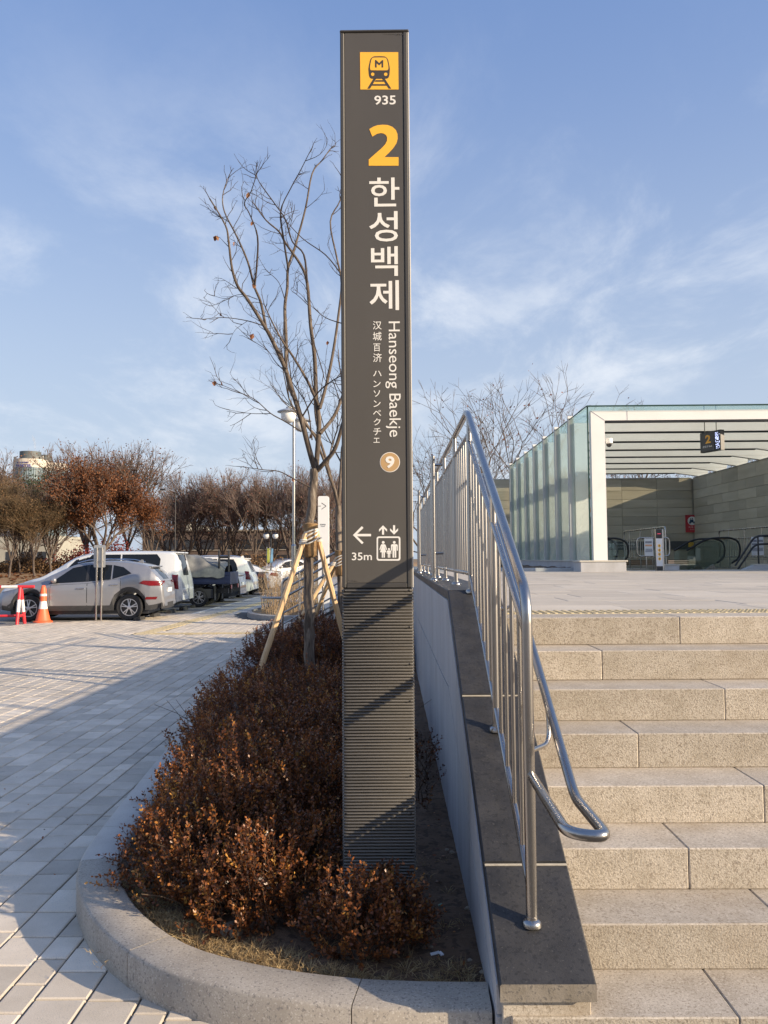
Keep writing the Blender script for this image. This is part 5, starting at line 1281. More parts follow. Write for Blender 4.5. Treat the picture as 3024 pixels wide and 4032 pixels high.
def car(name, label, cat, s, loc, rotz, group):
    t = thing(name, label, cat, (0, 0, 0), group)
    L, Wd, sill = s['L'], s['W'], s.get('sill', .24); top_ = smoothtab(s['top']); belt = s['belt']; tap = s['taper']
    ws = s['wheels']; wr = s['wr']; ar = wr+.065
    paint = s['paint']
    def zt(x): return interp(top_, x)
    def zb(x): return min(interp(belt, x), zt(x)-.012)
    def zs(x):
        z = sill+ .10*max(0, (x-(L-.5))/.5)**2+.06*max(0, (.35-x)/.35)
        for w in ws:
            if abs(x-w) < ar: z = max(z, wr+math.sqrt(ar*ar-(x-w)**2))
        return min(z, zb(x)-.03)
    def hw(x): return Wd/2*interp(tap, x)
    def sec(x):
        w, T, B_, S = hw(x), zt(x), zb(x), zs(x); k = min(1, (T-B_)/.35); wr_ = w*(.955-.20*k)
        m = S+(B_-S)*.45
        return [(w*.93, S), (w*.985, S+(m-S)*.5), (w*1.0, m), (w*.992, B_-(B_-m)*.30), (w*.955, B_), (wr_+(w*.955-wr_)*.12, T-.07*k-.004), (wr_*.93, T-.022*k-.002), (wr_*.6, T-.004*k), (0, T)]
    xs = set([0, L]+[p[0] for p in s['top']]+[p[0] for p in belt]+[p[0] for p in tap])
    for w in ws:
        for q in np.linspace(-1, 1, 13): xs.add(float(w+ar*math.sin(q*math.pi/2)))
        xs.add(w-ar-.004); xs.add(w+ar+.004)
    x = 0
    while x < L: xs.add(x); x += .14
    for q in (.01, .03, .06, .1, .16): xs.add(q); xs.add(L-q)
    xs = sorted(v for v in xs if 0 <= v <= L); xs = [v for i, v in enumerate(xs) if i == 0 or v-xs[i-1] > .0025]
    V = []; F = []; n = None
    for x in xs:
        q = sec(x); ring = [(x, -y, z) for y, z in q]+[(x, y, z) for y, z in q[::-1][1:]]
        n = len(ring); V += ring
    for i in range(len(xs)-1):
        for j in range(n-1): F.append((i*n+j, (i+1)*n+j, (i+1)*n+j+1, i*n+j+1))
        F.append((i*n+n-1, (i+1)*n+n-1, (i+1)*n, i*n))
    F += [tuple(range(n)), tuple(range((len(xs)-1)*n, len(xs)*n))[::-1]]
    b = MB(); b.add(V, F); b.build('body', paint, t, smooth=38, fix=True)
    def P(x, z, side, off=.006):
        q = sec(x)
        for (ya, za), (yb, zb_) in zip(q, q[1:]):
            if za <= z <= zb_: y = ya+(yb-ya)*(z-za)/(zb_-za+1e-9); break
        else: y = q[0][0] if z < q[0][1] else q[-2][0]
        return (x, side*(y+off), z)
    def panel(poly, side, off, mat, name, parent=t, step=.12, thick=.0):
        # polygon in (x, z) draped over the side of the body: cut into upright strips
        X0, X1 = min(p[0] for p in poly), max(p[0] for p in poly)
        xs_ = sorted(set([p[0] for p in poly]+list(np.linspace(X0, X1, max(2, int((X1-X0)/step)+1)))))
        cols = []
        for x in xs_:
            zsx = []
            for (xa, za), (xb, zb_) in zip(poly, poly[1:]+poly[:1]):
                if min(xa, xb)-1e-9 <= x <= max(xa, xb)+1e-9:
                    zsx += [za, zb_] if abs(xa-xb) < 1e-9 else [za+(zb_-za)*(x-xa)/(xb-xa)]
            cols.append((x, min(zsx), max(zsx)))
        b = MB(); V = []; F = []; m = 5
        for (x, z0, z1) in cols:
            for k in range(m+1): V.append(P(x, z0+(z1-z0)*k/m, side, off))
        for i in range(len(cols)-1):
            for k in range(m):
                f = (i*(m+1)+k, (i+1)*(m+1)+k, (i+1)*(m+1)+k+1, i*(m+1)+k+1); F.append(f if side < 0 else f[::-1])
        b.add(V, F); return b.build(name, mat, parent, smooth=50)
    xr_tab = [(z, x) for x, z in top_ if x > L*.6]
    def RP(y, z, off=.008):
        # point on the rear end: last x whose roofline is still above z; eased round towards the corners
        best = L
        for (xa, za), (xb, zb_) in zip(top_[::-1], top_[::-1][1:]):
            if za <= z <= zb_ and zb_ > za: best = xa+(xb-xa)*(z-za)/(zb_-za); break
        return (best+off-.10*(abs(y)/(Wd/2))**3, y, z)
    def rpanel(poly, off, mat, name):
        Y0_, Y1_ = min(p[0] for p in poly), max(p[0] for p in poly); ysr = sorted(set([p[0] for p in poly]+list(np.linspace(Y0_, Y1_, 7)))); b = MB(); V = []; F = []; m = 4; cols = 0
        for y in ysr:
            zz = []
            for (ya, za), (yb, zb_) in zip(poly, poly[1:]+poly[:1]):
                if min(ya, yb)-1e-9 <= y <= max(ya, yb)+1e-9: zz += [za, zb_] if abs(ya-yb) < 1e-9 else [za+(zb_-za)*(y-ya)/(yb-ya)]
            for k in range(m+1): V.append(RP(y, min(zz)+(max(zz)-min(zz))*k/m, off))
        for i in range(len(ysr)-1):
            for k in range(m): F.append((i*(m+1)+k, (i+1)*(m+1)+k, (i+1)*(m+1)+k+1, i*(m+1)+k+1))
        b.add(V, F); return b.build(name, mat, t, smooth=50)
    # sills and arches
    if s.get('clad'):
        cl = s['clad']
        for side in (-1, 1):
            cols = [x for x in xs if .12 < x < L-.05]; V = []; F = []; m = 3
            for x in cols:
                z0 = zs(x); dz = cl
                for w in ws:
                    d_ = abs(x-w)
                    if d_ < ar+.085: dz = max(dz, wr+math.sqrt(max(0, (ar+.085)**2-d_*d_))-z0)
                for k in range(m+1): V.append(P(x, z0+dz*k/m+.001, side, .009 if k < m else .002))
            for i in range(len(cols)-1):
                for k in range(m): f = (i*4+k, (i+1)*4+k, (i+1)*4+k+1, i*4+k+1); F.append(f if side < 0 else f[::-1])
            b = MB(); b.add(V, F); b.build('cladding', m_clad, t, smooth=50)
    for side in (-1, 1):
        for (x0, x1) in s.get('doors', []):
            z0 = sill+(s.get('clad', .05)) + .012
            bl = [(x0, z0), (x1, z0)]
            poly = [(x0+.004, z0), (x1-.004, z0), (x1-.004, zb(x1)-.03), (x0+.004, zb(x0)-.03)]
            big = [(x0-.006, z0-.008), (x1+.006, z0-.008), (x1+.006, zb(x1)-.022), (x0-.006, zb(x0)-.022)]
            okw = [w for w in ws if w-ar-.1 < x1 and w+ar+.1 > x0]
            if okw:
                w = okw[0]; a_ = ar+.10; xm = max(x0, w-a_)
                zc = wr+math.sqrt(max(0, a_*a_-(x1-w)**2))
                poly = [(x0+.004, z0), (xm, z0), (w-a_*.75, wr+a_*.66), (x1-.004, max(z0, zc)), (x1-.004, zb(x1)-.03), (x0+.004, zb(x0)-.03)]
                big = [(x0-.006, z0-.008), (xm+.008, z0-.008), (w-a_*.75+.008, wr+a_*.66-.008), (x1+.006, max(z0, zc)-.008), (x1+.006, zb(x1)-.022), (x0-.006, zb(x0)-.022)]
            panel(big, side, .0025, m_blk, 'door_seam'); d = panel(poly, side, .006, paint, 'door')
            hx = x1-.16; hzz = zb(hx)-.15; q = P(hx, hzz, side, .022); b = MB(); b.cbox(hx-.11, q[1]-.014, hzz-.016, hx+.10, q[1]+.012, hzz+.018, .008); b.build('door_handle', s.get('handle', m_chrome), d)
        for poly in s['side_glass']: panel(poly, side, .007, m_cglass, 'window')
        for poly in s.get('trim', []): panel(poly, side, .010, m_blk, 'pillar_trim')
        for poly in s.get('tail_side', []): panel(poly, side, .012, m_tail, 'tail_light', step=.05)
        if 'mirror' in s:
            mx, mz = s['mirror']; q = P(mx, mz, side, .0); b = MB()
            b.lathe([(0, -.085), (.05, -.075), (.07, -.03), (.072, .03), (.055, .07), (0, .08)], (mx, q[1]+side*.12, mz+.03), 12, 'x'); o = b.build('mirror', paint, t, smooth=60)
            b = MB(); b.bar((mx-.02, q[1]-side*.02, mz), (mx-.02, q[1]+side*.09, mz+.02), .04, .03); b.build('mirror_arm', m_blk, t)
        for w in ws: wheel(t, w, side*(Wd/2-.115), wr, side, spokes=s.get('spokes', 5))
    for poly in s.get('tail_rear', []):
        rpanel(poly, .012, m_tail, 'tail_light'); rpanel([(-y, z) for y, z in poly][::-1], .012, m_tail, 'tail_light')
    if 'rear_glass' in s: rpanel(s['rear_glass'], .007, m_cglass, 'rear_window')
    if 'plate' in s:
        z = s['plate']; q = RP(0, z, .012); b = MB(); b.bar((q[0], -.26, z), (q[0], .26, z), .02, .12, up=(0, 0, 1)); b.build('number_plate', m_plate, t)
    if 'bumper' in s:
        z0, z1 = s['bumper']; rpanel([(-Wd*.46, z0), (Wd*.46, z0), (Wd*.46, z1), (-Wd*.46, z1)], .010, m_clad if s.get('clad') else paint, 'rear_bumper')
    for poly in s.get('front_side', []):
        for side in (-1, 1): panel(poly, side, .010, m_lamp, 'headlight', step=.06)
    if 'rails' in s:
        x0, x1 = s['rails']
        for side in (-1, 1):
            pts = [(x, side*Wd*.36, zt(x)+.015+(.03 if 0 < i < 5 else 0)) for i, x in enumerate(np.linspace(x0, x1, 6))]; b = MB(); b.tube(pts, .014, 6); b.build('roof_rail', m_chrome if s.get('railchrome') else m_blk, t, smooth=60)
    if 'fin' in s:
        x = s['fin']; b = MB(); b.prism([(x, zt(x)-.012), (x+.17, zt(x+.17)-.012), (x+.15, zt(x)+.065), (x+.11, zt(x)+.07)], (0, .02, 0), UX, UZ, UN, 0, .04); b.build('antenna_fin', paint, t)
    if 'spoiler' in s:
        x = s['spoiler']; z = zt(x); b = MB(); b.cbox(x-.12, -Wd*.34, z-.05, x+.13, Wd*.34, z-.005, .012); b.build('spoiler', paint, t)
    b = MB(); b.box(.35, -Wd*.40, .17, L-.45, Wd*.40, .30); b.build('underbody', m_blk, t)
    t.location = loc; t.rotation_euler = (0, 0, rotz); return t
GC = 'cars parked nose-in along the walkway'
TP = [(0, .80), (.15, .88), (.6, .96), (1.4, 1.0), (3.4, 1.0), (4.1, .96), (4.4, .86), (4.475, .78)]
suv = dict(L=4.475, W=1.85, sill=.27, wr=.355, wheels=(.88, 3.55), paint=m_silver, clad=.13, spokes=5,
    top=[(0, .60), (.04, .80), (.18, .92), (.6, 1.03), (1.12, 1.11), (1.5, 1.30), (2.0, 1.52), (2.45, 1.60), (3.0, 1.62), (3.55, 1.575), (3.92, 1.50), (4.12, 1.36), (4.30, 1.16), (4.39, 1.02), (4.44, .80), (4.46, .60), (4.475, .45)],
    belt=[(0, .58), (.5, .86), (1.2, .98), (2.4, 1.03), (3.1, 1.10), (3.6, 1.24), (4.1, 1.26), (4.475, 1.1)], taper=TP,
    side_glass=[[(1.40, 1.01), (2.38, 1.055), (2.38, 1.505), (2.0, 1.43)], [(2.46, 1.06), (3.05, 1.11), (3.05, 1.50), (2.46, 1.515)], [(3.09, 1.12), (3.60, 1.27), (3.36, 1.44), (3.09, 1.50)]],
    trim=[[(2.385, 1.055), (2.455, 1.06), (2.455, 1.515), (2.385, 1.505)]],
    doors=[(1.45, 2.42), (2.43, 3.32)], mirror=(1.55, 1.07), fin=3.55, spoiler=3.98, rear_glass=[(-.62, 1.10), (.62, 1.10), (.55, 1.42), (-.55, 1.42)],
    tail_side=[[(3.80, 1.00), (4.10, .93), (4.40, .93), (4.42, 1.06), (3.92, 1.075)], [(3.98, .56), (4.26, .56), (4.30, .63), (4.0, .63)]], tail_rear=[[(.42, .95), (.80, .93), (.84, 1.06), (.42, 1.04)]],
    plate=.80, bumper=(.30, .46), front_side=[[(.06, .78), (.55, .88), (.60, .95), (.15, .90)]], rails=(2.1, 3.6), railchrome=True)
car('silver_suv', 'silver compact SUV with black wheel arch cladding, nearest of the parked row', 'car', suv, (-10.72, 22.75, 0), R(3.5), GC)
van = dict(L=5.15, W=1.92, sill=.28, wr=.345, wheels=(.85, 4.05), paint=m_vwhite, spokes=6,
    top=[(0, .62), (.05, .86), (.25, 1.0), (.75, 1.13), (1.1, 1.32), (1.75, 1.72), (2.2, 1.86), (2.8, 1.915), (3.8, 1.92), (4.7, 1.90), (4.88, 1.86), (4.98, 1.60), (5.06, 1.20), (5.12, .9), (5.14, .70), (5.15, .50)],
    belt=[(0, .6), (.5, .9), (1.0, 1.09), (2.2, 1.10), (5.15, 1.12)], taper=[(0, .80), (.2, .90), (.8, .97), (1.6, 1), (4.6, 1), (5.0, .97), (5.15, .90)],
    side_glass=[[(1.35, 1.14), (2.05, 1.14), (2.05, 1.78), (1.90, 1.72)], [(2.14, 1.14), (3.22, 1.14), (3.22, 1.81), (2.14, 1.81)], [(3.27, 1.14), (4.30, 1.14), (4.42, 1.22), (4.46, 1.66), (4.34, 1.81), (3.27, 1.81)]],
    trim=[[(2.055, 1.14), (2.135, 1.14), (2.135, 1.81), (2.055, 1.79)]],
    doors=[(1.35, 2.10), (2.11, 3.25)], mirror=(1.5, 1.16), handle=m_vwhite, spoiler=4.86, rear_glass=[(-.70, 1.14), (.70, 1.14), (.64, 1.80), (-.64, 1.80)],
    tail_side=[[(4.86, .75), (5.05, .72), (5.02, 1.16), (4.84, 1.18)]], tail_rear=[[(.78, .74), (.90, .74), (.90, 1.18), (.78, 1.18)]], plate=.78, bumper=(.40, .60))
car('white_van', 'tall white passenger van parked behind the silver SUV', 'van', van, (-11.66, 25.95, 0), R(1.5), GC)
mini = dict(L=5.1, W=1.95, sill=.26, wr=.34, wheels=(.95, 3.95), paint=m_cream, spokes=6,
    top=[(0, .60), (.05, .80), (.25, .95), (.9, 1.06), (1.3, 1.22), (1.95, 1.56), (2.4, 1.70), (3.0, 1.76), (4.0, 1.755), (4.55, 1.71), (4.72, 1.64), (4.88, 1.30), (4.98, 1.05), (5.06, .85), (5.09, .66), (5.1, .46)],
    belt=[(0, .58), (.5, .85), (1.2, 1.0), (2.4, 1.03), (5.1, 1.06)], taper=[(0, .80), (.2, .90), (.8, .97), (1.6, 1), (4.4, .99), (4.9, .95), (5.1, .88)],
    side_glass=[[(1.6, 1.06), (2.45, 1.06), (2.45, 1.63), (2.1, 1.54)], [(2.52, 1.06), (3.55, 1.07), (3.55, 1.66), (2.52, 1.66)], [(3.60, 1.08), (4.35, 1.10), (4.45, 1.2), (4.38, 1.44), (4.25, 1.64), (3.60, 1.66)]],
    doors=[(1.55, 2.48), (2.49, 3.5)], mirror=(1.7, 1.08), handle=m_cream, rear_glass=[(-.66, 1.09), (.66, 1.09), (.58, 1.56), (-.58, 1.56)], rails=(2.3, 4.5), railchrome=True, fin=4.4, spoiler=4.66,
    tail_side=[[(4.80, .80), (4.98, .78), (4.92, 1.12), (4.74, 1.14)]], tail_rear=[[(.76, .78), (.92, .78), (.90, 1.12), (.76, 1.12)]], plate=.92, bumper=(.36, .56))
car('white_minivan', 'cream white minivan with silver roof rails in the middle of the row', 'car', mini, (-10.98, 35.2, 0), R(1.5), GC)
sed = dict(L=4.85, W=1.83, sill=.22, wr=.33, wheels=(.95, 3.75), paint=m_black_p, spokes=5,
    top=[(0, .55), (.05, .70), (.25, .80), (.9, .92), (1.4, .98), (1.8, 1.18), (2.3, 1.40), (2.8, 1.455), (3.2, 1.43), (3.7, 1.27), (4.1, 1.09), (4.5, 1.05), (4.72, 1.02), (4.80, .85), (4.84, .6), (4.85, .40)],
    belt=[(0, .53), (.5, .75), (1.4, .92), (3.4, .99), (4.2, 1.03), (4.85, 1.0)], taper=[(0, .78), (.2, .88), (.8, .97), (1.6, 1), (3.8, .99), (4.5, .93), (4.85, .84)],
    side_glass=[[(1.75, .97), (2.65, 1.0), (2.65, 1.34), (2.3, 1.28)], [(2.72, 1.0), (3.55, 1.03), (3.6, 1.12), (3.3, 1.30), (2.72, 1.36)]],
    mirror=(1.8, .98), rear_glass=[(-.6, 1.10), (.6, 1.10), (.5, 1.36), (-.5, 1.36)], tail_side=[[(4.35, .84), (4.74, .78), (4.77, .94), (4.45, .97)]], tail_rear=[[(.40, .80), (.82, .80), (.80, .95), (.40, .93)]], plate=.70, bumper=(.30, .44))
car('black_sedan', 'black sedan between the covered truck and the white minivan', 'car', sed, (-10.62, 31.6, 0), R(1.5), GC)
sed2 = dict(sed); car('black_sedan', 'second black sedan just past the white minivan', 'car', sed2, (-10.62, 38.3, 0), R(1.5), GC)
sed3 = dict(sed, paint=m_vwhite); car('white_sedan', 'white sedan with only its tail showing past the second black sedan', 'car', sed3, (-10.45, 41.2, 0), R(1.5), GC)
suv2 = dict(suv, paint=m_vwhite, clad=.05, rails=(2.1, 3.6))
car('silver_suv', 'pale SUV at the far end of the row behind the timber stake', 'car', suv2, (-9.4, 56.0, 0), R(42), GC)
# small blue truck with a tarpaulin over its load
tk = thing('cargo_truck', 'small dark blue cargo truck with a grey tarpaulin over its load', 'truck', (0, 0, 0), GC)
b = MB(); b.cbox(2.0, -.82, .78, 4.85, .82, .84, .01); b.build('bed_floor', m_navy_p, tk)
for y in (-.84, .80): b = MB(); b.cbox(2.0, y, .80, 4.85, y+.04, 1.20, .008); o = b.build('side_board', m_navy_p, tk)
for k in range(3): b = MB(); b.cbox(2.05, -.852, .85+k*.115, 4.8, -.842, .93+k*.115, .004); b.build('board_rib', m_navy_p, tk)
b = MB(); b.cbox(4.81, -.80, .80, 4.85, .80, 1.20, .008); b.build('tail_board', m_navy_p, tk)
b = MB(); b.cbox(2.0, -.80, .80, 2.04, .80, 1.55, .008); b.build('head_board', m_navy_p, tk)
b = MB(); b.prism([(0, .45), (.02, .95), (.28, 1.05), (.60, 1.82), (.85, 1.95), (1.75, 1.95), (1.9, 1.85), (1.92, .45)], (0, .82, 0), UX, UZ, UN, 0, 1.64); cab = b.build('cab', m_navy_p, tk, fix=True)
for y in (-.823, .823): b = MB(); b.prism([(.45, 1.12), (1.5, 1.12), (1.5, 1.75), (.72, 1.75)], (0, y, 0), UX, UZ, UN, -.004, .004); b.build('window', m_cglass, cab)
b = MB(); b.bar((.3, 0, 1.09), (.585, 0, 1.76), 1.45, .012, up=(0, 0, 1)); b.build('windscreen', m_cglass, cab)
b = MB(); b.box(.4, -.38, .45, 4.7, -.28, .62); b.box(.4, .28, .45, 4.7, .38, .62); b.build('chassis', m_blk, tk)
for sx in (.85, 3.75):
    for sy in (-1, 1): wheel(tk, sx, sy*.70, .33, sy, spokes=6)
for y in (-.85, .55): b = MB(); b.box(4.28, y, .22, 4.30, y+.30, .74); b.build('mud_flap', m_rub, tk)
b = MB(); b.cbox(3.9, -.80, .3, 4.25, -.45, .62, .01); b.build('tool_box', m_clad, tk)
for y in (-.78, .62): b = MB(); b.box(4.851, y, .62, 4.87, y+.18, .76); b.build('tail_light', m_tail, tk)
for x in (4.45, 4.78): b = MB(); b.tube([(x, -.80, .84), (x, -.80, 1.95)], .035, 8); b.build('stake_post', m_blk, tk)
b = MB(); b.tube([(4.45, -.80, 1.72), (4.78, -.80, 1.72)], .05, 8); b.build('stake_bar', m_blk, tk)
m_tarp = M('tarpaulin', (.11, .115, .11), (.20, .20, .185), 3, .55, bump=.3, bscale=30)
V = []; F = []; nx, ny = 34, 22
for j in range(ny+1):
    for i in range(nx+1):
        u, v = i/nx, j/ny; x = 1.95+u*2.7; y = -.92+1.84*v
        edge = min(v, 1-v)*2; h = 1.16+.66*min(1, edge*2.4)**.7*(.55+.45*math.sin(u*3.0+.5))
        h += .09*noise.noise(Vector((x*2.6, y*2.0, 3)))+.05*math.sin(x*11+y*5)*(1-edge)
        if j in (0, ny): h = 1.02+.10*noise.noise(Vector((x*3.5, y, 1)))
        V.append((x, y, h))
for j in range(ny):
    for i in range(nx): a_ = j*(nx+1)+i; F.append((a_, a_+1, a_+nx+2, a_+nx+1))
b = MB(); b.add(V, F); b.build('tarpaulin', m_tarp, tk, smooth=35)
tk.location = (-10.42, 28.75, 0); tk.rotation_euler = (0, 0, R(1.5))
# wheel stops
m_stop = M('wheel_stop', (.025, .025, .026), (.05, .05, .05), 10, .8, rnd=.2)
sb = MB(); sb.prism([(-.075, 0), (.075, 0), (.055, .105), (-.055, .105)], (0, -.29, 0), UX, UZ, (0, 1, 0), 0, .58); sme = sb.mesh('wheel_stop', m_stop)
stops = [(22.2, 0), (23.6, 0), (25.3, 1), (26.7, 1), (28.1, 2), (29.5, 2), (30.6, 3), (32.2, 3), (34.4, 4), (35.8, 4), (37.5, 5), (38.9, 5), (40.5, 6), (41.9, 6), (43.6, 7), (45, 7)]
whose = ['behind the silver SUV', 'behind the tall white van', 'behind the covered blue truck', 'behind the black sedan', 'behind the white minivan', 'behind the second black sedan', 'behind the white sedan tail', 'in the empty bay at the far end']
for k, (y, w) in enumerate(stops):
    o = bpy.data.objects.new('wheel_stop', sme); COL.objects.link(o); o.location = (-6.88+.012*(y-22), y, -.011); o.rotation_euler = (0, 0, R(-1))
    tag(o, f'black rubber wheel stop {whose[w]}, {"nearer" if k % 2 == 0 else "farther"} of its pair', 'wheel stop', 'black wheel stops along the parked row')
# traffic cone
m_cone = M('cone_orange', (.78, .13, .05), (.84, .16, .06), 3, .5, dirt=((.35, .10, .06), 4, .6, .4))
m_rw = M('barrier_red', (.55, .03, .045), (.62, .04, .05), 5, .45)
m_ww = M('barrier_white', (.72, .71, .68), (.78, .77, .74), 5, .45, dirt=((.45, .42, .36), 6, .62, .5))
c0 = Vector((-9.32, 21.75, -.012))
cn = thing('traffic_cone', 'orange traffic cone with two white bands by the silver SUV', 'traffic cone', tuple(c0))
def band(z0, z1, r0, r1, H=.95): return (r0, r1)
def cr(z): return .185-.135*min(1, z/.62) if z < .62 else .052
b = MB(); b.lathe([(.25, 0), (.25, .03), (.195, .05), (.19, .06), (cr(.5), .5), (.088, .66), (.082, .84), (.062, .92), (.05, .97), (.03, .985), (.028, .955)], tuple(c0), 24); b.build('cone', m_cone, cn, smooth=40)
def coner(z): return .19+(cr(.5)-.19)*(z-.06)/.44 if z < .5 else cr(.5)+(.088-cr(.5))*(z-.5)/.16
b = MB(); b.lathe([(coner(.36)+.003, .36), (coner(.56)+.003, .56)], tuple(c0), 24); b.build('white_band', m_ww, cn, smooth=40)
b = MB(); b.lathe([(.0905, .70), (.087, .76)], tuple(c0), 24); b.build('white_band', m_ww, cn, smooth=40)
b = MB(); b.lathe([(.022, -.088), (.0, -.0885)], (c0.x+.01, c0.y, c0.z+.84), 10, 'y'); b.build('hole', m_blk, cn)
# red and white barrier at the left edge
bx0 = Vector((-9.66, 21.15, -.012))
br = thing('barricade', 'red and white striped pipe barricade at the left edge beside the cone', 'barricade', tuple(bx0))
def stripes(p, q, n, r, first):
    p, q = Vector(p), Vector(q)
    for i in range(n):
        b = MB(); b.tube([p.lerp(q, i/n), p.lerp(q, (i+1)/n)], r, 10); b.build('pipe_red' if (i+first) % 2 == 0 else 'pipe_white', m_rw if (i+first) % 2 == 0 else m_ww, br, smooth=50)
z0 = bx0.z; hb = .97
stripes((bx0.x-2.9, bx0.y-.35, z0+hb), (bx0.x+.34, bx0.y+.04, z0+hb), 8, .042, 1)
for dx in (0, -2.4):
    for dy in (-.22, .22): stripes((bx0.x+dx+.02, bx0.y+dy+dx*.12, z0), (bx0.x+dx, bx0.y+dx*.12+dy*.1, z0+hb-.02), 3, .045, 0)
    stripes((bx0.x+dx, bx0.y-.20+dx*.12, z0+.22), (bx0.x+dx, bx0.y+.20+dx*.12, z0+.22), 1, .035, 0)
stripes((bx0.x-2.4, bx0.y-.28, z0+.22), (bx0.x, bx0.y, z0+.22), 4, .035, 1)
# parking sign seen from behind, on two steel legs
sx, sy = -7.78, 22.0
sg = thing('sign_stand', 'small sign on two steel legs seen from its unpainted back', 'sign', (sx, sy, 0))
m_galv = M('sign_back', (.42, .43, .43), (.52, .53, .53), 5, .45, .6)
pz1, pz0 = at(410, 2146, sy).z, at(410, 2234, sy).z; px0, px1 = at(368, 2190, sy).x, at(414, 2190, sy).x
b = MB(); b.prism(arcs([((px0+px1)/2, pz0), (px1, pz0), (px1, pz1), (px0, pz1), (px0, pz0), ((px0+px1)/2, pz0)], .04, 5)[:-1], (0, sy+.025, 0), UX, UZ, UN, -.006, .004); b.build('plate', m_galv, sg, fix=True)
for u in (380, 400):
    x = at(u, 2300, sy).x; b = MB(); b.tube([(x, sy, -.01), (x, sy, pz1-.07)], .026, 10); b.build('leg', m_steel, sg, smooth=50)
b = MB(); b.bar((px0+.06, sy-.005, pz1-.09), (px1-.05, sy-.005, pz1-.09), .02, .03); b.bar((px0+.06, sy-.005, pz0+.16), (px1-.05, sy-.005, pz0+.16), .02, .03); b.build('clamp', m_steel, sg)
# street lamp with two globes
LX, LY = at(1157, 2400, 24.6).x, 24.6
lp = thing('street_lamp', 'tall steel street lamp with capped globes rising from the dry bed', 'street lamp', (LX, LY, .05))
gz = at(1143, 1645, LY).z
b = MB(); b.tube([(LX, LY, 0), (LX, LY, at(1160, 2150, LY).z)], .075, 14); b.build('sleeve', m_steel, lp, smooth=50)
b = MB(); b.lathe([(.078, 0), (.055, .05), (.05, .06)], (LX, LY, at(1160, 2150, LY).z), 14); b.build('collar', m_steel, lp, smooth=50)
b = MB(); b.tube([(LX, LY, 1.5), (LX, LY, gz-.1)], .046, 12); b.build('pole', m_steel, lp, smooth=50)
m_globe = M('lamp_globe', (.78, .77, .74), (.82, .81, .78), 3, .25)
for (dx, dy, dz) in ((-.12, -.30, .02), (.14, .62, -.10)):
    b = MB(); b.lathe([(0, -.235), (.09, -.22), (.17, -.165), (.22, -.08), (.235, .02), (.215, .10)], (LX+dx, LY+dy, gz+dz), 20); b.build('globe', m_globe, lp, smooth=60)
    b = MB(); b.lathe([(.345, .10), (.33, .125), (.2, .175), (.08, .21), (.07, .26), (0, .27)], (LX+dx, LY+dy, gz+dz), 20); b.build('lamp_cap', m_galv, lp, smooth=40)
    b = MB(); b.tube([(LX, LY, gz-.2), (LX+dx*.5, LY+dy*.5, gz+dz+.3), (LX+dx, LY+dy, gz+dz+.26)], .02, 8); b.build('arm', m_steel, lp, smooth=50)
b = MB(); b.prism([(0, .25), (.10, .25), (.06, .72), (.02, .72)], (LX-.18, LY-.05, gz), UX, UZ, UN, -.01, .01); b.build('glass_fin', m_glass, lp)
b = MB(); pts = [(random.uniform(.16, .24), k*.06) for k in range(8)]
b.lathe(pts, (LX, LY, .12), 14); o = b.build('foil_wrap', M('crinkled_foil', (.75, .76, .78), None, 6, .12, 1, bump=1, bscale=14, bdist=.05), lp)
for v in o.data.vertices: v.co += Vector((random.gauss(0, .02), random.gauss(0, .02), random.gauss(0, .01)))
# white wayfinding pylon
SY = 19.6; a, c = at(1253, 2380, SY), at(1294, 1953, SY)
so_ = thing('wayfinding_pylon', 'slim white pylon with an arrow behind the tree stakes', 'pylon', (a.x, SY, 0))
m_pw = M('pylon_white', (.76, .76, .74), (.80, .80, .78), 2, .4)
b = MB(); b.prism(arcs([(a.x, 0), (c.x, 0), (c.x, c.z), (a.x, c.z), (a.x, 0)], .05, 5)[:-1], (0, SY, 0), UX, UZ, UN, -.18, 0); b.build('body', m_pw, so_, fix=True)
Zq = lambda x, y: at(900+x/2.764, 1900+y/2.764, SY-.001)
for p, q in (((976, 256), (1005, 256)), ((1012, 221), (1062, 256)), ((1062, 256), (1012, 291))):
    A, B_ = Zq(*p), Zq(*q); b = MB(); b.bar((A.x, SY-.002, A.z), (B_.x, SY-.002, B_.z), .012, .004, up=(0, 1, 0)); b.build('arrow', m_blk, so_)
A, B_ = Zq(998, 466), Zq(1058, 449); letter('SOMA', (A.x, SY-.001, A.z), UX, UZ, UN, B_.x-A.x, B_.z-A.z, m_blk, so_, 0, th=.002)
A, B_ = Zq(1006, 482), Zq(1050, 472); letter('미술관', (A.x, SY-.001, A.z), UX, UZ, UN, B_.x-A.x, B_.z-A.z, m_blk, so_, 0, th=.002)
b = MB(); A = Zq(1040, 136); b.lathe([(.03, -.01), (.03, .01)], (A.x, SY+.05, c.z+.05), 10, 'y'); b.build('lifting_eye', m_steel, so_)
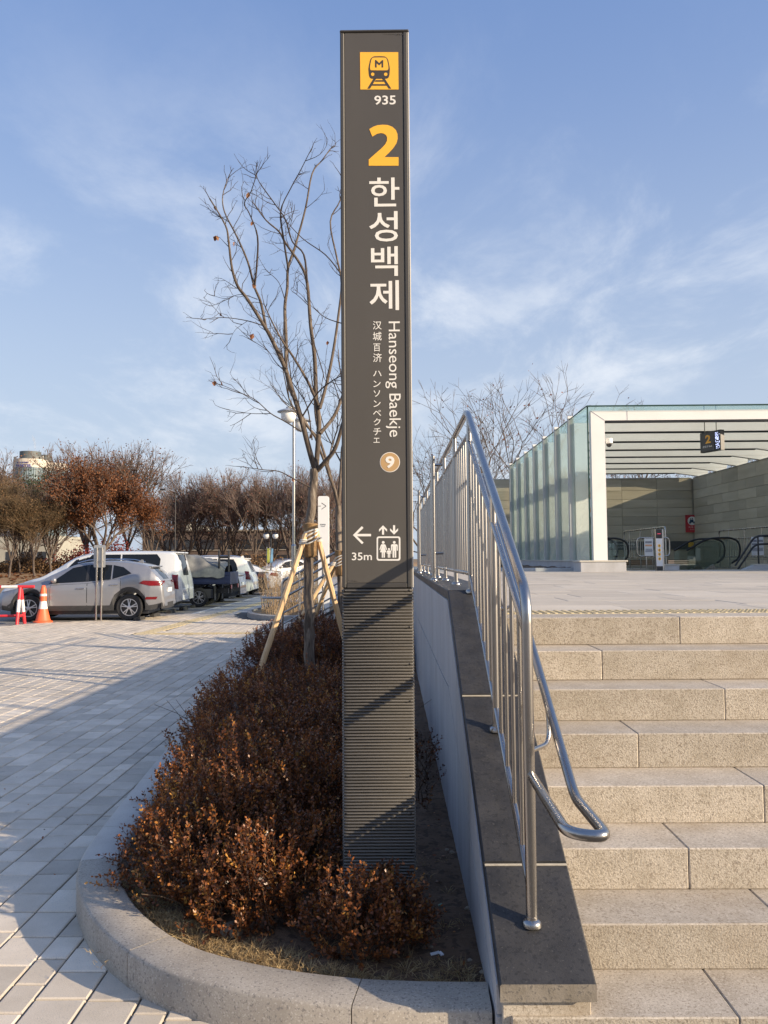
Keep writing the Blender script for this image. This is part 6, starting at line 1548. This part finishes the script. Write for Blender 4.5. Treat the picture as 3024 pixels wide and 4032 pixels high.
# ---- second flight of steps at the far end of the plaza, going down to the left, with its railing
fs = thing('far_stairway', 'distant granite steps leading down to the left behind the planter', 'stairs', (.3, 16.6, 0))
FYA, FYB = 15.35, 18.2
for n in range(8):
    x1 = .33-n*TREAD; b = MB(); b.cbox(x1-TREAD, FYA+.06, -.02, x1, FYB, PZ-(n+1)*RISE+.001, .006)
    b.build('step_stone', m_stair, fs)
b = MB(); b.prism([(.33, -.02), (.33, PZ+.10), (-2.10, .08), (-2.10, -.02)], (0, FYA, 0), UX, UZ, UN, -.055, .17); b.build('stringer', m_wall, fs, fix=True)
b = MB(); b.bar((.33, FYA-.06, PZ+.13), (-2.13, FYA-.06, .11), .27, .05, up=(0, 0, 1)); b.build('coping', m_cop, fs)
b = MB(); b.box(-.0+.352, 14.42, -.04, .64, FYA+.05, PZ-.04); b.box(.34, FYB, -.04, .6, 21.6, PZ-.036); b.build('landing_edge', m_wall, fs)
fr = thing('stair_railing', 'far stainless railing with many sloping bars seen between the tree stakes', 'railing', (-1.0, FYA-.06, .1))
ry_ = FYA-.06; zl = lambda x: .13+(x+2.05)*.534
b = MB(); b.tube(rounded([(-2.05, ry_, .05), (-2.05, ry_, 1.22), (-1.9, ry_, zl(-1.9)+1.08), (.33, ry_, zl(.33)+1.08)], .10, 5), .024, 8); b.build('top_rail', m_steel, fr, smooth=60)
for h in (.92, .28, .48, .12): b = MB(); b.tube([(-2.05, ry_, zl(-2.05)+h), (.33, ry_, zl(.33)+h)], .016 if h < .9 else .02, 8); b.build('sloping_bar', m_steel, fr, smooth=60)
b = MB(); b.tube(rounded([(.33, ry_-.08, zl(.33)+.76), (-2.02, ry_-.08, zl(-2.02)+.76), (-2.42, ry_-.08, zl(-2.02)+.76), (-2.42, ry_+.02, zl(-2.02)+.76), (-2.05, ry_, zl(-2.05)+.76)], .04, 5), .022, 8); b.build('handrail', m_steel, fr, smooth=60)
for x in (-1.73, -1.29, -.85, -.4, .05): b = MB(); b.tube([(x, ry_, zl(x)-.05), (x, ry_, zl(x)+1.07)], .02, 8); b.build('post', m_steel, fr, smooth=50)
# ---- far bed with its low kerb, dead soil and dry stems
fb = thing('far_bed', 'rounded planting bed with low grey kerb round the street lamp foot', 'planting bed', (-2.5, 24.4, 0))
n = 40
for k in range(20):
    V = []; F = []
    for i in range(4):
        t = 2*math.pi*(k+i/3*.985)/20; r1 = (1.75, 3.0)
        for (s_, z) in ((1, -.02), (1, .13), (.93, .14), (.93, .02)): V.append((-2.5+r1[0]*math.cos(t)*s_, 24.4+r1[1]*math.sin(t)*s_, z))
    for i in range(3):
        for j in range(4): F.append((i*4+j, (i+1)*4+j, (i+1)*4+(j+1) % 4, i*4+(j+1) % 4))
    F += [(0, 1, 2, 3), (15, 14, 13, 12)]
    b = MB(); b.add(V, F); b.build('kerb_stone', M('kerb_grey', (.27, .27, .265), (.35, .35, .34), 5, .85, rnd=.08), fb, fix=True)
b = MB(); V = [(-2.5, 24.4, .30)]; F = []
for i in range(40):
    t = 2*math.pi*i/40
    for s_ in (.5, .93): V.append((-2.5+1.75*s_*math.cos(t), 24.4+3*s_*math.sin(t), .08+(.12 if s_ < .6 else 0)+random.uniform(-.02, .02)))
for i in range(40):
    a_ = 1+i*2; c_ = 1+((i+1) % 40)*2; F += [(0, a_, c_), (a_, a_+1, c_+1, c_)]
b.add(V, F); b.build('bed_soil', M('bed_litter', (.20, .13, .07), (.30, .22, .12), 6, .95, bump=1, bscale=30), fb, smooth=60)
P0 = []; P1 = []; R0 = []; R1 = []
for i in range(420):
    t = random.uniform(0, 6.28); q = math.sqrt(random.random()); x, y = -2.85+.95*q*math.cos(t), 24.0+2.1*q*math.sin(t); p = np.array([x, y, .1]); v = np.array([random.gauss(0, .16), random.gauss(0, .16), 1]); h = random.uniform(.7, 1.45)
    for k in range(4):
        e = p+v*h/4; P0.append(p); P1.append(e); R0.append(.007*(1-.2*k)); R1.append(.007*(1-.2*(k+1))); p = e; v = v+np.array([random.gauss(0, .12), random.gauss(0, .12), 0])
        if k > 0 and random.random() < .5: P0.append(p); P1.append(p+np.array([random.gauss(0, .12), random.gauss(0, .12), .16])); R0.append(.004); R1.append(.002)
V, F = frusta(P0, P1, R0, R1, 3); o = np_mesh('dry_stems', V, F, M('dry_stem', (.30, .21, .12), (.42, .31, .19), 9, .85)); tag(o, 'tall pale dry stems standing in the bed round the lamp', 'dry shrub', kind='stuff')
# ================================================================== background: trees, buildings, far street furniture
m_bgbark = M('far_bark', (.075, .058, .048), (.13, .10, .08), 5, .9)
m_bgtwig = M('far_twig', (.13, .092, .073), (.19, .14, .115), 2, .9)
m_bgtwig2 = M('far_twig_olive', (.10, .068, .035), (.155, .11, .06), 2, .9)
m_rust = ramp_mat('rust_leaf', [(0, (.07, .027, .014)), (.5, (.165, .060, .021)), (1, (.28, .12, .05))], .65, .3)
m_brown = ramp_mat('brown_leaf', [(0, (.075, .045, .022)), (.5, (.15, .085, .04)), (1, (.25, .15, .07))], .7, .3)
m_redl = ramp_mat('red_leaf', [(0, (.10, .012, .012)), (.5, (.21, .028, .022)), (1, (.30, .07, .04))], .6, .3)
m_pine = ramp_mat('pine_needle', [(0, (.012, .022, .010)), (.5, (.028, .046, .018)), (1, (.06, .085, .03))], .7, .2)
m_reds = ramp_mat('reddish_leaf', [(0, (.12, .045, .035)), (.5, (.22, .09, .065)), (1, (.34, .17, .12))], .6, .3)
def grow_tree(seed, H_, trunk_h, r0, nl, spread, depth, up, fork=(2, 3), shrink=.72, twig=.5, side=.5):
    random.seed(seed); big = ([], [], [], []); small = ([], [], [], []); tips = []
    def br(p, d, L, r, dep):
        n = 4
        for i in range(n):
            d = (d+Vector((random.gauss(0, .055), random.gauss(0, .055), up*random.uniform(.2, 1)))).normalized(); q = p+d*(L/n)
            T_ = big if r > .03 else small
            T_[0].append(tuple(p)); T_[1].append(tuple(q)); T_[2].append(r*(1-.3*i/n)); T_[3].append(r*(1-.3*(i+1)/n)); p = q
            if dep > 0 and i >= 1 and random.random() < side: br(p, rnd_dir(d, R(random.uniform(25, 50))), L*.58, r*.5, dep-1)
            if dep <= 1: tips.append((tuple(p), tuple(d)))
        if dep > 0:
            for k in range(random.randint(*fork)): br(p, rnd_dir(d, R(random.uniform(12, 34))), L*shrink*random.uniform(.85, 1.1), r*.64, dep-1)
        else:
            for k in range(3):
                e = p+rnd_dir(d, R(random.uniform(5, 40)))*twig*random.uniform(.5, 1); small[0].append(tuple(p)); small[1].append(tuple(e)); small[2].append(r*.6); small[3].append(r*.25); tips.append((tuple(e), tuple(d)))
    tr_ = []; p = Vector((0, 0, -.1)); d = Vector((random.gauss(0, .05), random.gauss(0, .05), 1))
    for i in range(5): q = p+d*(trunk_h+.1)/5+Vector((random.gauss(0, .03), random.gauss(0, .03), 0)); tr_.append((p, q)); p = q
    for k in range(nl):
        a = 2*math.pi*(k+random.random()*.5)/nl; s_ = spread*random.uniform(.6, 1.2); zz = p-Vector((0, 0, random.random()*trunk_h*.22))
        br(zz, Vector((math.cos(a)*s_, math.sin(a)*s_, 1)).normalized(), (H_-trunk_h)*.36*random.uniform(.85, 1.1), r0*.55, depth)
    return tr_, big, small, tips
def make_tree(name, label, seed, H_, trunk_h, r0, nl, spread, depth, up, leafmat=None, nleaf=0, lsize=.12, twigmat=None, twig_r=1., group='bare trees beyond the car park', **kw):
    t = thing(name, label, 'tree', (0, 0, 0), group); tr_, big, small, tips = grow_tree(seed, H_, trunk_h, r0, nl, spread, depth, up, **kw)
    b = MB(); pts = [tr_[0][0]]+[q for _, q in tr_]; b.tube(pts, [r0*1.25]+[r0*(1-.35*i/(len(pts)-1)) for i in range(1, len(pts))], 9); b.build('trunk', m_bgbark, t, smooth=80)
    P = np.array([x[0] for x in tips]); 
    top_ = max(p[2] for p in small[1]); k = H_/top_
    def sc(T): 
        A = np.array(T[0]); B_ = np.array(T[1])
        for X in (A, B_): X[:, 2] = np.where(X[:, 2] > trunk_h*.7, trunk_h*.7+(X[:, 2]-trunk_h*.7)*(H_-trunk_h*.7)/(top_-trunk_h*.7), X[:, 2])
        return A, B_
    A, B_ = sc(big); V, F = frusta(A, B_, big[2], big[3], 5); np_mesh('limbs', V, F, m_bgbark, t, smooth=True)['kind'] = 'stuff'
    A, B_ = sc(small); V, F = frusta(A, B_, np.maximum(np.array(small[2])*twig_r, .006), np.maximum(np.array(small[3])*twig_r, .004), 3); np_mesh('crown', V, F, twigmat or m_bgtwig, t)['kind'] = 'stuff'
    if leafmat:
        idx = rng.integers(0, len(P), nleaf); C = P[idx].copy(); C[:, 2] = np.where(C[:, 2] > trunk_h*.7, trunk_h*.7+(C[:, 2]-trunk_h*.7)*(H_-trunk_h*.7)/(top_-trunk_h*.7), C[:, 2])
        C += rng.normal(0, lsize*1.4, C.shape); A = unit(rng.normal(0, 1, C.shape)); Bv = unit(np.cross(A, rng.normal(0, 1, C.shape))); s_ = lsize*rng.uniform(.6, 1.3, (nleaf, 1))
        V, F = quads(C, A*s_*.5, Bv*s_*.32); tone = np.clip(rng.normal(.5, .2, nleaf)+.15*np.sin(C[:, 0]*2+C[:, 2]*1.7), 0, 1).repeat(4)
        np_mesh('leaves', V, F, leafmat, t, tone)['kind'] = 'stuff'
    return t
GB = 'trees beyond the car park'
def lz(x, y): return .75 if y > 66 else (.45 if y > 56 else 0)
protos = {}
protos['rust'] = make_tree('oak_tree', 'broad tree thick with rust brown leaves behind the white van', 11, 8.3, 1.7, .19, 6, .75, 4, .05, m_rust, 24000, .16, group=GB)
protos['zelk'] = make_tree('bare_tree', 'bare vase shaped tree', 21, 9.2, 1.9, .17, 5, .5, 4, .07, m_reds, 1100, .13, group=GB)
protos['zelk2'] = make_tree('bare_tree', 'bare spreading tree', 31, 9.4, 1.5, .18, 5, .62, 4, .06, m_reds, 2200, .13, group=GB)
protos['tall'] = make_tree('tall_tree', 'tall open tree with scattered red brown leaves', 41, 12.2, 2.4, .22, 6, .48, 4, .07, m_rust, 2600, .17, group=GB)
protos['sparse'] = make_tree('bare_tree', 'bare sparse tree', 71, 9.4, 1.5, .13, 6, .50, 4, .035, m_reds, 220, .10, group=GB, twig=.7, shrink=.78, fork=(2, 2), side=.28, twigmat=m_bgbark, twig_r=.8)
protos['olive'] = make_tree('young_tree', 'slender tree with thin olive brown crown', 51, 7.0, 1.5, .10, 6, .30, 4, .13, m_brown, 3800, .12, twigmat=m_bgtwig2, group=GB)
protos['pine'] = make_tree('pine_tree', 'dark green pine', 61, 11.5, 4.5, .2, 7, 1.1, 3, .03, m_pine, 9000, .26, group=GB)
used = {k: False for k in protos}
def put(kind, u, Y_, label, rot=None, s=1., z=None, grp=GB):
    x = at(u, 2200, Y_).x; z = lz(x, Y_) if z is None else z; rot = random.uniform(0, 6.28) if rot is None else rot; p = protos[kind]
    if not used[kind]: used[kind] = True; p.location = (x, Y_, z); p.rotation_euler = (0, 0, rot); p.scale = (s,)*3; p['label'] = label; p['group'] = grp; return p
    return dup(p, (x, Y_, z), rot, s, label, grp)
random.seed(99)
put('rust', 402, 62, 'broad tree thick with rust brown leaves behind the white van', 1.0, 1.06)
put('tall', 345, 78, 'tallest open tree rising just left of the rust brown one', .4, 1.02)
put('tall', 500, 80, 'tall open tree rising just right of the rust brown one', 2.2, 1.04)
put('tall', -95, 70, 'tall red brown tree cut off by the left edge', 1.2, .9)
put('olive', 36, 58, 'slender pale trunked tree at the far left behind the barricade', .2, .94)
put('olive', 140, 58.5, 'slender pale trunked tree above the silver SUV bonnet', 2.0, .92)
put('olive', 78, 63, 'olive brown tree between the two slender front ones', 4.1, .90)
put('olive', 205, 62, 'olive brown tree left of the rust brown one', 3.1, 1.0)
put('olive', -30, 62, 'olive brown tree half cut by the left edge', .9, 1.15)
put('zelk2', 90, 74, 'bare tree behind the slender pair at the left', 5.2, .6)
rows_ = [(600, 70, 'zelk', .78, 'first bare tree right of the rust brown ones'), (668, 74, 'zelk2', .88, 'bare tree behind the tall thin light pole'), (745, 72, 'zelk', 1.02, 'bare forked tree above the covered truck'), (800, 78, 'zelk2', .90, 'bare spreading tree above the black sedan'),
         (872, 72, 'zelk', 1.06, 'bare tree above the roof of the white minivan'), (935, 76, 'zelk2', .92, 'bare spreading tree between minivan and banners'), (1010, 70, 'zelk', .98, 'bare tree left of the twin globe lamp'), (1075, 75, 'zelk2', .9, 'bare spreading tree behind the twin globe lamp'),
         (1140, 71, 'zelk', 1.05, 'bare tree behind the steel street lamp pole'), (1210, 76, 'zelk2', 1.0, 'bare spreading tree behind the staked trunk'), (1275, 70, 'zelk', 1.0, 'bare tree behind the white pylon'), (1335, 75, 'zelk2', 1.0, 'bare spreading tree showing just left of the totem')]
for (u, Y_, k, s_, lab) in rows_: put(k, u, Y_, lab, None, s_, .3)
back = [(520, 96), (610, 94), (700, 98), (780, 95), (850, 99), (930, 94), (1000, 98), (1090, 95), (1170, 99), (1250, 94), (1330, 98), (20, 92), (120, 96), (210, 93)]
keepb = {2, 5, 9, 13}
wherelab = ['behind the small rust tree', 'behind the first bare tree', 'behind the light pole', 'behind the truck posts', 'above the black sedan', 'above the minivan tailgate', 'above the banners', 'behind the twin lamp', 'left of the lamp post', 'behind the staked trunk', 'beside the totem edge', 'at the far left edge', 'below the round tower', 'right of the round tower']
for bi, ((u, Y_), wl_) in enumerate(zip(back, wherelab)):
    if bi in keepb: put('zelk2' if random.random() < .5 else 'zelk', u, Y_, 'bare tree in the rear row '+wl_, None, 1.12, .6)
put('pine', 60, 100, 'dark green pine crown below the round tower, left of the pair', None, 1.06, .6); put('pine', 120, 104, 'dark green pine crown below the round tower, right of the pair', None, 1.10, .6)
# trees on the right, behind the shelter
GR = 'bare trees behind the station shelter'
put('sparse', 1990, 43, 'large bare vase shaped tree left of the glass shelter', .7, 1.34, -.2, GR)
put('sparse', 1720, 44, 'bare tree with reddish seed tufts just right of the totem', 1.9, 1.02, -.2, GR)
put('sparse', 2440, 62, 'bare twigs showing above the front edge of the shelter roof', 1.2, 1.56, -.2, GR)
put('sparse', 2590, 70, 'bare tree seen under the shelter roof beams', 2.2, 1.3, -.2, GR)
put('sparse', 3010, 64, 'bare twigs above the shelter roof at the right edge', 5.0, 1.52, -.2, GR)
# park trees on the near side, out of view to the right: they comb the low sunlight on the plaza
for k, (x, y, s_, rz) in enumerate(((33, 1.0, 1.25, .3), (39, 6.5, 1.35, 1.9), (31, 7.5, 1.1, 4.0), (44, 1.5, 1.4, 2.6))):
    dup(protos['sparse'], (x, y, -.1), rz, s_, ['bare park tree right of the steps, nearest the plaza front', 'bare park tree right of the steps, beyond the nearest one', 'bare park tree closest to the plaza edge on the right', 'bare park tree farthest out to the right of the steps'][k], 'bare park trees to the right of the steps')
for k, (x, y, kind, s_) in enumerate(((-26, -22, 'zelk', 1.1), (-19, -27, 'rust', 1.0), (-12, -21, 'zelk2', 1.2), (-5, -26, 'rust', 1.1), (1, -22, 'zelk', 1.25), (7, -27, 'zelk2', 1.2), (-33, -14, 'rust', 1.0))):
    dup(protos[kind], (x, y, -.1), k*1.1, s_, ['bare tree behind the viewer, far left of the row', 'rust leaved tree behind the viewer, second from the left', 'spreading bare tree behind the viewer, third from the left', 'rust leaved tree behind the viewer in the middle of the row', 'bare tree straight behind the viewer', 'spreading bare tree behind the viewer, rightmost of the row', 'rust leaved tree behind the viewer by the road'][k], 'park trees behind the viewer')
# undergrowth: red and brown bushes under the trees
def bush(label, x, y, z, w, d, h, mat, n, ls):
    t = thing('bush', label, 'bush', (x, y, z), 'bushes under the far trees')
    C = rng.normal(0, 1, (n, 3)); C = C/np.linalg.norm(C, axis=1, keepdims=True)*rng.uniform(.5, 1, (n, 1)); C[:, 2] = np.abs(C[:, 2]); lump = 1+.25*np.sin(C[:, :1]*5+x)+.2*np.sin(C[:, 1:2]*7)
    C = C*np.array([w, d, h])*lump+np.array([x, y, z]); A = unit(rng.normal(0, 1, C.shape)); Bv = unit(np.cross(A, rng.normal(0, 1, C.shape)))
    V, F = quads(C, A*ls*.6, Bv*ls*.4); np_mesh('foliage', V, F, mat, t, np.clip(rng.normal(.5, .2, n), 0, 1).repeat(4))['kind'] = 'stuff'
    S = ([], [], [], [])
    for i in range(14): 
        p = np.array([x+random.gauss(0, w*.2), y, z-.05]); e = p+np.array([random.gauss(0, w*.4), random.gauss(0, d*.4), h*.8]); S[0].append(p); S[1].append(e); S[2].append(.03); S[3].append(.01)
    V, F = frusta(*S, 4); np_mesh('stems', V, F, m_bgbark, t)['kind'] = 'stuff'
for (u, Y_, w, h, mat, lab) in ((300, 66, 2.2, 2.4, m_redl, 'dark red bush under the rust brown tree'), (455, 68, 2.6, 2.6, m_redl, 'bright red maple bush above the white van'), (200, 64, 2.0, 1.3, m_brown, 'low brown bush left of the red ones'), (560, 70, 2.4, 1.6, m_brown, 'brown bush above the van tail'), (20, 66, 2.5, 1.2, m_brown, 'brown bush at the left edge'), (120, 67, 2.2, 1.4, m_brown, 'brown bush between the slender trunks'), (950, 66, 3.0, 1.3, m_brown, 'wide brown bush above the minivan'), (1120, 64, 3.0, 1.4, m_brown, 'wide brown bush behind the lamp post')):
    bush(lab, at(u, 2200, Y_).x, Y_, lz(0, Y_), w, 1.5, h, mat, 2600, .16)
# fallen leaves under the trees
n = 9000; C = np.stack([rng.uniform(-75, -13, n), rng.uniform(47, 90, n), np.zeros(n)], 1)
for i in range(n):
    x, y = C[i, 0], C[i, 1]; s_ = max(0, min(1, (y-44)/26)); s_ = s_*s_*(3-2*s_); C[i, 2] = max(-.09+1.0*s_+noise.noise(Vector((x*.08, y*.08, 0)))*.18*s_, .0)+.03
A = unit(rng.normal(0, 1, C.shape)*np.array([1, 1, .25])); Bv = unit(np.cross(A, np.array([0, 0, 1.])+rng.normal(0, .3, C.shape)))
V, F = quads(C, A*.16, Bv*.11); o = np_mesh('fallen_leaves', V, F, m_rust, None, np.clip(rng.normal(.5, .25, n), 0, 1).repeat(4)); tag(o, 'brown fallen leaves strewn over the lawn under the trees', 'fallen leaves', kind='stuff')
# ---- low dark building behind the trees
m_fac = M('dark_brick', (.075, .052, .042), (.11, .08, .065), 1.2, .8, rnd=.08); m_dgl = M('dark_glazing', (.02, .022, .026), (.035, .037, .042), .6, .12, spec=.6)
lb_ = thing('low_building', 'long low dark brick building behind the bare trees', 'building', (-20, 112, 0))
bz = at(1000, 2092, 112).z; x0, x1 = at(560, 2200, 112).x, at(1350, 2200, 112).x
b = MB(); b.box(x0, 112, -.5, x1, 124, bz-.02); b.build('wall', m_fac, lb_)
b = MB(); b.cbox(x0-.2, 111.7, bz, x1+.2, 124.2, bz+.25, .03); b.build('parapet', M('parapet_stone', (.20, .18, .15), (.27, .24, .20), 2, .8), lb_)
for r_ in range(2):
    z0 = .9+r_*2.15; b = MB(); b.cbox(x0, 111.85, z0-.16, x1, 111.99, z0-.02, .01); b.build('sill_band', MATS['parapet_stone'], lb_)
    k = 0; xx = x0+.6
    while xx < x1-2.2: b = MB(); b.box(xx, 111.93, z0, xx+1.9, 111.995, z0+1.35); b.build('window', m_dgl, lb_); xx += 2.5
wb_ = thing('pale_building', 'pale low building glimpsed between trunks at the far left', 'building', (-55, 118, 0))
xa, xb = at(-60, 2200, 118).x, at(225, 2200, 118).x; zt_ = at(60, 2110, 118).z
m_pale = M('pale_render', (.34, .33, .28), (.40, .39, .33), 1, .8)
b = MB(); b.box(xa, 118, -.5, xb, 128, zt_); b.build('wall', m_pale, wb_)
xx = xa+.8
while xx < xb-1.6: b = MB(); b.box(xx, 117.94, 1.4, xx+1.3, 117.99, 3.0); b.build('window', m_dgl, wb_); xx += 2.3
for (u0, u1, vt, Y_, lab) in ((690, 745, 2058, 320, 'cream apartment block far behind the bare trees'), (770, 800, 2072, 340, 'small white block beside the far cream apartments'), (835, 905, 2086, 300, 'grey white far building low behind the minivan trees')):
    xa, xb = at(u0, 2200, Y_).x, at(u1, 2200, Y_).x; zt_ = at(u0, vt, Y_).z; t = thing('apartment_block', lab, 'building', (xa, Y_, 0), 'far pale blocks')
    b = MB(); b.box(xa, Y_, -.5, xb, Y_+12, zt_); b.build('wall', m_pale, t); b = MB(); b.box(xa-.2, Y_-.2, zt_+.01, xb+.2, Y_+12, zt_+.5); b.build('roof', MATS['parapet_stone'], t)
    z = 2
    while z < zt_-1.5:
        xx = xa+.7
        while xx < xb-1.4: b = MB(); b.box(xx, Y_-.06, z, xx+1.1, Y_-.01, z+1.2); b.build('window', m_dgl, t); xx += 2.0
        z += 2.8
# ---- round hotel tower
HY = 420
m_tglass = M('tower_glass', (.16, .22, .24), (.22, .28, .30), .3, .2, spec=.7); m_tband = M('tower_band', (.58, .52, .43), (.61, .55, .46), .3, .7); m_drum = M('tower_drum', (.085, .10, .10), (.11, .125, .125), .3, .6); m_blue = M('tower_letter_blue', (.06, .07, .26), None, 1, .5)
hx, hr = at(117, 2000, HY).x, (180-54)/2/3200*HY
zA, zB, zC, zD = at(117, 1812, HY).z, at(117, 1845, HY).z, at(117, 1780, HY).z, 0
ht = thing('hotel_tower', 'round hotel tower with cream band and dark drums above the trees', 'tower', (hx, HY, 0))
def cyl(x, y, r, z0, z1, mat, name, parent, n=40): b = MB(); b.lathe([(r, z0), (r, z1)], (x, y, 0), n); return b.build(name, mat, parent, smooth=30)
cyl(hx, HY, hr-.15, -.5, zB, m_tglass, 'glass_shaft', ht); cyl(hx, HY, hr, zB+.01, zA, m_tband, 'cream_band', ht)
cyl(hx-.1, HY, (165-85)/2/3200*HY, zA+.01, zC, m_drum, 'drum', ht)
h2 = at(207, 2000, HY+12).x
cyl(h2, HY+12, hr*.9, -.5, at(207, 1860, HY+12).z, m_tglass, 'glass_shaft', ht); cyl(h2, HY+12, hr*.92, at(207, 1859, HY+12).z, at(207, 1827, HY+12).z, m_tband, 'cream_band', ht); cyl(at(178, 2000, HY+12).x, HY+12, 3.0, at(207, 1826, HY+12).z, at(180, 1793, HY+12).z, m_drum, 'drum', ht)
for i in range(24):
    t = math.pi+math.pi*i/23; x, y = hx+hr*math.cos(t), HY+hr*math.sin(t); b = MB(); b.box(x-.06, y-.06, 5, x+.06, y+.06, zB-.02); b.build('mullion', m_drum, ht)
for z in np.arange(zB-14, zB-1, 3.2): cyl(hx, HY, hr-.05, z, z+.25, m_drum, 'floor_line', ht)
Zs = lambda x, y: (x/6.38, 1720+y/6.38)
for body, x0, x1, y0, y1, bd in (('SEOUL OLYMPIC', 400, 720, 622, 662, .02), ('PARKTEL', 375, 785, 684, 760, .03)):
    a, c = at(*Zs(x0, y1), HY-hr), at(*Zs(x1, y0), HY-hr); o = letter(body, (a.x, HY-hr, a.z), UX, UZ, UN, c.x-a.x, c.z-a.z, m_blue, ht, bd, th=.12)
    for v in o.data.vertices:
        dd = HY-hr-v.co.y; dx = max(-.999, min(.999, (v.co.x-hx)/hr)); v.co.y = HY-math.sqrt(max(0, hr*hr-(v.co.x-hx)**2))-.05-dd
for (u, v_, w, h) in ((58, 1812, 1.0, 1.6), (150, 1812, 2.6, 1.5), (160, 1813, 1.6, 1.2), (168, 1813, .8, 1.8)):
    q = at(u, v_, HY-2 if u < 100 else HY-3); b = MB(); b.cbox(q.x-w/2, q.y-.4, zA-.02, q.x+w/2, q.y+.4, zA+h, .05); b.build('roof_plant', m_pale, ht)
# steam from the tower roof
m_st = bpy.data.materials.new('steam'); m_st.use_nodes = True; nt = m_st.node_tree; nt.nodes.clear(); o_ = nt.nodes.new('ShaderNodeOutputMaterial'); vs = nt.nodes.new('ShaderNodeVolumeScatter'); vs.inputs['Density'].default_value = .22; vs.inputs['Color'].default_value = (.95, .95, .97, 1); nt.links.new(vs.outputs[0], o_.inputs['Volume'])
q = at(142, 1782, HY-1); b = MB(); pts = [(q.x, q.y, q.z+.1), (q.x-.6, q.y, q.z+2.5), (q.x-.8, q.y, q.z+5), (q.x-1.4, q.y, q.z+7.4), (q.x-2.4, q.y, q.z+9.2)]; b.tube(pts, [.35, .6, .75, .8, .3], 10)
o = b.build('steam_plume', m_st, None, smooth=80); tag(o, 'thin white steam plume rising from the tower roof', 'steam', kind='stuff')
# ---- far street furniture
PYY = 66; pp = at(689, 2180, PYY); t = thing('light_pole', 'tall thin grey light pole with a short arm among the bare trees', 'light pole', (pp.x, PYY, .4)); b = MB(); tp_ = at(687, 1935, PYY)
b.tube([(pp.x, PYY, .3), (pp.x, PYY, tp_.z)], [.06, .04], 8); b.build('pole', m_blk, t, smooth=60); b = MB(); b.tube([(pp.x, PYY, tp_.z-.05), (pp.x-.5, PYY, tp_.z+.15), (pp.x-.9, PYY, tp_.z+.16)], .035, 6); b.build('arm', m_galv, t); b = MB(); b.cbox(pp.x-1.25, PYY-.14, tp_.z+.1, pp.x-.8, PYY+.14, tp_.z+.21, .03); b.build('lamp_head', m_blk, t)
TY2 = 52; a = at(1066, 2110, TY2); t = thing('twin_lamp', 'black park lamp with twin white globes in the distance', 'park lamp', (a.x, TY2, 0)); b = MB(); b.tube([(a.x, TY2, 0), (a.x, TY2, a.z+.25)], .06, 8); b.build('post', m_blk, t, smooth=60)
for s_ in (-1, 1): b = MB(); b.tube([(a.x, TY2, a.z+.1), (a.x+s_*.16, TY2, a.z+.28), (a.x+s_*.29, TY2, a.z+.2)], .025, 6); b.build('arm', m_blk, t); b = MB(); b.lathe([(0, -.2), (.13, -.16), (.2, -.02), (.18, .10), (0, .14)], (a.x+s_*.29, TY2, a.z), 12); b.build('globe', m_globe, t, smooth=60); b = MB(); b.lathe([(.2, .10), (.12, .18), (0, .22)], (a.x+s_*.29, TY2, a.z), 12); b.build('cap', m_blk, t, smooth=60)
for k, (u0, u1, c_, lab) in enumerate(((1052, 1062, (.42, .44, .08), 'yellow green banner flag on a pole beyond the white minivan'), (1064, 1076, (.22, .42, .58), 'pale blue banner flag beside the yellow green one'))):
    A, B_ = at(u0, 2216, 50), at(u1, 2160, 50); t = thing('banner_flag', lab, 'banner', (A.x, 50, 0), 'banner flags by the park'); b = MB()
    b.prism([(A.x, A.z), (B_.x-(.03 if k else 0), A.z+.04), (B_.x, B_.z), (A.x+(.08 if k else 0), B_.z+.02)], (0, 50, 0), UX, UZ, UN, 0, .015); b.build('cloth', M('banner_cloth_%s' % ('blue' if k else 'green'), c_, None, 1, .7), t); b = MB(); b.tube([(A.x-.02, 50.02, 0), (A.x-.02, 50.02, B_.z+.1)], .02, 6); b.build('pole', m_galv, t)
